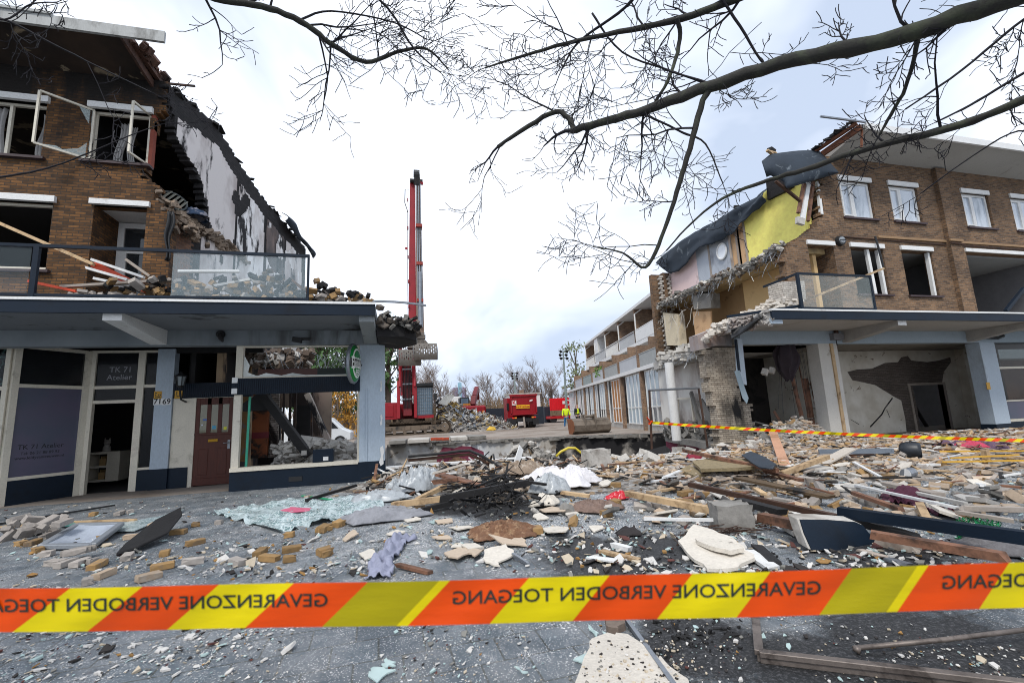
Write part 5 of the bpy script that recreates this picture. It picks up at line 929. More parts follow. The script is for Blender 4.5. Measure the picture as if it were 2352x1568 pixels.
for x in (.36, 1.7): b.cyl((x, 43.4, 4.4), (x, 44.1, 7.4), .13, 10); b.cyl((x, 43.9, 6.6), (x, 44.3, 9.2), .08, 8, 0)
b.build('boom_cylinder', mRd, EX)
b = MB(); b.bar((1.55, 44.6, 7.6), (1.75, 44.7, 25.2), .8, .9, up=(0, 1, 0), w2=.5, h2=.6); 
for z in (9, 12, 14.5, 17, 20, 23): b.box((1.2, 44.0, z), (1.3, 44.3, z+.35))
b.build('upper_boom', mRd, EX, bevel=.04)
b = MB(); b.bar((2.3, 43.9, 9.3), (2.28, 44.2, 25.6), .72, .6, up=(0, 1, 0), w2=.46, h2=.5); b.build('stick', paint('worn_stick', '#8a7464', .7, .2, var=.3, sc=1.5, dirt='#8c2a22', dt=(.62, .7), dsc=.8), EX, bevel=.03)
b = MB()
for x in (2.12, 2.3, 2.48): b.tube([(x, 43.5, 10), (x, 43.75, 24.8)], .055, 6)
b.build('hydraulic_pipe', mStl, EX)
b = MB()
for z in (12.5, 16.2, 20.1): b.box((2.0, 43.4, z), (2.62, 44.4, z+.3))
b.build('pipe_clamp', paint('rusty_red_clamp', '#8c2f20', .6, var=.3), EX)
b = MB()
for k in range(6): x = 1.9+.1*k; b.tube([(x, 43.7, 24.6), (x, 43.4, 25.6), (x, 43.8, 26.3), (x, 44.4, 25.8)], .05, 5)
b.tube([(1.35, 44.3, 24.4), (1.0, 44.0, 24.2), (.95, 44, 22.8), (1.25, 44, 21.8)], .04, 5); b.cyl((1.5, 44.2, 25.3), (2.75, 44.2, 25.3), .22, 12)
b.tube([(1.2, 44.1, 22), (1.15, 44.1, 16), (1.05, 44.1, 9), (.4, 44, 5)], .03, 4)
b.build('boom_head_hoses', M_black(), EX)
b = MB()
for k in range(6): x = .72+.13*k; b.tube([(x, 43.86, 2.4), (x+.02, 43.8, 4.2), (x, 43.95, 6.2), (x+.05, 44.1, 8.1)], .035, 5)
for k in range(3): b.tube([(.35, 43.6, 4.5+k), (.12-.1*k, 43.4, 5.6+k), (.2, 43.6, 7.2+k*.6), (.9, 43.9, 9+k)], .035, 5)
b.build('boom_hoses', M_black(), EX)
b = MB(); [b.box((.6, 43.82, z), (1.5, 43.9, z+.14)) for z in (3.2, 4.6, 6.0, 7.3)]; b.build('hose_clamp', M_steel(), EX)
b = MB(); b.cyl((2.3, 43.35, 10.2), (2.3, 43.5, 15.5), .13, 10); b.cyl((2.3, 43.5, 15.5), (2.3, 43.7, 19), .07, 8); b.build('stick_cylinder', mStl, EX)
b = MB(); b.bar((1.2, 44, 18), (.95, 44, 18), .2, .2); b.bar((2.5, 44, 25.0), (2.8, 44, 25.0), .2, .25); b.build('lamp_bracket', mRd, EX)
GR = MB(); GR.bar((2.28, 43.9, 9.5), (2.2, 43.8, 8.6), .8, .9, up=(0, 1, 0)); GR.cyl((2.2, 43.8, 8.7), (2.2, 43.8, 8.3), .65, 16); GR.prism([(1.0, 43.3, 8.0), (3.3, 43.3, 8.0), (2.75, 43.3, 8.75), (1.75, 43.3, 8.75)], (0, .7, 0)); GR.box((1.8, 43.3, 8.9), (2.75, 44.1, 9.25)); gr = GR.build('grapple', paint('grapple_steel', '#6a635b', .6, .5, var=.3, sc=2, dirt='#3a332d', dt=(.5, .7)), EX)
def jaw(c, w_, h, yaw, bulge):
    c = V(c); M = MX.Rotation(yaw, 3, 'Z'); nu, nv = 30, 20; b = MB()
    P = lambda i, j: c+M@V(((i/nu-.5)*w_, -bulge*sin(pi*(.15+.6*j/nv)), -h*j/nv))
    for i in range(nu):
        for j in range(nv):
            u, v = (i+.5)/nu, (j+.5)/nv; col = int(u*10); hole = v < .66 and v > .08 and (.2 < (u*10-col) < .75) and ((v*4.5+.5*(col % 2)) % 1) > .32
            if not hole: b.add([P(i, j), P(i+1, j), P(i+1, j+1), P(i, j+1)], [(0, 1, 2, 3)])
    o = b.build('grapple_jaw', paint('worn_grey_steel', '#67625c', .6, .3, var=.2, sc=2, dirt='#5a4e44', dt=(.55, .7)), EX, solid=.05)
    s = MB()
    for sx2 in (-.5, .5): s.prism([c+M@V((sx2*w_, 0, 0)), c+M@V((sx2*w_, -bulge, -h*.4)), c+M@V((sx2*w_, -bulge*.8, -h)), c+M@V((sx2*w_, bulge*.6, -h*.3))], M@V((.05, 0, 0)))
    s.build('jaw_cheek', M_steel(), o)
jaw((2.62, 42.5, 8.25), 2.15, 1.55, .05, .55); jaw((1.2, 43.05, 7.75), 2.0, 1.5, .12, .45)
# second excavator, seen from behind
E2 = thing('crawler_excavator', 'small red crawler excavator seen from behind the scrap heap', 'excavator', (8.6, 53, 0))
def o3(x, y, Y): return onY(*z3(x, y), Y)
p0, p1 = o3(728, 985, 53), o3(915, 915, 53); track(E2, p0.x-.1, p0.x+2.0, 52.6, 53.2, .9)
b = MB(); b.box((p0.x, 52.2, p0.z), (p1.x, 55, p1.z)); b.build('counterweight', mRd, E2, bevel=.18); b = MB(); c0, c1 = o3(735, 915, 53.4), o3(800, 860, 53.4); b.box((c0.x, 53.4, c0.z), (c1.x, 55, c1.z+.05)); cb = b.build('cab', M_black(), E2, bevel=.05); MB().box((c0.x+.1, 53.38, c0.z+.15), (c1.x-.1, 53.399, c1.z-.08)).build('cab_window', paint('cab_glass', '#5f7484', .08), cb)
b = MB(); b.bar(o3(830, 915, 54), o3(840, 850, 54.5), .55, .6); b.bar(o3(840, 850, 54.5), o3(858, 790, 56), .5, .5); b.bar(o3(858, 790, 56), o3(865, 870, 57), .4, .4); b.build('boom', paint('shaded_red_boom', '#8c1620', .4), E2)
q0, q1 = o3(765, 975, 52.19), o3(850, 945, 52.19); lb = MB().prism([(q0.x, 52.19, q1.z), (q1.x, 52.19, q1.z), (q1.x-.15, 52.19, q0.z), (q0.x+.15, 52.19, q0.z)], (0, -.02, 0)).build('plate', mW, E2); letters('lettering', 'LOOS', ((q0.x+q1.x)/2, 52.165, (q0.z+q1.z)/2+.1), (1, 0, 0), (0, 0, 1), .3, M_black(), lb)
for x in (742, 905): q = o3(x, 960, 52.18); MB().box((q.x-.1, 52.17, q.z-.1), (q.x+.1, 52.2, q.z+.1)).build('tail_lamp', plain('amber_lamp', '#e0822a', .3), E2)
q = o3(785, 915, 52.3); MB().box((q.x-.4, 52.4, q.z), (q.x+.4, 52.6, q.z+.2)).build('beacon_bar', plain('amber_bar', '#c77a1e', .4), E2)
# tipper truck from behind
TR = thing('tipper_truck', 'red tipper truck seen from behind with yellow sign on its tailgate', 'truck', (13.1, 46, 0))
def o4(x, y, Y=45.5): return onY(*z3(x, y), Y)
a, c = o4(1108, 985), o4(1290, 855); Xc = (a.x+c.x)/2; W = 2.75; z0, z1_ = a.z, c.z+.25
b = MB(); b.prism([(Xc-W/2, 45.5, z0), (Xc+W/2, 45.5, z0), (Xc+W/2+.06, 45.42, z1_), (Xc-W/2-.06, 45.42, z1_)], (1.75, 6.5, 0)); b.build('tipper_body', mRd, TR)
b = MB(); b.box((Xc-W/2-.08, 45.3, z1_-.12), (Xc+W/2+.1, 45.5, z1_+.06)); b.box((Xc-W/2-.02, 45.34, z0-.06), (Xc+W/2+.02, 45.5, z0+.1))
for x in (-W/2, W/2-.1): b.box((Xc+x, 45.34, z0), (Xc+x+.12, 45.46, z1_))
b.build('tailgate_frame', mRd, TR); b = MB(); b.box((Xc-.1, 52.1, .6), (Xc+3.1, 54, 3.3)); b.build('driver_cab', mRd, TR)
b = MB(); b.prism([(Xc-1.1, 45.6, .75), (Xc+1.2, 45.6, .75), (Xc+2.9, 52, .75), (Xc+.6, 52, .75)], (0, 0, .3)); b.box((Xc-1.35, 45.45, .62), (Xc+1.35, 45.6, .95)); b.build('chassis', M_black(), TR)
for x in (-1.15, -.78, .8, 1.15): 
    for y_ in (46.2, 47.4): wq = MB().cyl((Xc+x-.16, y_, .52), (Xc+x+.16, y_, .52), .52, 20).build('wheel', M_black(), TR); MB().cyl((Xc+x-.17, y_, .52), (Xc+x+.17, y_, .52), .26, 12).build('rim', M_steel(), wq)
for x, cc in ((-1.15, '#e8402a'), (-.9, '#f0913a'), (.9, '#f0913a'), (1.15, '#e8402a')): MB().box((Xc+x-.11, 45.4, .98), (Xc+x+.11, 45.45, 1.12)).build('tail_lamp', plain('lamp'+cc, cc, .3), TR)
sp_ = o4(1195, 925, 45.4); sgn = MB().box((sp_.x-.72, 45.36, sp_.z-.17), (sp_.x+.72, 45.4, sp_.z+.17)).build('warning_sign', plain('sign_yellow', '#e0b020', .4), TR); letters('lettering', 'werkverkeer', (sp_.x, 45.345, sp_.z), (1, 0, 0), (0, 0, 1), .3, plain('sign_red', '#a8281c'), sgn, .006)
kp = o4(1130, 898, 45.4); kk = MB().box((kp.x-.24, 45.37, kp.z-.24), (kp.x+.24, 45.4, kp.z+.24)).build('logo_plate', mW, TR); letters('logo', 'K', (kp.x, 45.36, kp.z), (1, 0, 0), (0, 0, 1), .55, plain('logo_red', '#b01624'), kk, .02)
b = MB(); b.obox(o4(1255, 880, 45.3), (.35, .02, .14), ROT(0, -.3, 0)); b.build('white_mark', mW, TR); b = MB(); b.bar((Xc-.1, 45.3, 1.1), (Xc-.05, 45.2, 0.1), .16, .1); b.build('support_post', M_oldwood(), TR)
for x in (-1.2, 1.2): MB().box((Xc+x-.3, 45.35, .3), (Xc+x+.3, 45.4, .9)).build('mudflap', M_black(), TR)
MB().box((Xc-.2, 52.0, 1.9), (Xc+.05, 52.1, 2.7)).build('mirror', M_black(), TR)
# red container, loading truck behind it, hoarding, cabin, fence
def o5(x, y, Y): return onY(*z3(x, y), Y)
CN = thing('shipping_container', 'red shipping container standing by the terrace behind the two workers', 'container', (20, 60, 0)); a, c = o5(1395, 955, 60), o5(1478, 862, 60); b = MB(); b.prism([(a.x, 60, a.z), (c.x+1.6, 60, a.z), (c.x+3.6, 66, a.z), (a.x+2, 66, a.z)], (0, 0, c.z-a.z)); 
for i in range(9): x = a.x+.1+(c.x+1.5-a.x)*i/9; b.box((x, 59.95, a.z+.15), (x+.12, 60, c.z-.15))
b.build('body', plain('container_red', '#cf1420', .4), CN); letters('lettering', 'D', (c.x+.9, 59.93, (a.z+c.z)/2+.15), (1, 0, 0), (0, 0, 1), 1.1, mW, CN, .02); MB().box((c.x+.1, 59.94, (a.z+c.z)/2), (c.x+.45, 59.95, (a.z+c.z)/2+.4)).build('logo', mW, CN)
b = MB(); b.box((a.x, 60, .55), (c.x+1.8, 66, .9)); b.build('trailer', plain('trailer_red', '#a8141c', .5), CN)
for x in (a.x+.5, c.x+1.1): MB().cyl((x, 60.1, .5), (x, 60.4, .5), .5, 16).build('wheel', M_black(), CN)
HO = thing('site_hoarding', 'dark blue site hoarding across the back of the demolition ground', 'fence', (9, 58, 0))
for i, (x0, x1) in enumerate(((925, 962), (962, 1100), (1280, 1356))): a, c = o5(x0, 1050, 57), o5(x1, 955, 57); b = MB(); b.box((a.x, 57+.2*i, 0), (c.x-.05, 57.1+.2*i, 2.25)); b.build('panel', paint('navy_hoarding', '#1d2632', .6, var=.15), HO)
a, c = o5(1355, 985, 62), o5(1395, 925, 62); tag(MB().box((a.x, 62, 0), (c.x, 64, c.z)).build('skip_box', paint('navy_hoarding', '#1d2632', .6), bevel=.04), 'dark blue box standing left of the red container', 'skip')
a, c = o5(1100, 855, 70), o5(1320, 830, 70); CA = thing('site_cabin', 'long white site cabin behind the tipper truck', 'cabin', (14, 72, 0)); MB().box((a.x, 70, 0), (c.x, 73, c.z)).build('wall', mW, CA); MB().box((a.x-.2, 69.8, c.z), (c.x+.2, 73.2, c.z+.15)).build('roof', M_conl(), CA); q = o5(1190, 830, 69.9); MB().box((q.x-.3, 70, c.z+.16), (q.x+.3, 70.6, c.z+.7)).build('chimney', mTB, CA)
a, c = o5(690, 985, 62), o5(740, 850, 62); CA = thing('white_trailer', 'white box trailer half hidden behind the small excavator', 'trailer', (a.x, 62, 0)); MB().box((a.x-2, 62, .4), (c.x, 66, c.z)).build('body', mW, CA, bevel=.05); MB().cyl((c.x-.6, 61.9, .4), (c.x-.6, 62.2, .4), .4, 14).build('wheel', M_black(), CA)
# lamp masts
def mast(bx, by, tx, ty, Y, label):
    b_, t_ = onY(*z3(bx, by), Y), onY(*z3(tx, ty), Y); b_.x = t_.x = (b_.x+t_.x)/2; b_.z = 0
    r = thing('lamp_mast', label, 'lamp mast', b_); MB().tube([b_, t_], [.16, .09], 10).build('pole', paint('grey_green_pole', '#7d8a88', .5), r)
    for k in range(6):
        z = t_.z+.0-.42*(k % 3); sd2 = -1 if k < 3 else 1; p = V((t_.x+sd2*(.34+.1*(k % 2)), Y, z)); MB().tube([p+V((0, .1, .08)), p+V((0, -.14, -.08))], [.1, .18], 10).build('floodlight', M_black(), r); 
    b = MB()
    for z in (0, -.42, -.84): b.bar((t_.x-.6, Y, t_.z+z), (t_.x+.6, Y, t_.z+z), .07, .07)
    b.build('crossbar', M_black(), r)
mast(1522, 960, 1487, 520, 52, 'tall grey floodlight mast beside the terrace end'); mast(1138, 850, 1135, 680, 72, 'floodlight mast rising behind the tipper truck')
# bucket on the edge
BUX = .42
BU = thing('digging_bucket', 'muddy steel digging bucket lying on the edge of the concrete slab', 'bucket', (12, 27.8, 0)); a, c = onY(*z3(1533, 1126), 27.8), onY(*z3(1833, 1010), 27.8); a.x += .38
b = MB(); hh = c.z+.05; N = 12; pr = [(27.9+1.0-1.0*cos(t_), hh*.5-hh*.5*sin(t_) if False else hh*(.5-.5*cos(pi*.5+t_*0)) if False else 0) for t_ in (0,)]
prof = [(28.9, hh), (28.2, hh), (27.85, hh*.85), (27.7, hh*.55), (27.78, hh*.2), (28.1, 0.01), (28.7, .01)]
mBu = paint('muddy_bucket_steel', '#7b7166', .75, .3, var=.3, sc=2, dirt='#4a4036', dt=(.5, .7), dsc=1.2)
for (y0, za), (y1, zb) in zip(prof, prof[1:]): b.add([(a.x, y0, za), (c.x, y0, za), (c.x, y1, zb), (a.x, y1, zb)], [(0, 1, 2, 3)])
b.build('shell', mBu, BU, solid=.05); b = MB(); [MB().prism([(x, y_, z) for y_, z in prof], (.05, 0, 0)).build('side_plate', paint('rusty_side_plate', '#7a4a2c', .8, .2, var=.3), BU) for x in (a.x-.03, c.x-.02)]
q0, q1 = onY(*z3(1652, 1080), 27.7), onY(*z3(1728, 995), 27.7); b = MB(); [b.prism([(x, 27.62, hh*.4), (x, 27.62, hh), (x, 27.75, hh+.28), (x, 28.3, hh+.25), (x, 28.4, hh)], (.06, 0, 0)) for x in (q0.x, q1.x-.06)]; b.cyl((q0.x, 27.9, hh+.14), (q1.x, 27.9, hh+.14), .08, 10); b.build('mounting_ears', mBu, BU)
# slabs stacked along the pit edge
for i, (x0, x1, y0, y1) in enumerate(((210, 345, 1150, 1185), (350, 520, 1150, 1182), (520, 660, 1155, 1180), (665, 800, 1120, 1170), (790, 935, 1118, 1168))):
    p, q = onY(*z3(x0, y1), 27.9+.25*i), onY(*z3(x1, y1), 27.9+.1*i); h = .22
    tag(MB().prism([(p.x, 28.4, 0.02), (q.x-.08, 28.2, .02), (q.x+.1, 30.4, .02), (p.x+.15, 30.6, .02)], (0, 0, h)).build('concrete_slab', M_conl() if i % 2 else M_conc(), bevel=.02), ['broad grey slab on the pit edge next to the pale pillar', 'grey slab on the pit edge between the pillar and the red bricks', 'slab with red bricks on the pit edge below the excavator', 'pale ridged slab on the pit edge right of the red bricks', 'rightmost pale slab on the pit edge below the scrap heap'][i], 'slab', 'slabs along the pit edge')
for i in range(3): p = onY(*z3(545+40*i, 1162), 27.6); tag(MB().obox(p, (.42, .2, .16), ROT(0, 0, .1*i)).build('red_brick_block', paint('red_block', '#a8462a', .8, var=.25, sc=5), bevel=.02), 'orange red brick block on the edge of the pit under the tracks', 'brick', 'red brick blocks on the pit edge')
# scrap heap
hc = [onZ(*z3(x, y)) for x, y in ((560, 1110), (1060, 1105))]
def heap_h(u, v): return max(0, (1-abs(v)**1.5))*interp(u, [(0, 3.1), (.11, 3.0), (.3, 2.45), (.36, 1.9), (.57, 1.6), (.76, 1.25), (.85, .8), (.96, .3), (1, 0)])
hx0, hx1, hy = 4.2, 11.6, 47.5
HM = MB().grid(lambda u, v: V((hx0+(hx1-hx0)*u, hy+(v-.5)*8, max(.0, heap_h(u, (v-.5)*2)*(.8+.3*n1(u*9, v*9)))+.005)), 40, 30)
mSc = paint('mixed_scrap', '#86817c', .8, var=.35, sc=3, dirt='#3c3834', dt=(.5, .6), dsc=3, bump=.8, fine=9); tag(HM.build('scrap_mound', mSc, None), 'long mound of scrap metal and rubble behind the excavator tracks', 'scrap heap', kind='stuff')
b = MB()
for i in range(900):
    u, v = rnd.random()**1.1, rnd.uniform(-.95, .6); p = V((hx0+(hx1-hx0)*u, hy+v*4, heap_h(u, v)*(.85+.3*rnd.random()))); d = V((rnd.uniform(-1, 1), rnd.uniform(-.6, .6), rnd.uniform(-.4, .6))).normalized(); l = rnd.uniform(.3, 1.4); mi = rnd.choice((0, 0, 0, 1, 1, 2, 3))
    if rnd.random() < .55: b.bar(p-d*l/2, p+d*l/2, rnd.uniform(.03, .1), rnd.uniform(.02, .05), mi=mi)
    else: b.obox(p, (rnd.uniform(.1, .7), rnd.uniform(.1, .6), .03), ROT(rnd.uniform(-1, 1), rnd.uniform(-1, 1), rnd.random()*3), mi)
tag(b.build('scrap_metal', [M_conl(), M_steel(), M_rust(), paint('yellowish_scrap', '#a48a4e', .8)]), 'tangled pale scrap metal strips and sheets on the mound', 'scrap', kind='stuff')
lp_ = [o3(575, 900, 46), o3(640, 835, 46.5), o3(690, 845, 47), o3(640, 915, 46)]; b = MB()
for k in range(12): t_ = k/11; b.bar(lp_[0].lerp(lp_[3], t_), lp_[1].lerp(lp_[2], t_), .06, .06)
b.bar(lp_[0], lp_[3], .1, .1); b.bar(lp_[1], lp_[2], .1, .1); tag(b.build('steel_grille', paint('pale_grille', '#b9b9b4', .5)), 'pale steel grille tilted on top of the scrap mound', 'grille')
q = o3(960, 1105, 43.6); tag(cloth('yellow_bag', 'yellow sack lying at the foot of the scrap mound', 'sack', (q.x, 43.3, 0), .5, .4, .45, paint('yellow_sack', '#c8a23c', .8, var=.2), 8, 10), kind=None)
# white van behind the cafe ruin
vp = onY(*z2(1830, 1100), 29.5); VN = thing('white_van', 'white van parked behind the ruin, seen through the cafe window', 'van', (vp.x-1, 30, 0)); vx = vp.x-.1
b = MB(); b.prism([(vx-3.2, 29.6, .35), (vx+.55, 29.6, .35), (vx+.6, 29.6, .85), (vx+.05, 29.6, 1.1), (vx-.6, 29.6, 1.75), (vx-3.2, 29.6, 1.8)], (0, 1.7, 0)); b.build('body', plain('van_white', '#d4d9dc', .3), VN, bevel=.06)
MB().prism([(vx-.15, 29.58, 1.1), (vx-.65, 29.58, 1.65), (vx-1.4, 29.58, 1.65), (vx-1.4, 29.58, 1.1)], (0, .015, 0)).build('window', mDG, VN)
for x in (vx-.05, vx-2.5): wq = MB().cyl((x, 29.55, .33), (x, 29.8, .33), .33, 18).build('wheel', M_black(), VN); MB().cyl((x, 29.53, .33), (x, 29.56, .33), .2, 12).build('rim', M_steel(), wq)
# ------------------------------------------------------------------ people
mSk = paint('skin', '#b98b74', .6, var=.05, bump=0)
def skin(name, V_, E_, m, par=None, sub=1):
    me = bpy.data.meshes.new(name); bm = bmesh.new(); L_ = bm.verts.layers.skin.verify(); vs = []
    for i, (p, r) in enumerate(V_): v = bm.verts.new(p); v[L_].radius = (r, r) if not isinstance(r, tuple) else r; v[L_].use_root = (i == 0); vs.append(v)
    for a, c in E_: bm.edges.new((vs[a], vs[c]))
    bm.to_mesh(me); bm.free(); me.materials.append(m); o = bpy.data.objects.new(name, me); COL.objects.link(o)
    o.modifiers.new('skin', 'SKIN'); s = o.modifiers.new('sub', 'SUBSURF'); s.levels = s.render_levels = sub
    if par: o.parent = par
    return o
def person(loc, rz, label, jacket, trousers, vest=None, stride=.15, bend=.1):
    root = skin('person', [((0, 0, .95), .08), ((0, 0, 1.2), .08), ((0, 0, 1.42), .07), ((0, -.01, 1.52), .055), ((0, -.03, 1.6), .085), ((0, -.035, 1.72), .088), ((.09, -stride/2, .5), .06), ((.1, -stride, .1), .045), ((-.09, stride/2, .5), .06), ((-.1, stride, .1), .045), ((.2, 0, 1.4), .04), ((.27, -.04, 1.12), .035), ((.29, -.16, .9), .028), ((-.2, 0, 1.4), .04), ((-.27, -.03, 1.12), .035), ((-.29, -.12, .88), .028)],
        [(0, 1), (1, 2), (2, 3), (3, 4), (4, 5), (0, 6), (6, 7), (0, 8), (8, 9), (2, 10), (10, 11), (11, 12), (2, 13), (13, 14), (14, 15)], mSk)
    root.location = loc; root.rotation_euler = (0, 0, rz); tag(root, label, 'person')
    skin('jacket', [((0, 0, .88), (.18, .15)), ((0, 0, 1.15), (.18, .14)), ((0, 0, 1.38), (.17, .12)), ((0, -.005, 1.49), .075), ((.21, 0, 1.4), .075), ((.28, -.04, 1.12), .062), ((.295, -.14, .93), .05), ((-.21, 0, 1.4), .075), ((-.28, -.03, 1.12), .062), ((-.295, -.1, .91), .05)], [(0, 1), (1, 2), (2, 3), (2, 4), (4, 5), (5, 6), (2, 7), (7, 8), (8, 9)], jacket, root)
    skin('trousers', [((0, 0, .9), (.15, .13)), ((.09, -.02, .8), .1), ((.095, -stride/2, .48), .075), ((.1, -stride, .12), .065), ((-.09, .02, .8), .1), ((-.095, stride/2, .48), .075), ((-.1, stride, .12), .065)], [(0, 1), (1, 2), (2, 3), (0, 4), (4, 5), (5, 6)], trousers, root)
    for s in (1, -1):
        y_ = -stride*s; b = MB(); b.tube([(.1*s, y_+.08, .05), (.1*s, y_-.05, .055), (.1*s, y_-.18, .04)], [.05, .052, .035], 8); b.box((.1*s-.05, y_-.2, 0), (.1*s+.05, y_+.11, .03)); b.build('boot', M_black(), root)
        h = V((.295*s, -.16 if s > 0 else -.12, .87)); b = MB(); b.tube([h+V((0, 0, .05)), h, h-V((0, 0, .05))], [.03, .042, .036], 6)
        for k in range(4): f = h+V((.0, -.03+.02*k, -.05)); ln = (.06, .075, .08, .065)[k]; b.tube([f, f+V((-.005*s, 0, -ln*.55)), f+V((-.02*s, -.012, -ln))], [.011, .01, .008], 5)
        b.tube([h+V((0, -.035, 0)), h+V((-.01*s, -.065, -.03)), h+V((-.015*s, -.07, -.06))], [.012, .011, .009], 5); b.build('hand', mSk, root)
    b = MB(); b.tube([(0, -.035, 1.69), (0, -.035, 1.73), (0, -.03, 1.79), (0, -.03, 1.83)], [.122, .12, .1, .03], 14); b.tube([(0, -.06, 1.69), (0, -.06, 1.705)], [.135, .13], 14); b.build('helmet', plain('helmet_white', '#dcdcdc', .3), root)
    b = MB(); b.obox((0, -.13, 1.635), (.02, .035, .04)); [b.obox((sx2*.032, -.115, 1.665), (.02, .015, .012)) for sx2 in (1, -1)]; b.obox((0, -.113, 1.59), (.045, .012, .01)); [b.obox((sx2*.088, -.03, 1.64), (.015, .035, .05)) for sx2 in (1, -1)]; b.build('face', paint('face_skin', '#9c6f5a', .6), root)
    if vest:
        skin('vest', [((0, 0, .93), (.192, .158)), ((0, 0, 1.15), (.19, .152)), ((0, 0, 1.36), (.18, .135)), ((0, 0, 1.44), (.1, .085))], [(0, 1), (1, 2), (2, 3)], vest, root)
    b = MB(); b.tube([(.0, 0, 1.02), (0, 0, 1.07)], [.2, .2], 16); o = b.build('reflective_band', plain('reflective_grey', '#c8ccc8', .3), root); o.scale = (1, .84, 1)
    root.scale = (1.18, 1.18, 1.18); return root
hv = plain('hivis_yellow', '#c9e01a', .6)
p1, p2 = onZ(*z3(1518, 1076)), onZ(*z3(1603, 1070)); p1 = CP+(p1-CP)*(39/p1.y); p1.z = 0; p2 = CP+(p2-CP)*(40/p2.y); p2.z = 0
person(p1, radians(-5), 'worker in a yellow jacket, blue trousers and white helmet walking', hv, paint('blue_trousers', '#2f6a9c', .8), stride=.2)
person(p2, radians(10), 'worker in black clothes with yellow vest and white helmet behind bucket', plain('dark_jacket', '#20242a', .8), plain('dark_trousers', '#23262b', .8), hv, stride=.12)
# ------------------------------------------------------------------ trees and growth at the back
mBark = paint('bare_bark', '#5b5148', .9, var=.25, sc=4); mTwig = paint('distant_twigs', '#7d716a', .9, var=.2)
def bare_tree_meshes(seed, h):
    r = random.Random(seed); tr, cr_ = MB(), MB()
    def grow(p, d, l, rad, lev):
        n = 4; pts = [p]; rs = [rad]; rad = max(rad, .016)
        for k in range(n): d = (d+V((r.uniform(-.16, .16), r.uniform(-.16, .16), r.uniform(-.02, .1)))).normalized(); p = p+d*l/n; pts.append(p); rs.append(rad*(1-.6*(k+1)/n))
        (tr if lev == 0 else cr_).tube(pts, rs, 6 if lev == 0 else 3, cap=False)
        if lev >= 4: return
        for k in range((9, 6, 5, 4)[lev]):
            t_ = r.uniform(.25 if lev == 0 else .15, 1); q = pts[min(int(t_*n), n-1)].lerp(pts[min(int(t_*n)+1, n)], t_*n-int(t_*n)); a = r.random()*2*pi; tl_ = r.uniform(.5, .95)
            nd = (d*cos(tl_)+V((cos(a), sin(a), .25)).normalized()*sin(tl_)).normalized(); grow(q, nd, l*r.uniform(.42, .66), rad*.5*(1-.4*t_)+.008, lev+1)
    grow(V((0, 0, 0)), V((0, 0, 1)), h*.62, h*.022, 0); return tr.mesh('trunk', mBark), cr_.mesh('crown', mTwig)
BT = [bare_tree_meshes(s, 10) for s in (3, 8, 21)]
def bare_tree(x, y, Y, top, kind, label):
    p = onY(*z3(x, 960), Y); t_ = onY(*z3(x, top), Y); s = t_.z/9.2; r = thing('bare_tree', label, 'tree', (p.x, Y, 0), x*.7, 'bare winter trees behind the site')
    for nm, me in zip(('trunk', 'crown'), BT[kind]): o = bpy.data.objects.new(nm, me); COL.objects.link(o); o.parent = r
    r.scale = (s*.9, s*.9, s)
for i, (x, Y, top, k, lb) in enumerate(((430, 75, 610, 0, 'slim bare tree just right of the excavator boom'), (520, 80, 590, 1, 'wide bare tree above the excavator cab'), (590, 82, 650, 2, 'bare tree at the right edge of the excavator cab'), (660, 95, 770, 0, 'small bare tree left of the purple tower'), (815, 90, 750, 1, 'low bare tree right of the purple tower'), (960, 85, 665, 0, 'tall bushy bare tree left of the tipper truck'), (1060, 95, 770, 2, 'small bare tree between the bushy tree and floodlight mast'), (1130, 90, 720, 1, 'dark bare tree behind the rear floodlight mast'), (1210, 90, 655, 2, 'bare tree directly behind the tipper truck'), (1275, 86, 640, 0, 'tall forked bare tree right of the tipper truck'), (1335, 88, 640, 1, 'bare tree standing above the dark hoarding'), (1395, 92, 660, 2, 'bare tree left of the tall floodlight mast'), (1460, 100, 780, 0, 'small bare tree beside the red container'), (370, 85, 720, 2, 'bare tree hidden behind the excavator'))): bare_tree(x, 0, Y, top, k, lb)
def leafy_tree(name, label, base, h, rad, m, seed, n=1500, lf=.28, low=.25):
    r = random.Random(seed); root = thing(name, label, 'tree', base); bs = V(base); tr = MB(); tr.tube([bs, bs+V((.1, 0, h*.5)), bs+V((0, 0, h*.9))], [h*.03, h*.02, h*.006], 7)
    cl_ = []
    for k in range(26): a = r.random()*2*pi; z = h*(low+(1-low)*r.random()); rr = rad*(1-abs((z/h-.5))*1.0)*r.uniform(.3, 1); c = bs+V((cos(a)*rr, sin(a)*rr, z)); cl_.append(c); tr.tube([bs+V((0, 0, z*.75)), c], [h*.008, h*.003], 4)
    tr.build('trunk', mBark, root); b = MB()
    for k in range(n):
        c = r.choice(cl_); p = c+V((r.gauss(0, 1), r.gauss(0, 1), r.gauss(0, .8)))*rad*.2; s = lf*r.uniform(.6, 1.3); M = ROT(r.random()*6, r.random()*6, r.random()*6); b.add([p+M@V((-s, 0, 0)), p+M@V((0, -s*.5, 0)), p+M@V((s, 0, 0)), p+M@V((0, s*.5, 0))], [(0, 1, 2, 3)])
    b.build('crown', m, root)
mGr = paint('evergreen_leaves', '#3d5a2c', .7, var=.4, sc=1.2, bump=0); mPg = paint('pale_leaves', '#6f7a58', .7, var=.3, sc=1.2, bump=0)
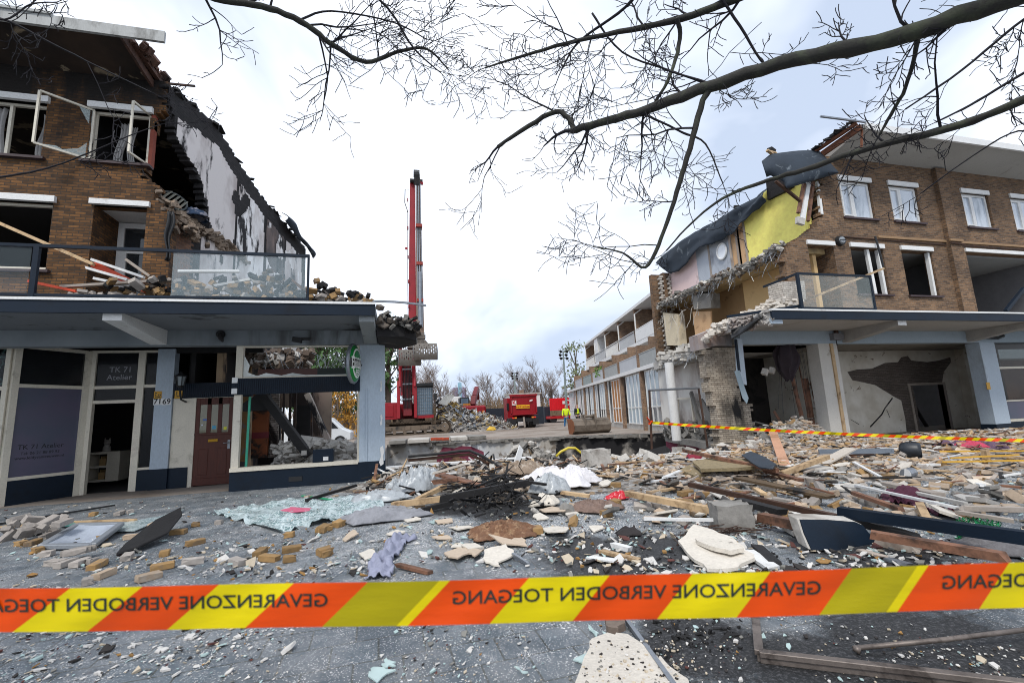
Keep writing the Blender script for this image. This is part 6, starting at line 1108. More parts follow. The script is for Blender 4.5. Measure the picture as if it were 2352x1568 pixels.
for i, (q, Y, h, rd, lb) in enumerate(((z2(1720, 900), 48, 11, 3.2, 'dense green tree seen through the top of the cafe window'), (z2(1850, 900), 52, 12, 3.2, 'green tree just left of the pale corner pillar'), (z3(205, 960), 54, 13, 2.6, 'tall green tree between the pillar and the excavator boom'), (z2(1640, 900), 56, 10, 3, 'green tree at the left of the cafe window view'))): p = onY(*q, Y); leafy_tree('leafy_tree', lb, (p.x, Y, 0), h, rd, mGr, i, 1800)
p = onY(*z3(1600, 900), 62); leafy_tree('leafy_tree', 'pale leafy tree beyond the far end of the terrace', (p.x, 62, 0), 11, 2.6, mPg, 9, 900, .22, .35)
p = onY(*z2(1800, 1000), 40); leafy_tree('yellow_shrub', 'yellow leaved shrub seen through the cafe window', (p.x, 40, 0), 4.2, 2.2, paint('autumn_leaves', '#a5792c', .8, var=.35, sc=2, bump=0), 12, 900, .16, .1)
b = MB()
for i in range(11000): x = rnd.uniform(-60, 75); y_ = rnd.uniform(80, 104); h = rnd.uniform(2.2, 6.6)*(.65+.5*n1(x*.12, 3)); d = V((rnd.uniform(-.35, .35), 0, 1)); b.add([(x-.13, y_, 0), (x+.13, y_, 0), V((x, y_, 0))+d*h], [(0, 1, 2)])
tag(b.build('undergrowth', paint('brown_undergrowth', '#77644f', .95, var=.35, sc=.5, bump=0)), 'brown winter undergrowth along the back of the site', 'undergrowth', kind='stuff')
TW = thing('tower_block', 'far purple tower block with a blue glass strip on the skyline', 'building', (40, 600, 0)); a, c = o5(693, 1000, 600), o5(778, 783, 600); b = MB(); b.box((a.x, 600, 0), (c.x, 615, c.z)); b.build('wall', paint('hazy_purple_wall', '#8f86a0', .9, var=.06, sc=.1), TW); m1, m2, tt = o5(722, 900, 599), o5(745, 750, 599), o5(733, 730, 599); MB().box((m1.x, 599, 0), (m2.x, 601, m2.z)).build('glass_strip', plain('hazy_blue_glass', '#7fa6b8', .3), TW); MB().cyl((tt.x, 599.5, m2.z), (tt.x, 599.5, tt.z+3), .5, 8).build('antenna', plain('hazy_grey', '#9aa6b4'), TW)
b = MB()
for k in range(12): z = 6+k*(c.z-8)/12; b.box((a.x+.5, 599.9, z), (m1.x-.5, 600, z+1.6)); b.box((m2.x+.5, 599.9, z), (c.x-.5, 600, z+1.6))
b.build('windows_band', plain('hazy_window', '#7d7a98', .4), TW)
# ------------------------------------------------------------------ rubble bed in front of the buildings
def zr(x, y): return (1525+x*.3557, 1010.6+y*.3557)
def zc(x, y): return (735+x*.3557, 1010.6+y*.3557)
def zl(x, y): return (x*.3516, 1102.5+y*.3516)
PILES = [(11.7, 11.75, 1.2, .85, .8), (12.8, 12.1, 1.4, .7, .2), (10.2, 11.3, 1.2, .8, .22), (.3, 11.2, 1.0, .6, .3), (2.1, 10.7, 1.5, .7, .36), (4.6, 11.2, 1.6, .7, .1), (7.2, 11.2, 1.8, .8, .12), (13, 9.6, 8, 2.2, .1), (16, 11.2, 5, 1.3, .08), (11, 8.8, 5.5, 1.6, .08), (2.2, 9.3, 1.2, .9, .12), (19, 11.4, 3, 1, .08), (14.5, 8.2, 4, 1.5, .08)]
def gh(x, y):
    h = 0
    for a, c, sx2, sy2, k in PILES: h += k*math.exp(-((x-a)/sx2)**2-((y-c)/sy2)**2)
    return h*(.85+.35*n1(x*1.6, y*1.6, 4))+.03*max(0, n1(x*3, y*3, 9))*(1 if h > .03 else 0)
def GP(q, lift=0):
    p = onZ(*q)
    for _ in range(4): p = onZ(q[0], q[1], gh(p.x, p.y)+lift)
    return p
t = NT('broken_rubble'); p = t.pos()
vo = t.n('ShaderNodeTexVoronoi', {'Vector': p, 'Scale': 11.0}); sep = t.n('ShaderNodeSeparateColor', {0: vo.outputs['Color']})
rp_ = t.n('ShaderNodeValToRGB', {0: sep.outputs[0]}); e = rp_.color_ramp; e.interpolation = 'CONSTANT'
for k, (ps, c_) in enumerate(((0, '#8b867f'), (.22, '#b2aca3'), (.4, '#6b645d'), (.55, '#9a7f5e'), (.7, '#c4c1bc'), (.82, '#4a4542'), (.92, '#a8a49e'))):
    if k < 2: el = e.elements[k]; el.position = ps
    else: el = e.elements.new(ps)
    el.color = (*lin(c_), 1)
c = t.mix(.45, rp_.outputs[0], lin('#5b5651')); c = t.mix(.6, c, t.mix(t.ramp(t.noise(26, 4, .7), .3, .7), (.5, .5, .5), (1.4, 1.4, 1.4)), 'MULTIPLY')  # darker base: shade of the gaps between pieces is put into the colour
s = None
for (bx, by, r_) in SOOT:
    d = t.n('ShaderNodeVectorMath', {0: p, 1: (bx, by, 0)}, operation='DISTANCE').outputs['Value']; q = t.n('ShaderNodeMapRange', {'Value': d, 'From Min': r_*.35, 'From Max': r_*1.35, 'To Min': 1, 'To Max': 0}).outputs[0]; s = q if s is None else t.mul(s, q, 'MAXIMUM')
c = t.mix(t.mul(t.ramp(t.mul(s, t.noise(3, 6, .7)), .22, .4), .9), c, lin('#141416')); t.bump(t.mul(vo.outputs['Distance'], 1), .8, .03); mRub = t.fin(c, .95)
b = MB(); b.grid(lambda u, v: V((-2.5+27*u, 5.8+6.7*v, (lambda h: h if h > .025 else h-.04)(gh(-2.5+27*u, 5.8+6.7*v)))), 270, 80); tag(b.build('rubble_bed', mRub, None, True), 'bed of crushed brick and plaster rubble along the torn fronts', 'rubble', kind='stuff')
# mound inside the pit
pm = onY(*z3(1215, 1185), 18.5); b = MB()
b.grid(lambda u, v: V((pm.x+(u-.5)*10, 18.2+(v-.5)*9, -2.59+max(0, (pm.z+2.6)*(1-((u-.5)**2+(v-.5)**2)**.5*2.1)*(.88+.3*n1(u*9, v*9))))), 60, 50); tag(b.build('pit_mound', mRub, None), 'grey conical rubble mound rising inside the pit', 'rubble heap', kind='stuff')
b = MB()
for i in range(420): a, rr = rnd.random()*2*pi, rnd.random()**.7; x, y_ = pm.x+cos(a)*rr*4, 18.2+sin(a)*rr*3.8; b.obox((x, y_, -2.55+max(0, (pm.z+2.6)*(1-rr*.88))), (rnd.uniform(.1, .4), rnd.uniform(.1, .35), rnd.uniform(.04, .15)), ROT(rnd.uniform(-.6, .6), rnd.uniform(-.6, .6), rnd.random()*3), rnd.choice((0, 0, 1, 2)))
tag(b.build('mound_chunks', [M_conc(), M_conl(), M_oldwood()]), 'grey lumps and laths covering the mound in the pit', 'rubble', kind='stuff')
# ------------------------------------------------------------------ bricks
def brick_mesh(seed, L_=.21, W_=.1, H_=.065, broken=False):
    r = random.Random(seed); bm = bmesh.new(); bmesh.ops.create_cube(bm, size=1)
    l = L_*(r.uniform(.4, .75) if broken else 1)
    for v in bm.verts: v.co = V((v.co.x*l, v.co.y*W_, v.co.z*H_))
    bmesh.ops.bevel(bm, geom=bm.edges[:], offset=.005, segments=1, affect='EDGES')
    bmesh.ops.subdivide_edges(bm, edges=[e_ for e_ in bm.edges if e_.calc_length() > .05], cuts=1)
    for v in bm.verts:
        v.co += V((r.gauss(0, .0022), r.gauss(0, .0022), r.gauss(0, .002)))
        if broken and v.co.x > l*.35: v.co.x += r.uniform(-.045, .02)
        if r.random() < .06: v.co *= r.uniform(.8, .95)
    me = bpy.data.meshes.new('brick'); bm.to_mesh(me); bm.free(); return me
mTan = paint('tan_loose_brick', '#ab9781', .9, var=.16, sc=6, rand=.2, dirt='#b9b1a6', dt=(.52, .7), dsc=4)
BM = {}
for nm, m in (('ochre', mBrk), ('grey', mBrg), ('tan', mTan)):
    BM[nm] = []
    for k in range(7): me = brick_mesh(k*7+len(nm), broken=k >= 4); me.materials.append(m); BM[nm].append(me)
NB = [0]
def put_brick(p, col, label, group, rz=None, tilt=.12, sc=1, k=None):
    o = bpy.data.objects.new('brick', BM[col][rnd.randrange(7) if k is None else k]); COL.objects.link(o); o.location = (p[0], p[1], p[2]+.034*sc)
    o.rotation_euler = (rnd.gauss(0, tilt), rnd.gauss(0, tilt), rnd.random()*pi if rz is None else rz); o.scale = (sc, sc, sc); NB[0] += 1
    return tag(o, label, 'brick', group)
LFT = {'ochre': [(610, 230), (135, 425), (215, 420), (245, 470), (665, 390), (1275, 420), (1280, 300), (1165, 350), (1075, 490), (1060, 580), (635, 570), (1700, 485), (1760, 525), (1890, 530), (2115, 490), (1890, 370), (2115, 335), (2215, 300), (1905, 465), (940, 370)], 'tan': [(970, 650), (680, 630), (870, 380), (2010, 120), (2190, 118), (1005, 300)], 'grey': [(830, 515), (1260, 545), (1550, 550), (1430, 285), (300, 495), (450, 490), (850, 215), (570, 680), (360, 555), (430, 560), (520, 555), (600, 545), (780, 225)]}
for col, L_ in LFT.items():
    for x, y in L_:
        p = onZ(*zl(x, y)); far = y < 330
        put_brick(p, col, {'ochre': 'ochre brick lying loose on the paving %s', 'tan': 'dusty tan brick lying loose on the paving %s', 'grey': 'grey mortar covered brick lying on the paving %s'}[col] % ('near the shattered glass sheets' if far else 'in front of the black charred board'), col+' bricks on the left paving '+('back' if far else 'front'), tilt=.04)
p = onZ(*zl(520, 520)); 
for k in range(3): put_brick(p+V((.02*k-.05, .05*k, .068)), 'grey', 'grey brick on top of the short brick row by the skylight', 'grey bricks stacked beside the skylight', .35, .03)
for k in range(16): p = onZ(*zl(20+24*k % 380, 400-(k % 5)*12)); put_brick(p+V((0, .05, .07*(k % 4))), 'grey', 'grey brick tipped upright in the heap left of the skylight', 'grey bricks heaped left of the skylight', rnd.uniform(.9, 1.6), .5, 1.15)
random_bricks = [(zc, 1850, 490, 'ochre'), (zc, 1910, 415, 'ochre'), (zc, 1405, 600, 'ochre'), (zc, 1900, 300, 'ochre'), (zc, 120, 555, 'ochre'), (zc, 25, 585, 'ochre'), (zc, 30, 740, 'ochre'), (zc, 350, 300, 'ochre'), (zr, 690, 365, 'ochre'), (zr, 360, 365, 'ochre'), (zr, 260, 365, 'ochre'), (zr, 140, 355, 'ochre'), (zr, 1200, 395, 'grey'), (zr, 690, 320, 'grey'), (zr, 1380, 425, 'grey'), (zr, 920, 265, 'grey'), (zr, 740, 245, 'ochre'), (zr, 1730, 390, 'grey')]
for f, x, y, col in random_bricks: put_brick(GP(f(x, y)), col, 'single %s brick lying in the open middle of the debris' % col, col+' bricks in the middle', tilt=.06, sc=1.25)
tries = 0
while NB[0] < 292:
    x, y = rnd.uniform(1300, 2420), rnd.uniform(1045, 1205)
    if rnd.random() > (.25+.75*(x > 1500)): continue
    p = GP((x, y)); col = rnd.choices(('ochre', 'grey', 'tan'), (.24, .4, .36))[0]; zone = 'on the rubble slope below the grey brick pier' if x < 1760 else 'among the rubble in front of the white column' if x < 2060 else 'among the rubble in front of the cracked plaster room'
    put_brick(p, col, '%s brick lying %s' % (col, zone), '%s bricks %s' % (col, zone), tilt=.3, sc=rnd.uniform(1.0, 1.3))
b = MB(); mi_ = 0
for i in range(3000):
    x, y_ = rnd.uniform(-.5, 24), 6.2+6.1*rnd.random()**.8
    h = gh(x, y_)
    if h < .05 and (rnd.random() > .4 or x < 5): continue
    s = rnd.uniform(.5, 1.2); b.obox((x, y_, h+rnd.uniform(.0, .05)), (.21*s, .1*rnd.uniform(.7, 1.2), .065*rnd.uniform(.7, 1.2)), ROT(rnd.gauss(0, .4), rnd.gauss(0, .4), rnd.random()*3.1), rnd.choice((0, 1, 1, 2, 2, 3)))
tag(b.build('brick_rubble', [mBrk, mBrg, mTan, M_conl()]), 'mixed broken bricks covering the rubble in front of the torn building', 'rubble', kind='stuff')
b = MB()
for i in range(1500):   # torn laths, battens, strips
    x, y_ = 4.5+19*rnd.random(), 5.4+6.7*rnd.random()**.75; l = rnd.uniform(.12, .75); a = rnd.gauss(-.25, .7); dz = rnd.gauss(0, .12); p = V((x, y_, gh(x, y_)+rnd.uniform(.02, .12))); d = V((cos(a), sin(a), dz))*l/2
    b.bar(p-d, p+d, rnd.uniform(.012, .06), rnd.uniform(.008, .03), mi=rnd.choice((0, 0, 1, 1, 2, 3, 4)))
for i in range(420):
    x, y_ = rnd.uniform(-.6, 5), rnd.uniform(9.4, 12.3); l = rnd.uniform(.12, .6); a = rnd.uniform(0, pi); p = V((x, y_, gh(x, y_)+rnd.uniform(.02, .16))); d = V((cos(a), sin(a), rnd.gauss(0, .3)))*l/2
    b.bar(p-d, p+d, rnd.uniform(.012, .07), rnd.uniform(.008, .03), mi=rnd.choice((0, 1, 2, 3, 4, 4)))
tag(b.build('timber_splinters', [M_wood(), M_oldwood(), M_brownwood(), M_white(), M_char()]), 'splintered laths and strips scattered through the rubble', 'splinters', kind='stuff')
b = MB()
for i in range(900):   # lumps tumbling over the edge of the pit
    x = rnd.uniform(-.4, 11.2); y_ = rnd.gauss(11.9, .45)-.25*sin(x*1.3); z = gh(x, y_) if y_ < 12.45 else -.15*rnd.random()-.25*(y_-12.45); s = rnd.lognormvariate(-2.6, .5)
    b.obox((x, y_, z+s*.3), (s*rnd.uniform(.8, 2), s*rnd.uniform(.7, 1.4), s*rnd.uniform(.4, .9)), ROT(rnd.uniform(-.7, .7), rnd.uniform(-.7, .7), rnd.random()*3), rnd.choice((0, 0, 1, 1, 2, 3)))
tag(b.build('edge_rubble', [M_conc(), M_conl(), M_soot(), mBrg]), 'grey lumps and chips spilling along the front edge of the pit', 'rubble', kind='stuff')
# small litter: plaster crumbs, glass crumbs, chips
LIT = [paint('plaster_crumb', '#c3c0bb', .8, var=.1), paint('glass_crumb', '#a3b7b5', .2, var=.2, bump=0), paint('cream_crumb', '#b5a893', .85, var=.15), paint('grey_crumb', '#77756f', .9, var=.2), paint('dark_crumb', '#2a2624', .85, var=.3), paint('rust_crumb', '#55302a', .85, var=.25), paint('ochre_crumb', '#94703f', .9, var=.2)]
b = MB()
for i in range(26000):
    yy = 1075+493*rnd.random()**1.15; q = (rnd.uniform(-500, 2850), yy); p = onZ(*q)
    if p.y > 12.2 or p.y < 3.6 and rnd.random() < .45 or n1(p.x*1.4, p.y*1.4, 20)*1.5+.22 < rnd.random()*.9-.15: continue
    h = gh(p.x, p.y); p.z = h+.004; s = min(.075, rnd.lognormvariate(-4.75, .62)*(1 if p.y > 3.5 else .75)); k = 3+rnd.randrange(3); a0 = rnd.random()*6; n_ = V((rnd.gauss(0, .25), rnd.gauss(0, .25), 1)).normalized(); ux = n_.orthogonal().normalized(); uy = n_.cross(ux)
    P = [p+(ux*cos(a0+2*pi*j/k)*rnd.uniform(.5, 1.3)+uy*sin(a0+2*pi*j/k)*rnd.uniform(.3, 1))*s for j in range(k)]; mi = rnd.choices(range(7), (34, 14, 16, 12, 10, 6, 3) if p.x < 4.5 or p.y < 4 else (26, 9, 22, 20, 12, 5, 10))[0]
    b.prism([q_+V((0, 0, .002)) for q_ in P], n_*min(.02, s*rnd.uniform(.15, .5)), mi)
for i in range(4600):   # flakes and scraps, thicker towards the heaps
    p = onZ(rnd.uniform(-300, 2700), 1090+235*rnd.random()); h = gh(p.x, p.y)
    if p.y > 12 or h < .05 and n1(p.x*1.3, p.y*1.3, 31) < rnd.uniform(-.5, .15) or p.x < 1.5 and n1(p.x*.8, p.y*.8, 3) < -.05 or p.x < -2 and rnd.random() < .6: continue
    s = rnd.uniform(.012, .045)*(2 if rnd.random() < .12 else 1); M_ = ROT(rnd.gauss(0, .35), rnd.gauss(0, .35), rnd.random()*6); k = rnd.randrange(3, 6); a0 = rnd.random()*6
    b.prism([p+V((0, 0, h+.012))+M_@V((cos(a0+2*pi*j/k)*s*rnd.uniform(.5, 1.6), sin(a0+2*pi*j/k)*s*rnd.uniform(.4, 1), 0)) for j in range(k)], M_@V((0, 0, rnd.uniform(.003, .02))), rnd.choices(range(7), (30, 16, 18, 16, 9, 6, 7))[0])
for i in range(170): q = onZ(*zc(rnd.uniform(1690, 2350), rnd.uniform(1290, 1600)), .05); s = rnd.uniform(.002, .011); b.obox(q, (s*2, s*1.5, s), ROT(rnd.random(), rnd.random(), rnd.random()*3), rnd.choice((0, 2, 3, 4, 2)))
tag(b.build('rubble_litter', LIT), 'plaster, glass and mortar crumbs strewn over the paving', 'litter', kind='stuff')
# ------------------------------------------------------------------ boards, beams and bars
W_, BW_, OW_, CH_, ST_ = M_wood(), M_brownwood(), M_oldwood(), M_char(), M_steel()
def board(f, a, c, w_, h_, m, name, label, la=0, lc=0, cat=None, **k):
    if f is zr and a[1] < 620: la += .06; lc += .06
    return plank(name, label, cat or name.split('_')[-1], GP(f(*a), la+h_/2+.005), GP(f(*c), lc+h_/2+.005), w_, h_, m, **k)
board(zr, (130, 65), (735, 195), .09, .07, BW_, 'timber_plank', 'long brown plank lying across the two straw boards', .2, .12)
board(zr, (655, 195), (880, 255), .12, .05, BW_, 'timber_plank', 'short brown plank under the end of the long brown plank', .05, .02)
plank('timber_plank', 'pinkish plank leaning steeply on the rubble slope in front of the pier', 'plank', GP(zr(790, 185), .03), onY(*zr(700, -60), 11.2), .2, .04, paint('pinkish_wood', '#b88d72', .75, var=.15, sc=3, dirt='#8d6a50', dt=(.55, .7)))
board(zr, (760, 215), (1055, 105), .1, .08, W_, 'timber_plank', 'pale beam slanting up right beside the pinkish plank', .02, .2)
board(zr, (1020, 150), (1215, 45), .26, .03, paint('whitish_board', '#bdb4a8', .75, var=.12, sc=3, rand=.1), 'wide_board', 'wide whitish board slanting right of the pale beam', .02, .22)
board(zr, (165, 282), (1120, 498), .07, .07, M_rust(), 'steel_bar', 'long rusty dark steel angle bar crossing the rubble behind the concrete block', .12, .05)
board(zr, (475, 240), (1060, 362), .2, .04, paint('rotten_board', '#5c4a34', .9, var=.3, sc=3, dirt='#171412', dt=(.5, .6)), 'wide_board', 'rotten board with a charred edge behind the rusty angle bar', .1, .05)
board(zr, (-240, 340), (372, 462), .1, .08, W_, 'timber_plank', 'long pale timber running left from the concrete block', .08, .08)
board(zr, (480, 388), (770, 465), .13, .08, CH_, 'charred_beam', 'charred beam lying just behind the concrete block', .05, .05)
board(zr, (630, 495), (870, 545), .12, .1, BW_, 'timber_plank', 'brown beam end between the concrete block and navy slab', .01, .02)
board(zr, (1150, 462), (2500, 650), .1, .11, M_navy(), 'steel_beam', 'long navy painted steel beam lying across the right debris', .12, .14)
board(zr, (1200, 505), (1640, 635), .1, .08, M_black(), 'charred_beam', 'rounded black beam lying in front of the navy steel beam', .02, .01)
board(zr, (1340, 605), (2215, 755), .1, .07, BW_, 'timber_plank', 'long brown plank reaching right from the navy slab', .06, .08)
board(zr, (1370, 650), (1640, 700), .14, .06, OW_, 'timber_plank', 'short grey brown plank below the long brown plank', 0, 0)
board(zr, (-130, 505), (345, 512), .035, .035, M_white(), 'white_pipe', 'thin white pipe pointing left from the concrete block', .02, .03, cat='pipe')
board(zr, (1440, 278), (1765, 348), .16, .05, OW_, 'timber_plank', 'rough grey plank lying between the bricks in front of the column', .05, .05)
board(zr, (1225, 140), (1400, 235), .05, .03, M_white(), 'white_strip', 'thin white strip beside the grey pipe', .06, .03, cat='strip')
board(zr, (1240, 290), (1900, 435), .05, .03, M_white(), 'white_strip', 'long thin white strip running down past the maroon cloth', .06, .05, cat='strip')
board(zr, (1225, 338), (1535, 445), .07, .05, BW_, 'timber_plank', 'narrow brown plank left of the maroon cloth', .05, .03)
board(zr, (1600, 332), (1950, 408), .06, .04, M_conl(), 'grey_strip', 'pale grey strip behind the maroon cloth', .06, .05, cat='strip')
board(zr, (1930, 435), (2420, 448), .08, .05, OW_, 'timber_plank', 'level grey plank at the right side behind the navy beam', .05, .05)
board(zr, (1652, 415), (1700, 512), .08, .06, W_, 'timber_plank', 'stubby pale plank standing end on beside the maroon cloth', .1, .03)
board(zr, (1900, 462), (2265, 520), .06, .04, OW_, 'timber_plank', 'thin plank lying above the right end of the navy beam', .03, .03)
board(zr, (2020, 565), (2240, 592), .1, .05, BW_, 'timber_plank', 'brown plank lying over the green tinsel', .08, .08)
board(zr, (0, 240), (105, 195), .09, .03, M_white(), 'white_strip', 'short white strip left of the straw boards', .02, .06, cat='strip')
board(zr, (1440, 765), (1590, 803), .06, .03, ST_, 'grey_strip', 'dull metal strip lying in the soot near the tape', 0, .01, cat='strip')
board(zr, (1260, 705), (1420, 750), .07, .02, OW_, 'grey_strip', 'splintered grey strip at the foot of the navy slab', 0, .01, cat='strip')
board(zr, (640, 445), (632, 330), .05, .05, M_rust(), 'steel_post', 'short rusty post standing up from the angle bar', 0, .0, cat='post')
board(zr, (590, 310), (645, 345), .08, .04, W_, 'timber_plank', 'small pale plank end leaning on the rusty post', .1, .12)
board(zr, (1000, 72), (1480, 66), .11, .11, paint('grey_pipe', '#6c7580', .4, var=.1), 'grey_pipe', 'grey pipe lying level in front of the white column', .03, .03, cat='pipe', rough=False)
for a, c, lb in (((1780, 70), (2420, 66), 'rear one of the three yellow rods by the purple cloth'), ((1800, 138), (2420, 126), 'front one of the three yellow rods near the black tub'), ((1850, 112), (2290, 92), 'middle one of the three yellow rods over the pale crate slats')): board(zr, a, c, .03, .03, paint('yellow_rod', '#c79a34', .5, var=.15), 'yellow_rod', lb, .08, .1, cat='rod', group='yellow rods')
plank('timber_post', 'square pale post end standing among the yellow rods', 'post', GP(zr(2085, 130)), GP(zr(2085, 130))+V((0, 0, .22)), .1, .1, W_, rough=False)
board(zr, (2110, 100), (2325, 110), .14, .03, W_, 'timber_plank', 'pale board lying flat under the yellow rods', .03, .03)
board(zr, (545, 718), (712, 828), .13, .03, M_white(), 'white_board', 'narrow white board right of the broken white plaster panel', .01, .01)
board(zr, (600, 680), (720, 790), .1, .03, CH_, 'charred_beam', 'charred lath lying between white board and navy slab', .02, .02)
board(zc, (470, 415), (785, 376), .1, .09, W_, 'timber_plank', 'pale beam end joined to the charred beam in the middle', .05, .1)
board(zc, (780, 376), (1350, 270), .11, .1, CH_, 'charred_beam', 'long charred beam pointing right into the burnt heap', .1, .28)
board(zc, (620, 385), (812, 290), .1, .07, W_, 'timber_plank', 'pale plank leaning up towards the grey plastic sheet', .02, .15)
board(zc, (760, 215), (1075, 302), .2, .05, BW_, 'wide_board', 'wide brown board sloping down over the pale planks', .3, .15)
board(zc, (730, 268), (888, 252), .1, .08, BW_, 'timber_plank', 'short brown beam across the front of the wide brown board', .2, .22)
board(zc, (860, 275), (965, 312), .09, .04, W_, 'timber_plank', 'short pale plank under the wide brown board', .12, .08)
board(zc, (640, 452), (860, 400), .09, .07, CH_, 'charred_beam', 'charred beam lying lowest in front of the burnt heap', 0, .05)
board(zc, (560, 437), (680, 425), .08, .05, W_, 'timber_plank', 'pale plank stub beside the lowest charred beam', 0, 0)
board(zc, (745, 210), (950, 148), .12, .04, paint('whitish_board', '#bdb4a8', .75, var=.12), 'wide_board', 'grey white board tilted behind the wide brown board', .2, .4)
plank('white_board', 'white board standing upright in the middle of the heap', 'board', GP(zc(1255, 190), .1), onY(*zc(1300, 45), 11.7), .16, .03, M_white(), up=(0, 1, 0))
board(zc, (1570, 335), (1740, 358), .1, .05, W_, 'timber_plank', 'pale plank in front of the white quilt', .02, .02)
board(zc, (1060, 150), (1195, 232), .1, .05, ST_, 'metal_rail', 'short shiny metal rail under the bent black rail', .15, .1, cat='rail')
board(zc, (2020, 352), (2340, 415), .12, .05, W_, 'timber_plank', 'long pale plank beside the red plastic wrapper', .05, .03)
board(zc, (1810, 712), (2065, 772), .07, .03, W_, 'timber_lath', 'thin wooden lath lying on the black soot patch', 0, 0)
board(zc, (1735, 752), (1912, 775), .1, .015, M_white(), 'white_board', 'thin white strip of board at the soot patch edge', 0, .03)
board(zc, (1890, 672), (2002, 702), .07, .05, M_white(), 'white_board', 'stubby white board on top of the soot patch', 0, .0)
board(zc, (500, 800), (712, 852), .06, .03, BW_, 'timber_lath', 'brown splintered lath beside the lilac scarf', .02, .0)
board(zc, (1245, 732), (1345, 797), .03, .03, ST_, 'metal_rail', 'short grey rail at the crumpled white plaster sheets', .03, 0, cat='rail')
board(zl, (-20, 285), (752, 160), .03, .03, M_black(), 'steel_bar', 'long thin black bar lying before the studio window', .0, .02)
board(zl, (430, 272), (888, 256), .07, .03, W_, 'timber_lath', 'pale lath resting above the skylight', .05, .03)
board(zl, (20, 300), (172, 292), .07, .03, W_, 'timber_lath', 'short pale lath behind the grey brick heap', .05, .05)
board(zl, (1975, 98), (2165, 124), .05, .02, paint('green_strip', '#2f9a6c', .4), 'green_strip', 'bright green plastic strip near the cafe plinth', .02, .02, cat='strip')
board(zl, (2000, 128), (2330, 30), .06, .05, CH_, 'charred_beam', 'thin charred beam slanting up behind the green strip', .02, .1)
for i in range(34):
    x, y = rnd.uniform(1350, 2350), rnd.uniform(1040, 1190); l = rnd.uniform(25, 85); a = rnd.gauss(.1, .35); m, cn = rnd.choice(((W_, 'pale'), (OW_, 'grey'), (BW_, 'brown'), (M_white(), 'white')))
    z_ = 'below the grey brick pier' if x < 1760 else 'before the white column' if x < 2060 else 'before the cracked plaster room'
    plank('timber_lath', 'short %s splintered lath lying in the rubble %s' % (cn, z_), 'lath', GP((x, y), .05), GP((x+l*cos(a), y+l*sin(a)*.5), .05), rnd.uniform(.04, .11), rnd.uniform(.02, .05), m, group='%s laths %s' % (cn, z_))
# bent black rail, hand rails, hose, trestle
br_ = [onY(*zc(*q), 10.9-.1*i) for i, q in enumerate(((570, 102), (760, 85), (900, 68), (965, 64), (1050, 100), (1150, 165), (1240, 240), (1325, 312)))]
BR = thing('bent_rail', 'bent black twin rail arching over the rubble in front of the pit', 'rail', br_[-1]); 
for dz in (0, -.09): MB().tube([p+V((0, .05*(dz != 0), dz)) for p in br_], .035, 7).build('rail_bar', [M_black(), M_rust()][dz != 0], BR)
mh = paint('yellow_hose', '#c9b436', .45, var=.1); hs = [onY(*z3(*q), 12.5) for q in ((1440, 1290), (1475, 1255), (1530, 1228), (1580, 1230), (1630, 1270), (1668, 1312))]; tag(MB().tube(hs, .035, 8).build('yellow_hose', mh, None, True), 'ribbed yellow hose arching out of the rubble', 'hose')
TF = thing('steel_trestle', 'grey steel trestle frame standing at the pit edge beside the round column', 'trestle', onY(*z5(75, 1100), 12.2)); tq = lambda x, y, Y=12.2: onY(*z5(x, y), Y); b = MB()
MB().tube([tq(56, 672), tq(360, 658, 12.9)], .035, 8).build('top_rail', M_steel(), TF)
for a, c, Y in (((57, 672), (76, 1105), 12.2), ((358, 658), (420, 1060), 12.9)): MB().tube([tq(*a, Y), tq(*c, Y)], .035, 8).build('leg', M_rust(), TF)
MB().tube([tq(20, 1108, 12.0), tq(30, 1085, 12.1), tq(76, 1060), tq(118, 1108, 12.4)], .03, 6).build('foot', M_rust(), TF)
tag(MB().tube([GP(zr(20+40*k, 128-8*sin(k*.9)), .04+.05*sin(k*.8)**2) for k in range(8)], .018, 5).build('black_cable', M_black(), None, True), 'black cable lying between the trestle and the brown plank', 'cable')
b = MB()
for k in range(14):
    c0 = GP(zr(330+20*k, 640-3*k), .02); r = rnd.uniform(.25, .6); b.tube([c0+V((r*cos(a)*1.4, r*sin(a)*.5, .03+.05*sin(a*2+k))) for a in [rnd.random()+.35*j for j in range(9)]], .004, 4)
tag(b.build('wire_coil', M_rust()), 'tangle of thin rusty wire in front of the concrete block', 'wire')
# near frame, rod and profile
FRM = thing('burnt_window_frame', 'scorched metal window frame corner lying in the right foreground', 'frame', onZ(*zr(610, 1360))); k0, k1, k2 = onZ(*zr(585, 1080), .05), onZ(*zr(615, 1370), .05), onZ(*zr(2600, 1600), .05)
mSf = paint('scorched_aluminium', '#6f6660', .5, .4, var=.4, sc=5, dirt='#2a211c', dt=(.48, .66), dsc=4)
for a, c in ((k0, k1), (k1, k2)): bb = MB(); bb.bar(a, c, .05, .03); bb.bar(a+V((0, 0, -.025)), c+V((0, 0, -.025)), .028, .05); bb.build('frame_profile', mSf, FRM, bevel=.003)
tag(MB().tube([onZ(*zr(1225, 1340), .03), onZ(*zr(1800, 1285), .06), onZ(*zr(2500, 1200), .1)], .014, 10).tube([onZ(*zr(1225, 1335), .03), onZ(*zr(1270, 1360), .02)], .02, 10).build('steel_rod', mSf, None, True), 'scorched steel rod with a bent end lying in the right foreground', 'rod')
plank('metal_profile', 'bright metal profile lying over the white foreground slab', 'profile', onZ(*zc(1975, 1150), .03), onZ(*zc(2330, 1640), .05), .028, .025, ST_, rough=False)
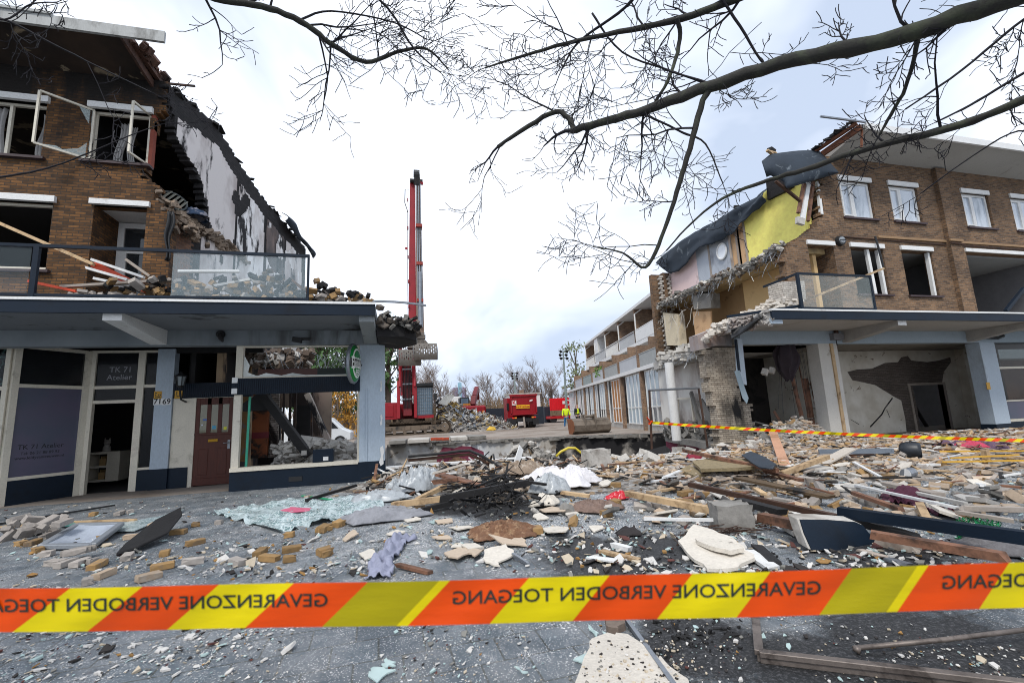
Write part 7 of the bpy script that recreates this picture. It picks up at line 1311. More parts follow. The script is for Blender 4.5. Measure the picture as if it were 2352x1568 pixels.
# ------------------------------------------------------------------ flat pieces: plaster, glass, boards
def flat(name, label, cat, f, pts, m, th=.02, z=.004, ground=True, group=None, bevel=0, tilt=(0, 0)):
    P = [GP(f(*q), z) if ground else onZ(*f(*q), z) for q in pts]; c = sum(P, V((0, 0, 0)))/len(P); R = random.Random(len(P)+int(c.x*100))
    Q_ = []
    for i, p in enumerate(P):
        q = P[(i+1) % len(P)]; Q_ += [p, p.lerp(q, .35)+V((R.gauss(0, .012), R.gauss(0, .012), 0)), p.lerp(q, .7)+V((R.gauss(0, .012), R.gauss(0, .012), 0))]
    for p in Q_: p.z = c.z+tilt[0]*(p.x-c.x)+tilt[1]*(p.y-c.y)
    if tilt != (0, 0): lo = min(p.z for p in Q_); [setattr(p, 'z', p.z-lo+.01) for p in Q_]
    return tag(MB().prism(Q_, (0, 0, th)).build(name, m, bevel=bevel), label, cat, group)
mPx = paint('dirty_white_plaster', '#cbc4b8', .9, var=.1, sc=5, dirt='#5f574e', dt=(.6, .72), dsc=6, bump=.4); mPy = paint('plasterboard_paper', '#b9a894', .9, var=.12, sc=5)
flat('plaster_slab', 'large broken white plaster panel lying behind the tape', 'panel', zr, [(95, 690), (200, 606), (330, 640), (450, 680), (520, 725), (590, 790), (480, 836), (280, 840), (170, 770)], mPx, .03, .02, tilt=(.05, .06))
flat('plaster_slab', 'small white plaster piece lying on the large broken panel', 'panel', zr, [(205, 655), (310, 636), (440, 672), (520, 722), (430, 738), (300, 706)], mPx, .04, .09)
flat('foreground_slab', 'crumbling white slab at the bottom edge beside the metal profile', 'slab', zc, [(1730, 1420), (1760, 1330), (1860, 1290), (1990, 1300), (2120, 1400), (2230, 1480), (2380, 1600), (2400, 1700), (1640, 1700), (1690, 1520)], paint('crumbled_white_slab', '#c2bbb0', .95, var=.14, sc=5, dirt='#6f665b', dt=(.62, .76), dsc=7, bump=.9, fine=45), .05, .0, False)
flat('plaster_slab', 'grey plaster chunk behind the foreground slab', 'panel', zc, [(1840, 1180), (1920, 1165), (1975, 1225), (1930, 1260), (1850, 1240)], paint('grey_mortar_lump', '#6f6258', .95, var=.3, sc=9), .05, 0, False)
for i, q in enumerate(([(800, 740), (900, 700), (1050, 735), (1060, 725), (1000, 790), (960, 760), (890, 798), (830, 780)], [(910, 665), (1000, 660), (1060, 700), (960, 720)], [(1060, 720), (1200, 690), (1255, 735), (1130, 780), (1070, 775)], [(1090, 660), (1240, 670), (1300, 650), (1340, 690), (1180, 700)], [(845, 690), (905, 650), (915, 700)], [(1420, 560), (1530, 540), (1600, 555), (1590, 600), (1470, 606)], [(1415, 450), (1500, 435), (1590, 470), (1580, 490), (1450, 475)], [(1580, 470), (1640, 450), (1675, 475), (1600, 495)], [(1380, 470), (1420, 460), (1480, 490), (1400, 500)], [(145, 650), (215, 610), (250, 625), (170, 655)], [(250, 740), (330, 710), (370, 740), (290, 770)], [(540, 500), (620, 485), (650, 505), (560, 515)], [(720, 640), (820, 625), (855, 640), (760, 650)], [(1735, 560), (1830, 555), (1840, 565), (1770, 590)], [(830, 545), (960, 540), (1000, 555), (890, 575)], [(740, 530), (850, 515), (860, 530), (760, 545)], [(1100, 800), (1150, 790), (1160, 805)], [(425, 590), (500, 565), (550, 590), (480, 610)])):
    flat('plaster_sheet', 'torn white plaster sheet among the crumpled sheets in the middle of the paving' if i < 5 else 'flat pale plaster piece lying between the brown wool and the red wrapper' if i in (5, 6, 7, 8, 13) else 'small pale plaster flake lying between the glass crumbs and the lilac scarf' if i in (9, 10, 17) else 'thin plaster flake lying around the brown wool', 'plaster', zc, q, mPx if i % 3 else mPy, .015, .004+.02*(i % 3), group='crumpled plaster sheets' if i < 5 else 'plaster pieces right' if i in (5, 6, 7, 8, 13) else 'plaster flakes left' if i in (9, 10, 17) else 'plaster flakes middle', tilt=(rnd.uniform(-.12, .12), rnd.uniform(-.15, .15)))
for i in range(44):
    q = (rnd.uniform(1250, 2330), rnd.uniform(1060, 1200)); p = GP(q); s = rnd.uniform(.08, .28); k = rnd.randrange(4, 7); a0 = rnd.random()*6; Mx = ROT(rnd.gauss(0, .25), rnd.gauss(0, .25), 0); R_2 = [p+V((0, 0, .06))+Mx@V((cos(a0+2*pi*j/k)*s*rnd.uniform(.5, 1), sin(a0+2*pi*j/k)*s*rnd.uniform(.5, 1), 0)) for j in range(k)]
    z_ = 'below the grey brick pier' if q[0] < 1760 else 'before the white column' if q[0] < 2060 else 'before the cracked plaster room'; tag(MB().prism(R_2, (0, 0, rnd.uniform(.015, .06))).build('plaster_piece', (mPx, M_conl(), M_conc())[i % 3]), 'broken flat plaster piece tipped on the rubble %s' % z_, 'plaster', 'plaster pieces '+z_)
for i in range(16):
    q = (rnd.uniform(880, 2330), rnd.uniform(1050, 1190)); p = GP(q); mb = MB(); s = rnd.uniform(.06, .15)
    bm = bmesh.new(); bmesh.ops.create_icosphere(bm, subdivisions=2, radius=1)
    for v in bm.verts: v.co = V((v.co.x*1.3, v.co.y, v.co.z*.7))*s*(1+.45*n1(v.co.x*1.5+i*3, v.co.y*1.5, v.co.z*1.5))
    me = bpy.data.meshes.new('concrete_lump'); bm.to_mesh(me); bm.free(); me.materials.append((M_conc(), M_conl())[i % 2]); o = bpy.data.objects.new('concrete_lump', me); COL.objects.link(o); o.location = p+V((0, 0, s*.35)); o.rotation_euler = (rnd.random(), rnd.random(), rnd.random()*3)
    z_ = 'in front of the pit' if q[0] < 1480 else 'below the grey brick pier' if q[0] < 1760 else 'before the white column and plaster room'; tag(o, 'rounded grey concrete lump lying in the rubble %s' % z_, 'lump', 'concrete lumps '+z_)
t = NT('shattered_safety_glass'); vo = t.n('ShaderNodeTexVoronoi', {'Vector': t.pos(), 'Scale': 17.0}, feature='DISTANCE_TO_EDGE').outputs[0]; f = t.noise(3.2, 7, .75, dist=.8); c = t.mix(t.ramp(vo, .12, .0), lin('#70898b'), lin('#dbe6e6')); c = t.mix(t.ramp(f, .44, .6), c, lin('#c6d4d6')); t.b.inputs['Alpha'].default_value = .82; mSh = t.fin(c, .18)
def sheet(name, label, cat, f, pts, m, amp=.05, seed=1, n=26):
    """glass sheet sagging over what lies below: a quad of the ground with folds"""
    A, B, C_, D_ = [onZ(*f(*q)) for q in pts]
    def fn(u, v):
        p = A.lerp(B, u).lerp(D_.lerp(C_, u), v); e = 1+.06*n1(u*5+seed, v*5); return V((p.x, p.y, gh(p.x, p.y)+.012+amp*(max(0, n1(u*3+seed, v*3, 5))+.7*(1-2.5*abs(n1(u*5+seed, v*6, 2)))*(n1(u*2, v*2, seed) > -.25)+.3*n1(u*14, v*14, seed))))+V((.05*n1(u*9, v*9+seed), .05*n1(u*9+seed, v*9, 3), 0))
    return tag(MB().grid(fn, n*2, n).build(name, m, None, False, solid=.008), label, cat)
sheet('glass_sheet', 'large shattered glass sheet lying crumpled on the paving before the cafe', 'glass sheet', zl, [(1390, 215), (2000, 120), (2330, 235), (1820, 350)], mSh, .07, 1)
sheet('glass_sheet', 'shattered glass sheet with pink stain behind the grey blanket', 'glass sheet', zl, [(1760, 165), (2420, 105), (2560, 200), (2200, 270)], mSh, .06, 7)
flat('pink_stain', 'pink cloth scrap lying on the shattered glass sheet', 'cloth', zl, [(1830, 195), (1900, 172), (2035, 180), (2010, 202), (1900, 208)], paint('pink_scrap', '#c4627c', .8, var=.2), .004, .09, False)
flat('glass_sheet', 'long shattered glass strip above the skylight', 'glass sheet', zl, [(720, 335), (790, 280), (1050, 235), (1195, 190), (1190, 200), (880, 330)], mSh, .012, .03, False)
flat('glass_sheet', 'teal glass strip lying behind the skylight', 'glass sheet', zl, [(300, 255), (390, 245), (520, 290), (430, 300)], paint('teal_glass', '#4f8f88', .1, bump=0), .012, .06, False)
mGs = glassy('green_glass_shard', (.55, .7, .68), .6, .05)
for i, (f, q) in enumerate(((zc, [(315, 1500), (345, 1475), (490, 1495), (370, 1568)]), (zc, [(395, 1450), (430, 1415), (490, 1440), (470, 1465), (410, 1475)]), (zc, [(1655, 1410), (1720, 1380), (1755, 1420), (1690, 1440)]), (zc, [(1730, 1200), (1800, 1250), (1790, 1275), (1740, 1230)]), (zc, [(1820, 1240), (1900, 1270), (1925, 1290), (1840, 1285)]), (zc, [(1255, 1465), (1345, 1500), (1300, 1500)]), (zc, [(960, 610), (1030, 605), (1030, 635), (980, 635)]), (zc, [(700, 530), (760, 510), (740, 540)]), (zc, [(530, 545), (600, 560), (590, 575)]))):
    flat('glass_shard', ('sea green glass shard lying on the near paving in front of the tape', 'sea green glass shard lying on the paving near the brown wool')[i > 5], 'glass shard', f, q, mGs, .008, .01, False, ('glass shards near', 'glass shards by the wool')[i > 5], tilt=(.04, .05))
for i, q in enumerate(((640, 1045), (865, 1080), (1050, 1108), (1070, 1235), (1560, 1015), (1240, 1025), (650, 1262), (1110, 1160))): x, y = q; s = 22+6*(i % 3); flat('tile_chip', 'white chip of tile on the near paving below the tape', 'tile chip', zl, [(x-s*1.2, y+s*.5), (x-s*.3, y-s*.5), (x+s*1.1, y-s*.4), (x+s*.5, y+s*.5)], LIT[0], .012, .003, False, 'white tile chips near')
# skylight tray, black board, straw boards, slabs, blocks
sk = [onZ(*zl(*q), .12 if i in (1, 2) else .05) for i, q in enumerate(((270, 430), (505, 290), (790, 285), (600, 425)))]; SK = thing('skylight_dome', 'grey framed skylight dome lying tilted on the left paving', 'skylight', sum(sk, V((0, 0, 0)))/4)
b = MB(); [b.bar(sk[i], sk[(i+1) % 4], .09, .06) for i in range(4)]; b.build('frame', paint('grey_plastic_frame', '#7d8288', .4, var=.15), SK, bevel=.01)
MB().grid(lambda u, v: sk[0].lerp(sk[3], u).lerp(sk[1].lerp(sk[2], u), v)+V((0, 0, .02-.1*sin(pi*u)*sin(pi*v))), 14, 14).build('dome', paint('milky_acrylic', '#a8b0bc', .12, var=.15, sc=4, bump=0), SK, True)
q = [onZ(*zl(*a)) for a in ((752, 505), (905, 470), (1090, 405), (1180, 330), (1172, 300), (1000, 370), (800, 468))]; hz = [.02, .05, .1, .2, .26, .2, .06]; tag(MB().prism([V((p.x, p.y, h)) for p, h in zip(q, hz)], (0, .02, .035)).build('charred_board', M_char(), bevel=.008), 'black charred board propped on bricks in the left foreground', 'board')
mStr = paint('straw_board', '#8b7c5e', .95, var=.25, sc=12, dirt='#5d523e', dt=(.5, .7), dsc=14, bump=.8, fine=90)
flat('straw_board', 'upper straw board lying on the rubble left of the pinkish plank', 'board', zr, [(185, 145), (330, 118), (560, 130), (650, 185), (480, 205), (240, 210)], mStr, .06, .16)
flat('straw_board', 'lower straw board sticking out left under the other one', 'board', zr, [(105, 205), (190, 160), (350, 215), (200, 252)], mStr, .06, .05)
flat('felt_sheet', 'blue grey felt sheet hanging over the rubble beside the straw boards', 'felt', zr, [(500, 90), (560, 60), (640, 100), (730, 170), (700, 200), (620, 190)], M_felt(), .02, .3)
flat('grey_sheet', 'pale grey panel lying behind the slanting pale beam', 'panel', zr, [(880, 190), (940, 150), (1100, 185), (1000, 200)], M_conl(), .03, .1)
flat('grey_sheet', 'pale panel scrap below the wide whitish board', 'panel', zr, [(1085, 165), (1130, 145), (1205, 140), (1195, 165), (1110, 178)], mPx, .02, .1)
p = GP(zr(490, 600)); BK = MB(); bm_v = []
def block(name, label, c, size, rz, m, seed):
    bm = bmesh.new(); bmesh.ops.create_cube(bm, size=1); bmesh.ops.subdivide_edges(bm, edges=bm.edges[:], cuts=5, use_grid_fill=True)
    for v in bm.verts:
        n_ = v.co.copy(); e_ = sum(abs(abs(x)-.5) < .01 for x in n_); v.co = V((n_.x*size[0], n_.y*size[1], (n_.z+.5)*size[2])); k = n1(n_.x*2+seed, n_.y*2, n_.z*2); v.co *= 1+.08*k-(.13*abs(n1(n_.x*4, n_.y*4+seed, n_.z*4)) if e_ > 1 else 0)
        if v.co.z < .01: v.co.z = 0
    me = bpy.data.meshes.new(name); bm.to_mesh(me); bm.free(); me.materials.append(m); o = bpy.data.objects.new(name, me); COL.objects.link(o); o.location = c; o.rotation_euler = (0, 0, rz); return tag(o, label, 'block')
block('concrete_block', 'large grey concrete block lying in front of the long rusty bar', p+V((.06, .2, 0)), (.42, .36, .31), -.35, M_conc(), 2)
p = GP(z3(1765, 1392)); block('concrete_block', 'pale square concrete block by the yellow hose', p+V((0, .2, 0)), (.58, .45, .48), .2, M_conl(), 5)
pb_ = onZ(*zr(1130, 715)).y; q = [onY(*zr(*a), pb_+.03+.12*(718-a[1])/213) for a in ((868, 505), (900, 600), (945, 708), (1130, 718), (1375, 692), (1388, 655), (1335, 600), (1290, 545), (1240, 522), (1050, 508))]
NS = thing('navy_slab', 'navy painted broken concrete slab standing on edge in the debris', 'slab', q[3]); MB().prism([v+V((0, .012, 0)) for v in q], (0.03, .16, .02)).build('slab', M_conl(), NS, bevel=.01); c_ = sum(q, V((0, 0, 0)))/len(q); MB().prism([c_+(v-c_)*(.955+.03*n1(i*2.3, 1)) for i, v in enumerate(q)], (0, .011, 0)).build('painted_face', M_navy(), NS)
flat('grey_sheet', 'grey slab fragment tucked left of the navy slab', 'panel', zr, [(765, 575), (850, 560), (880, 600), (840, 620)], M_conl(), .05, .02)
# ------------------------------------------------------------------ soft things
mWool = paint('brown_wool', '#74543f', .98, var=.35, sc=14, dirt='#a58769', dt=(.5, .68), dsc=11, bump=1, fine=80)
def soft(f, c, rx, ry, h, m, name, label, cat, seed, rz=0, n=20, fold=1.0): return cloth(name, label, cat, GP(f(*c)), rx, ry, h, m, seed, n, fold, None, rz)
soft(zc, (1190, 605), .46, .36, .16, mWool, 'insulation_wool', 'brown clump of mineral wool in the middle of the paving', 'wool', 3, fold=.35, n=32)
soft(zc, (890, 190), .35, .3, .4, mWool, 'insulation_wool', 'brown mineral wool clump on the heap behind the wide brown board', 'wool', 4, fold=.4)
soft(zc, (1770, 445), .42, .3, .15, paint('dusty_wool', '#7a665c', .98, var=.35, sc=14, bump=1, fine=80), 'insulation_wool', 'dusty brown wool clump left of the red wrapper', 'wool', 5, fold=.4)
soft(zr, (2200, 700), .6, .3, .15, paint('grey_wool', '#6c6a6c', .98, var=.35, sc=14, bump=1, fine=80), 'insulation_wool', 'grey wool clump at the right edge below the green tinsel', 'wool', 6, fold=.4)
soft(zc, (1320, 215), .55, .3, .3, paint('tan_fibres', '#8d7c6b', .95, var=.3, sc=8, dirt='#c2b7a8', dt=(.52, .66), dsc=5, bump=.8), 'fibre_matting', 'tan fibre matting behind the charred heap', 'matting', 7, fold=.5)
mPlas = paint('grey_plastic_film', '#a6abae', .3, var=.15, sc=5, dirt='#72777b', dt=(.55, .7), dsc=5, bump=.3)
soft(zc, (620, 330), .6, .35, .55, mPlas, 'plastic_sheet', 'crumpled grey plastic sheet heaped left of the brown boards', 'plastic sheet', 11, n=44, fold=.8)
soft(zc, (390, 385), .5, .25, .2, mPlas, 'plastic_sheet', 'low grey plastic sheet in front of the larger crumpled one', 'plastic sheet', 12, fold=.6)
soft(zc, (1490, 340), .35, .25, .4, mPlas, 'plastic_sheet', 'grey plastic sheet at the right of the charred heap', 'plastic sheet', 13, fold=.6)
soft(zc, (1560, 290), .8, .45, .42, paint('white_quilt', '#dcd9da', .9, var=.05, sc=4, dirt='#a59ca0', dt=(.6, .75), dsc=5), 'white_quilt', 'white quilt draped over the rubble right of the charred heap', 'quilt', 14, n=44, fold=1.5)
soft(zc, (400, 510), .62, .33, .2, paint('grey_blanket', '#8a8b90', .95, var=.12, sc=6, dirt='#6a6b70', dt=(.55, .7)), 'grey_blanket', 'rumpled grey blanket beside the shattered glass sheet', 'blanket', 15, n=30, fold=.9)
mLil = paint('lilac_scarf', '#8b8ea1', .9, var=.15, sc=6, dirt='#696c80', dt=(.52, .7), dsc=6)
def ribbon(name, label, cat, f, pts, wd, m, seed=0, h=.06):
    P = [GP(f(*q)) for q in pts]; n = len(P)-1
    def fn(u, v):
        k = u*n; i = min(int(k), n-1); p = P[i].lerp(P[i+1], k-i); d = (P[min(i+1, n)]-P[i]); d = d.normalized(); s = V((-d.y, d.x, 0)); ww = wd*(.7+.5*abs(n1(u*5+seed, 1))); return p+s*(v-.5)*ww+V((0, 0, .012+h*abs(n1(u*9+seed, v*3, 2))*2+h*(1-abs(2*v-1))*.8*abs(sin(v*9+u*6))))
    return tag(MB().grid(fn, 60, 14).build(name, m, None, True, solid=.008), label, cat)
ribbon('lilac_scarf', 'lilac scarf lying in a long crumpled trail on the paving', 'scarf', zc, [(560, 635), (490, 670), (470, 720), (420, 770), (380, 800), (400, 860), (370, 900)], .3, mLil, 2)
mMar = paint('maroon_cloth', '#4f2236', .85, var=.35, sc=8)
ribbon('maroon_cloth', 'maroon cloth trailing down to the right between the bricks', 'cloth', zr, [(1500, 415), (1560, 400), (1640, 430), (1720, 465), (1830, 490)], .25, mMar, 4)
soft(zr, (1560, 395), .3, .25, .25, mMar, 'maroon_cloth', 'bunched maroon cloth at the upper end of the trailing one', 'cloth', 17)
ribbon('purple_cloth', 'dusty purple cloth lying behind the yellow rods', 'cloth', zr, [(1790, 45), (1900, 35), (2050, 30), (2150, 55), (2250, 70)], .7, paint('purple_cloth', '#5f4a5e', .9, var=.3, sc=5), 6, .1)
soft(zr, (1990, 50), .3, .25, .2, paint('pink_red_cloth', '#b4405a', .85, var=.15), 'red_cloth', 'pinkish red cloth on the purple cloth', 'cloth', 18); soft(zr, (195, 130), .2, .15, .18, paint('red_rag', '#7d1f33', .85, var=.2), 'red_rag', 'dark red rag at the left of the straw boards', 'rag', 19)
soft(zc, (1935, 375), .28, .14, .14, paint('red_wrapper', '#c3182a', .4, var=.2, sc=6, dirt='#e0dcd8', dt=(.6, .62), dsc=12), 'red_wrapper', 'crumpled red and white plastic wrapper in the middle debris', 'wrapper', 20, fold=.4); soft(zr, (1840, 118), .3, .12, .08, paint('blue_bag', '#7f9cc0', .5, var=.3), 'blue_bag', 'pale blue plastic bag right of the black tub', 'bag', 21)
soft(zr, (1755, 125), .12, .08, .06, paint('orange_bag', '#cf6a2a', .5), 'orange_bag', 'orange plastic scrap beside the black tub', 'bag', 22, n=10); soft(zc, (1990, 610), .2, .15, .1, paint('sooty_rag', '#2a2626', .9, var=.4), 'sooty_rag', 'sooty rag on the black patch', 'rag', 23, n=10)
tc_ = GP(zr(1665, 120)); TBn = thing('black_tub', 'round black tub lying on its side at the back of the debris', 'tub', tc_); ax = V((.55, -.8, 0)).normalized(); c0 = tc_+V((0, .2, .17)); b = MB(); b.tube([c0-ax*.2, c0-ax*.185, c0-ax*.14, c0-ax*.05, c0+ax*.12, c0+ax*.18], [.05, .12, .165, .19, .19, .165], 24); b.build('body', paint('dusty_black_plastic', '#1d2228', .45, var=.3, sc=4), TBn, True); b = MB(); b.tube([c0+ax*.181, c0+ax*.186], [.14, .14], 20); b.build('base', M_black(), TBn); b = MB(); b.tube([c0+V((-.08, -.03, .16)), c0+V((0, -.03, .22)), c0+V((.09, -.03, .16))], .012, 6); b.build('handle', M_black(), TBn)
cn = GP(zr(1600, 250)); CNn = thing('tin_can', 'dented pale tin can lying among the bricks', 'can', cn); MB().tube([cn+V((-.12, 0, .1)), cn+V((.1, .05, .11))], [.09, .09], 16).build('body', ST_, CNn); MB().tube([cn+V((-.125, 0, .1)), cn+V((-.12, 0, .1))], [.095, .095], 16).build('rim', M_white(), CNn)
b = MB()
for i in range(900): q = GP(zr(1880+rnd.random()*300, 0)[:1]+(zr(0, 540+rnd.random()*105)[1],)); M_ = ROT(rnd.random()*6, rnd.random()*6, rnd.random()*6); p = q+V((0, 0, rnd.random()*.1)); s = rnd.uniform(.008, .03); b.add([p+M_@V((-s, 0, 0)), p+M_@V((0, s*.3, 0)), p+M_@V((s, 0, 0)), p+M_@V((0, -s*.3, 0))], [(0, 1, 2, 3)])
tag(b.build('green_tinsel', paint('green_foil', '#0f7a45', .2, .6, var=.5, sc=20, bump=0)), 'glittering green tinsel under the navy steel beam', 'tinsel')
b = MB()
for i in range(430):
    f, (x, y) = (zc, (rnd.gauss(1130, 150), rnd.gauss(380, 55))) if i < 260 else (zr, (rnd.uniform(-300, 1400), rnd.gauss(770, 45)) if i < 350 else (rnd.uniform(-100, 500), rnd.gauss(1250, 70))); p = GP(f(x, y)); s = rnd.uniform(.3, 1); k = .8 if i < 260 else .32
    b.obox(p+V((0, 0, rnd.random()*(.22 if i < 260 else .03)*k)), (.2*s*k*rnd.uniform(.3, 1.6), .07*s*k, .04*s*k), ROT(rnd.gauss(0, .5), rnd.gauss(0, .5), rnd.random()*3))
for i in range(34):
    p = GP(zc(rnd.gauss(1130, 170), rnd.gauss(350, 45))); d = V((rnd.uniform(-1, 1), rnd.uniform(-.7, .7), rnd.gauss(.03, .16))).normalized()*rnd.uniform(.12, .45); p.z += rnd.uniform(.05, .28); w_ = rnd.uniform(.015, .07); b.bar(p-d, p+d, w_, w_*.6)
for i in range(12):
    p = GP(zc(rnd.gauss(1150, 120), rnd.gauss(330, 30)), .2); P_ = [p]
    for k in range(5): P_.append(P_[-1]+V((rnd.uniform(-.22, .22), rnd.uniform(-.15, .15), rnd.uniform(-.1, .17))))
    b.tube(P_, .008, 4)
tag(b.build('charred_debris', M_char()), 'black charred debris of the burnt heap and soot patches', 'debris', kind='stuff')
for i, (x, y) in enumerate(((1010, 300), (1090, 330), (1230, 290), (1280, 330), (1380, 300), (960, 350), (1180, 400), (700, 400), (1450, 420))): soft(zc, (x, y), rnd.uniform(.15, .3), rnd.uniform(.1, .2), rnd.uniform(.12, .3), (mPy, M_soot(), mPx)[i % 3], 'torn_sheet', ('%s torn sheet sticking out of the burnt heap' % ('tan paper', 'black sooty', 'dirty white')[i % 3]), 'torn sheet', 40+i, n=14, fold=.5)['group'] = ('tan torn sheets', 'sooty torn sheets', 'white torn sheets')[i % 3]
# ------------------------------------------------------------------ barrier tape
def tape_mat(name, c):
    t = NT(name); cc = t.mix(t.ramp(t.noise(9, 4, .6, stretch=(.3, .3, 2)), .3, .7), sc3(lin(c), .88), sc3(lin(c), 1.08)); t.bump(t.noise(28, 4, .6, stretch=(.35, .35, 1.6)), .35, .004); t.fin(cc, .3); tr = t.n('ShaderNodeBsdfTranslucent', {'Color': cc}); mx_ = t.n('ShaderNodeMixShader', {0: .3}); o = [n for n in t.t.nodes if n.type == 'OUTPUT_MATERIAL'][0]
    t.t.links.new(t.b.outputs[0], mx_.inputs[1]); t.t.links.new(tr.outputs[0], mx_.inputs[2]); t.t.links.new(mx_.outputs[0], o.inputs[0]); return t.m
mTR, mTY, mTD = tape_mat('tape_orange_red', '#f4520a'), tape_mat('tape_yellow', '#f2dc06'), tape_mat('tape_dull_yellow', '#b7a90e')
BT_ = thing('barrier_tape', 'wide yellow and orange barrier tape with mirrored lettering stretched across the foreground', 'tape', dep(1176, 1378, .78))
def tp(x, v, k=0):
    y = 1400-.01276*x-5.06e-6*x*x; hh = 50+2.2*x/2352; t_ = .8-.025*x/2352+.0035*sin(x*.006)*(v-.5)+.002*sin(x*.013+v*3)+.0016*sin(x*.031+v*5+2*sin(x*.004))+.005*(v-.5)**2*sin(x*.0047)
    return dep(x, y+hh*(2*v-1)+1.2*sin(x*.008), t_-k)
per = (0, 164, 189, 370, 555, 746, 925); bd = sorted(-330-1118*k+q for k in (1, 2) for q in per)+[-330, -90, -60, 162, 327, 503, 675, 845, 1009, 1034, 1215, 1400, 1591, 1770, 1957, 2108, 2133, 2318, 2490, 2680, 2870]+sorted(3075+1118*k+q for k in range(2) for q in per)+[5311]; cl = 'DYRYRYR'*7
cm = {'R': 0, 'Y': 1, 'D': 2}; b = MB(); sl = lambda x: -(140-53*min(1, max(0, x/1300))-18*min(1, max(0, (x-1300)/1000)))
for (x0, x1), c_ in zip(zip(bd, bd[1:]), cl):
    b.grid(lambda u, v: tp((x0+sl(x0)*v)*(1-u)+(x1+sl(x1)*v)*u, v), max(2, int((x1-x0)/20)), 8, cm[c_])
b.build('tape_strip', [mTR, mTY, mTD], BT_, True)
mInk = plain('tape_ink', '#1d2a22', .6); vs, fs = text_mesh('GEVARENZONE VERBODEN TOEGANG', 1, .012); xm = max(v.x for v in vs); yh = max(v.y for v in vs)
for i, (xl_, xr_) in enumerate(((-95, 752), (1040, 1885), (2165, 3010), (-1213, -366), (3283, 4128))): MB().add([tp((xl_+xr_)/2-v.x/xm*(xr_-xl_)/2, .41-v.y/yh*.17, .0012) for v in vs], fs).build('lettering', mInk, BT_)
fa, fb = onY(*z5(50, 862), 14.2), onY(*zr(2500, 5), 7.2); ft = thing('barrier_tape', 'thin yellow and red barrier tape running from the trestle across the rubble', 'tape', fa)
fa = tq(66, 870); N = 70; b = MB()
def ftp(s, v): p = fa.lerp(fb, s); return p+V((0, 0, -.12*4*s*(1-s)*.5+.0))+V((.02*sin(s*40+v*2), 0, (v-.5)*.075))
for i in range(N):
    s0, s1 = i/N, (i+1)/N; o = .35/N; b.add([ftp(s0+o, 1), ftp(s1+o, 1), ftp(s1-o, 0), ftp(s0-o, 0)], [(0, 1, 2, 3)], (0, 1)[i % 2] if i % 9 else 2)
b.build('tape_strip', [mTR, mTY, mTD], ft); b = MB(); b.tube([fa+V((.05*cos(a), .05*sin(a), .05*sin(a*1.5))) for a in [k*.5 for k in range(14)]], .02, 5); b.bar(fa, fa+V((-.12, -.02, .16)), .06, .01); b.build('tape_knot', mTR, ft)
# ------------------------------------------------------------------ plane trees standing outside the frame, limbs reaching in
mLimb = paint('plane_bark', '#302f2b', .9, var=.35, sc=7, dirt='#464b3a', dt=(.5, .68), dsc=3, bump=.5, fine=50); mTw = paint('dark_twig_bark', '#16131a', .85, var=.25, sc=8)
def catmull(P, n=5):
    R_ = []
    for i in range(len(P)-1):
        p0, p1, p2, p3 = P[max(i-1, 0)], P[i], P[i+1], P[min(i+2, len(P)-1)]
        for k in range(n):
            t_ = k/n; R_.append(tuple(.5*((2*p1[j])+(-p0[j]+p2[j])*t_+(2*p0[j]-5*p1[j]+4*p2[j]-p3[j])*t_*t_+(-p0[j]+3*p1[j]-3*p2[j]+p3[j])*t_**3) for j in range(len(p1))))
    return R_+[tuple(P[-1])]
def twig(b, r, p, d, l, rad, lev):
    n = 6; pts = [p]; rs = [rad]; kk = []
    for k in range(n):
        d = (d+RI*r.gauss(0, .15)+UP*r.gauss(.02, .15)+FW*r.gauss(0, .1)).normalized(); p = p+d*l/n; pts.append(p); rs.append(max(.0042, rad*(1-.7*(k+1)/n))); kk.append((p, d, rs[-1]))
    b.tube(pts, rs, 4 if rad < .012 else 5, cap=False)
    if lev <= 0: return
    for q, dq, rq in kk:
        for _ in range(2 if lev > 1 else 1):
            if r.random() < (.52 if lev > 1 else .5):
                a = r.choice((-1, 1))*r.uniform(.5, 1.15); sd_ = dq.cross(FW).normalized(); nd = (dq*cos(a)+sd_*sin(a)+FW*r.gauss(0, .25)).normalized(); twig(b, r, q, nd, l*r.uniform(.3, .6), max(.002, rq*.7), lev-1)
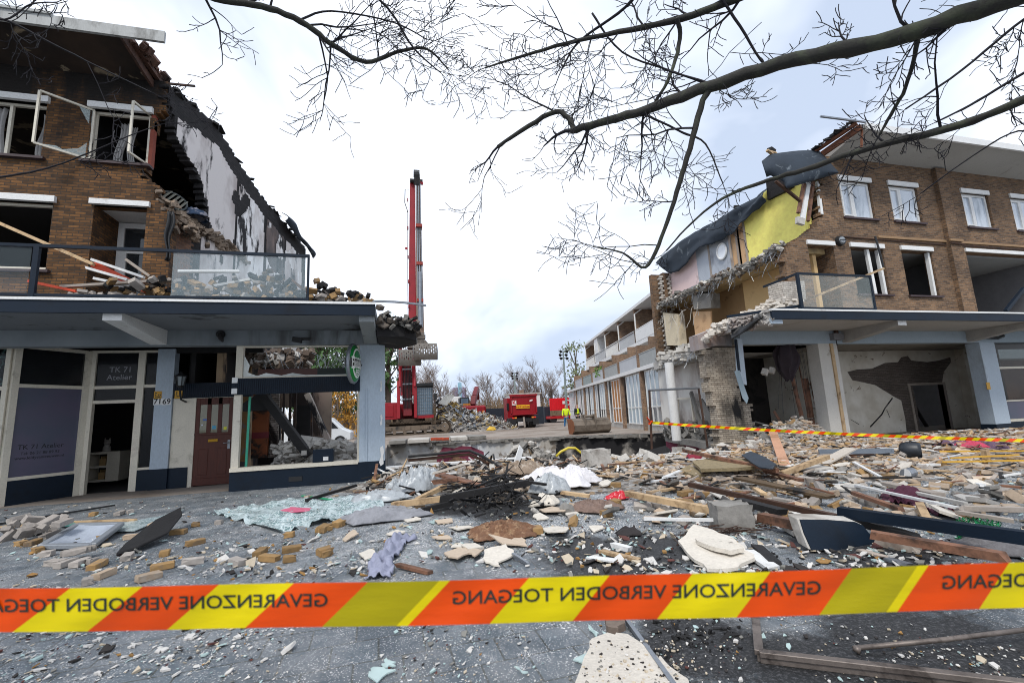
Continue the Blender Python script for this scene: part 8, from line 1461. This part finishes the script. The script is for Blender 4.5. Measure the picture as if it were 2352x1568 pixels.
def tree(name, label, base, hub, limbs):
    root = thing(name, label, 'tree', base); bs = V(base); hb = V(hub); m = bs.lerp(hb, .5)+V((.1, .05, 0)); MB().tube([bs, bs+V((0, 0, .3)), m, hb], [.42, .34, .28, .22], 14).build('trunk', mLimb, root, True)
    b2 = MB()
    for i, (pts, den, seed, con) in enumerate(limbs):
        Q_ = catmull([(x, y, w_*.88, t_) for x, y, w_, t_ in pts]); P = [dep(x, y, t_) for x, y, w_, t_ in Q_]; rad = [max(.003, w_/2*KD*t_/FPX) for x, y, w_, t_ in Q_]; b = MB(); r = random.Random(seed)
        P2 = [p+(RI*n1(k*.8, seed)+UP*n1(k*.8, seed, 5))*rad[k]*.5 for k, p in enumerate(P)]
        if con: b.tube([hb, hb.lerp(P2[0], .5)+V((0, 0, .25)), P2[0]], [max(.14, rad[0]*1.4), rad[0]*1.3, rad[0]], 10)
        b.tube(P2, [q*(1+.22*n1(k*1.7, seed, 2)) for k, q in enumerate(rad)], 9 if rad[0] > .02 else 6); b.build('branch', mLimb if rad[0] > .02 else mTw, root, True); b = b2; L_ = sum((P[k+1]-P[k]).length for k in range(len(P)-1)); n_ = int(den*L_*.75)
        for k in range(n_):
            j = r.randrange(1, len(P)-1); d = (P[j+1]-P[j]).normalized(); a = r.choice((-1, 1))*r.uniform(.5, 1.3); sd_ = d.cross(FW).normalized(); nd = (d*cos(a)+sd_*sin(a)+FW*r.gauss(0, .3)).normalized(); twig(b, r, P[j], nd, r.uniform(.4, 1.15), max(.0045, min(.016, rad[j]*.4)), 2)
        twig(b, r, P[-1], (P[-1]-P[-2]).normalized(), .5, max(.003, rad[-1]*.7), 2)
    b2.build('crown', mTw, root)
Lm = [([(2500, -70, 54, 3.6), (2290, 5, 48, 3.9), (2050, 88, 42, 4.3), (1830, 135, 36, 4.7), (1640, 195, 30, 5.1), (1480, 252, 24, 5.4), (1390, 278, 20, 5.6), (1312, 300, 17, 5.8)], 2.6, 1, True),
 ([(1318, 300, 14, 5.8), (1308, 275, 14, 5.85), (1275, 256, 13, 5.9), (1200, 298, 11, 6), (1143, 337, 9, 6.1)], 3.2, 2, False),
 ([(1640, 190, 19, 5.1), (1615, 230, 17, 5.15), (1585, 340, 14, 5.2), (1555, 440, 12, 5.3), (1520, 545, 10, 5.4), (1482, 613, 8, 5.5), (1430, 580, 5, 5.5), (1362, 566, 3, 5.6)], 2.4, 3, False),
 ([(2480, 170, 26, 4.3), (2352, 228, 22, 4.6), (2200, 288, 20, 5), (2000, 338, 17, 5.4), (1850, 388, 13, 5.7), (1750, 418, 10, 6), (1660, 455, 7, 6.2), (1590, 510, 5, 6.3), (1530, 575, 4, 6.4)], 1.0, 4, True),
 ([(1800, -40, 22, 4.8), (1680, 0, 20, 5), (1590, 35, 17, 5.2), (1480, 62, 14, 5.4), (1330, 92, 10, 5.6), (1205, 127, 7, 5.8), (1115, 155, 4, 6)], 3.4, 5, True),
 ([(1555, 40, 12, 5.2), (1562, 90, 11, 5.3), (1540, 170, 9, 5.3), (1505, 235, 7, 5.4)], 3, 6, False),
 ([(2110, 50, 12, 4.4), (2105, 110, 11, 4.5), (2080, 200, 9, 4.7), (2045, 265, 8, 4.9), (2020, 310, 5, 5)], 3.5, 7, False),
 ([(2420, 0, 8, 4.6), (2330, 60, 7, 4.8), (2210, 160, 6, 5), (2080, 250, 4, 5.2)], 4, 8, True), ([(2450, 110, 7, 4.6), (2330, 180, 7, 4.8), (2230, 240, 6, 5), (2150, 280, 4, 5.1)], 4, 9, True),
 ([(2420, 330, 5, 5), (2340, 300, 4.5, 5), (2230, 360, 3.5, 5.2), (2120, 440, 3, 5.4)], .7, 10, True), ([(1480, -30, 9, 5.2), (1420, 30, 8, 5.4), (1330, 95, 6, 5.6), (1290, 160, 4, 5.7)], 4, 11, True),
 ([(1640, -30, 8, 5), (1700, 60, 7, 5), (1760, 150, 6, 5.0), (1820, 145, 5, 4.9)], 2, 12, True), ([(1360, 30, 6, 5.5), (1430, 120, 5, 5.5), (1550, 165, 5, 5.4), (1640, 200, 5, 5.2)], 2.5, 13, False), ([(1470, 258, 7, 5.4), (1530, 285, 6, 5.4), (1570, 305, 6, 5.4), (1620, 330, 4.5, 5.3), (1660, 420, 3, 5.3)], 2, 14, False)]
tree('plane_tree', 'mossy plane tree limbs reaching in from the upper right', (6.4, -.6, 0), (5.6, .4, 4.2), Lm)
Ll = [([(380, -60, 18, 5), (490, -5, 17, 5.2), (600, 14, 16, 5.4), (690, 48, 15, 5.6), (760, 100, 13, 5.8), (840, 142, 11, 6), (915, 118, 9, 6.1), (980, 112, 6, 6.2), (1030, 160, 3, 6.3)], 7, 21, True), ([(840, -30, 7, 5.8), (900, 30, 6, 5.9), (950, 110, 5, 6), (1010, 165, 3, 6.1)], 5, 22, True), ([(690, 45, 6, 5.6), (760, 25, 5, 5.8), (900, 50, 4, 6), (980, 90, 3, 6)], 3, 23, False),
 ([(-120, 40, 7, 5), (0, 42, 6, 5.2), (120, 100, 4.5, 5.4), (250, 165, 3.5, 5.6), (355, 215, 2.5, 5.7)], 2.2, 24, True), ([(-150, 420, 7, 5), (0, 406, 6, 5), (110, 385, 5, 5.1), (200, 352, 4, 5.2), (300, 310, 3, 5.3), (370, 285, 2, 5.4)], .8, 25, True), ([(-60, 20, 5, 5), (10, 45, 4.5, 5.1), (70, 10, 4, 5.2), (130, 5, 3, 5.2)], 2, 26, False)]
tree('plane_tree', 'bare plane tree boughs reaching in from the upper left', (-5.6, -.8, 0), (-4.6, .5, 4.6), Ll)
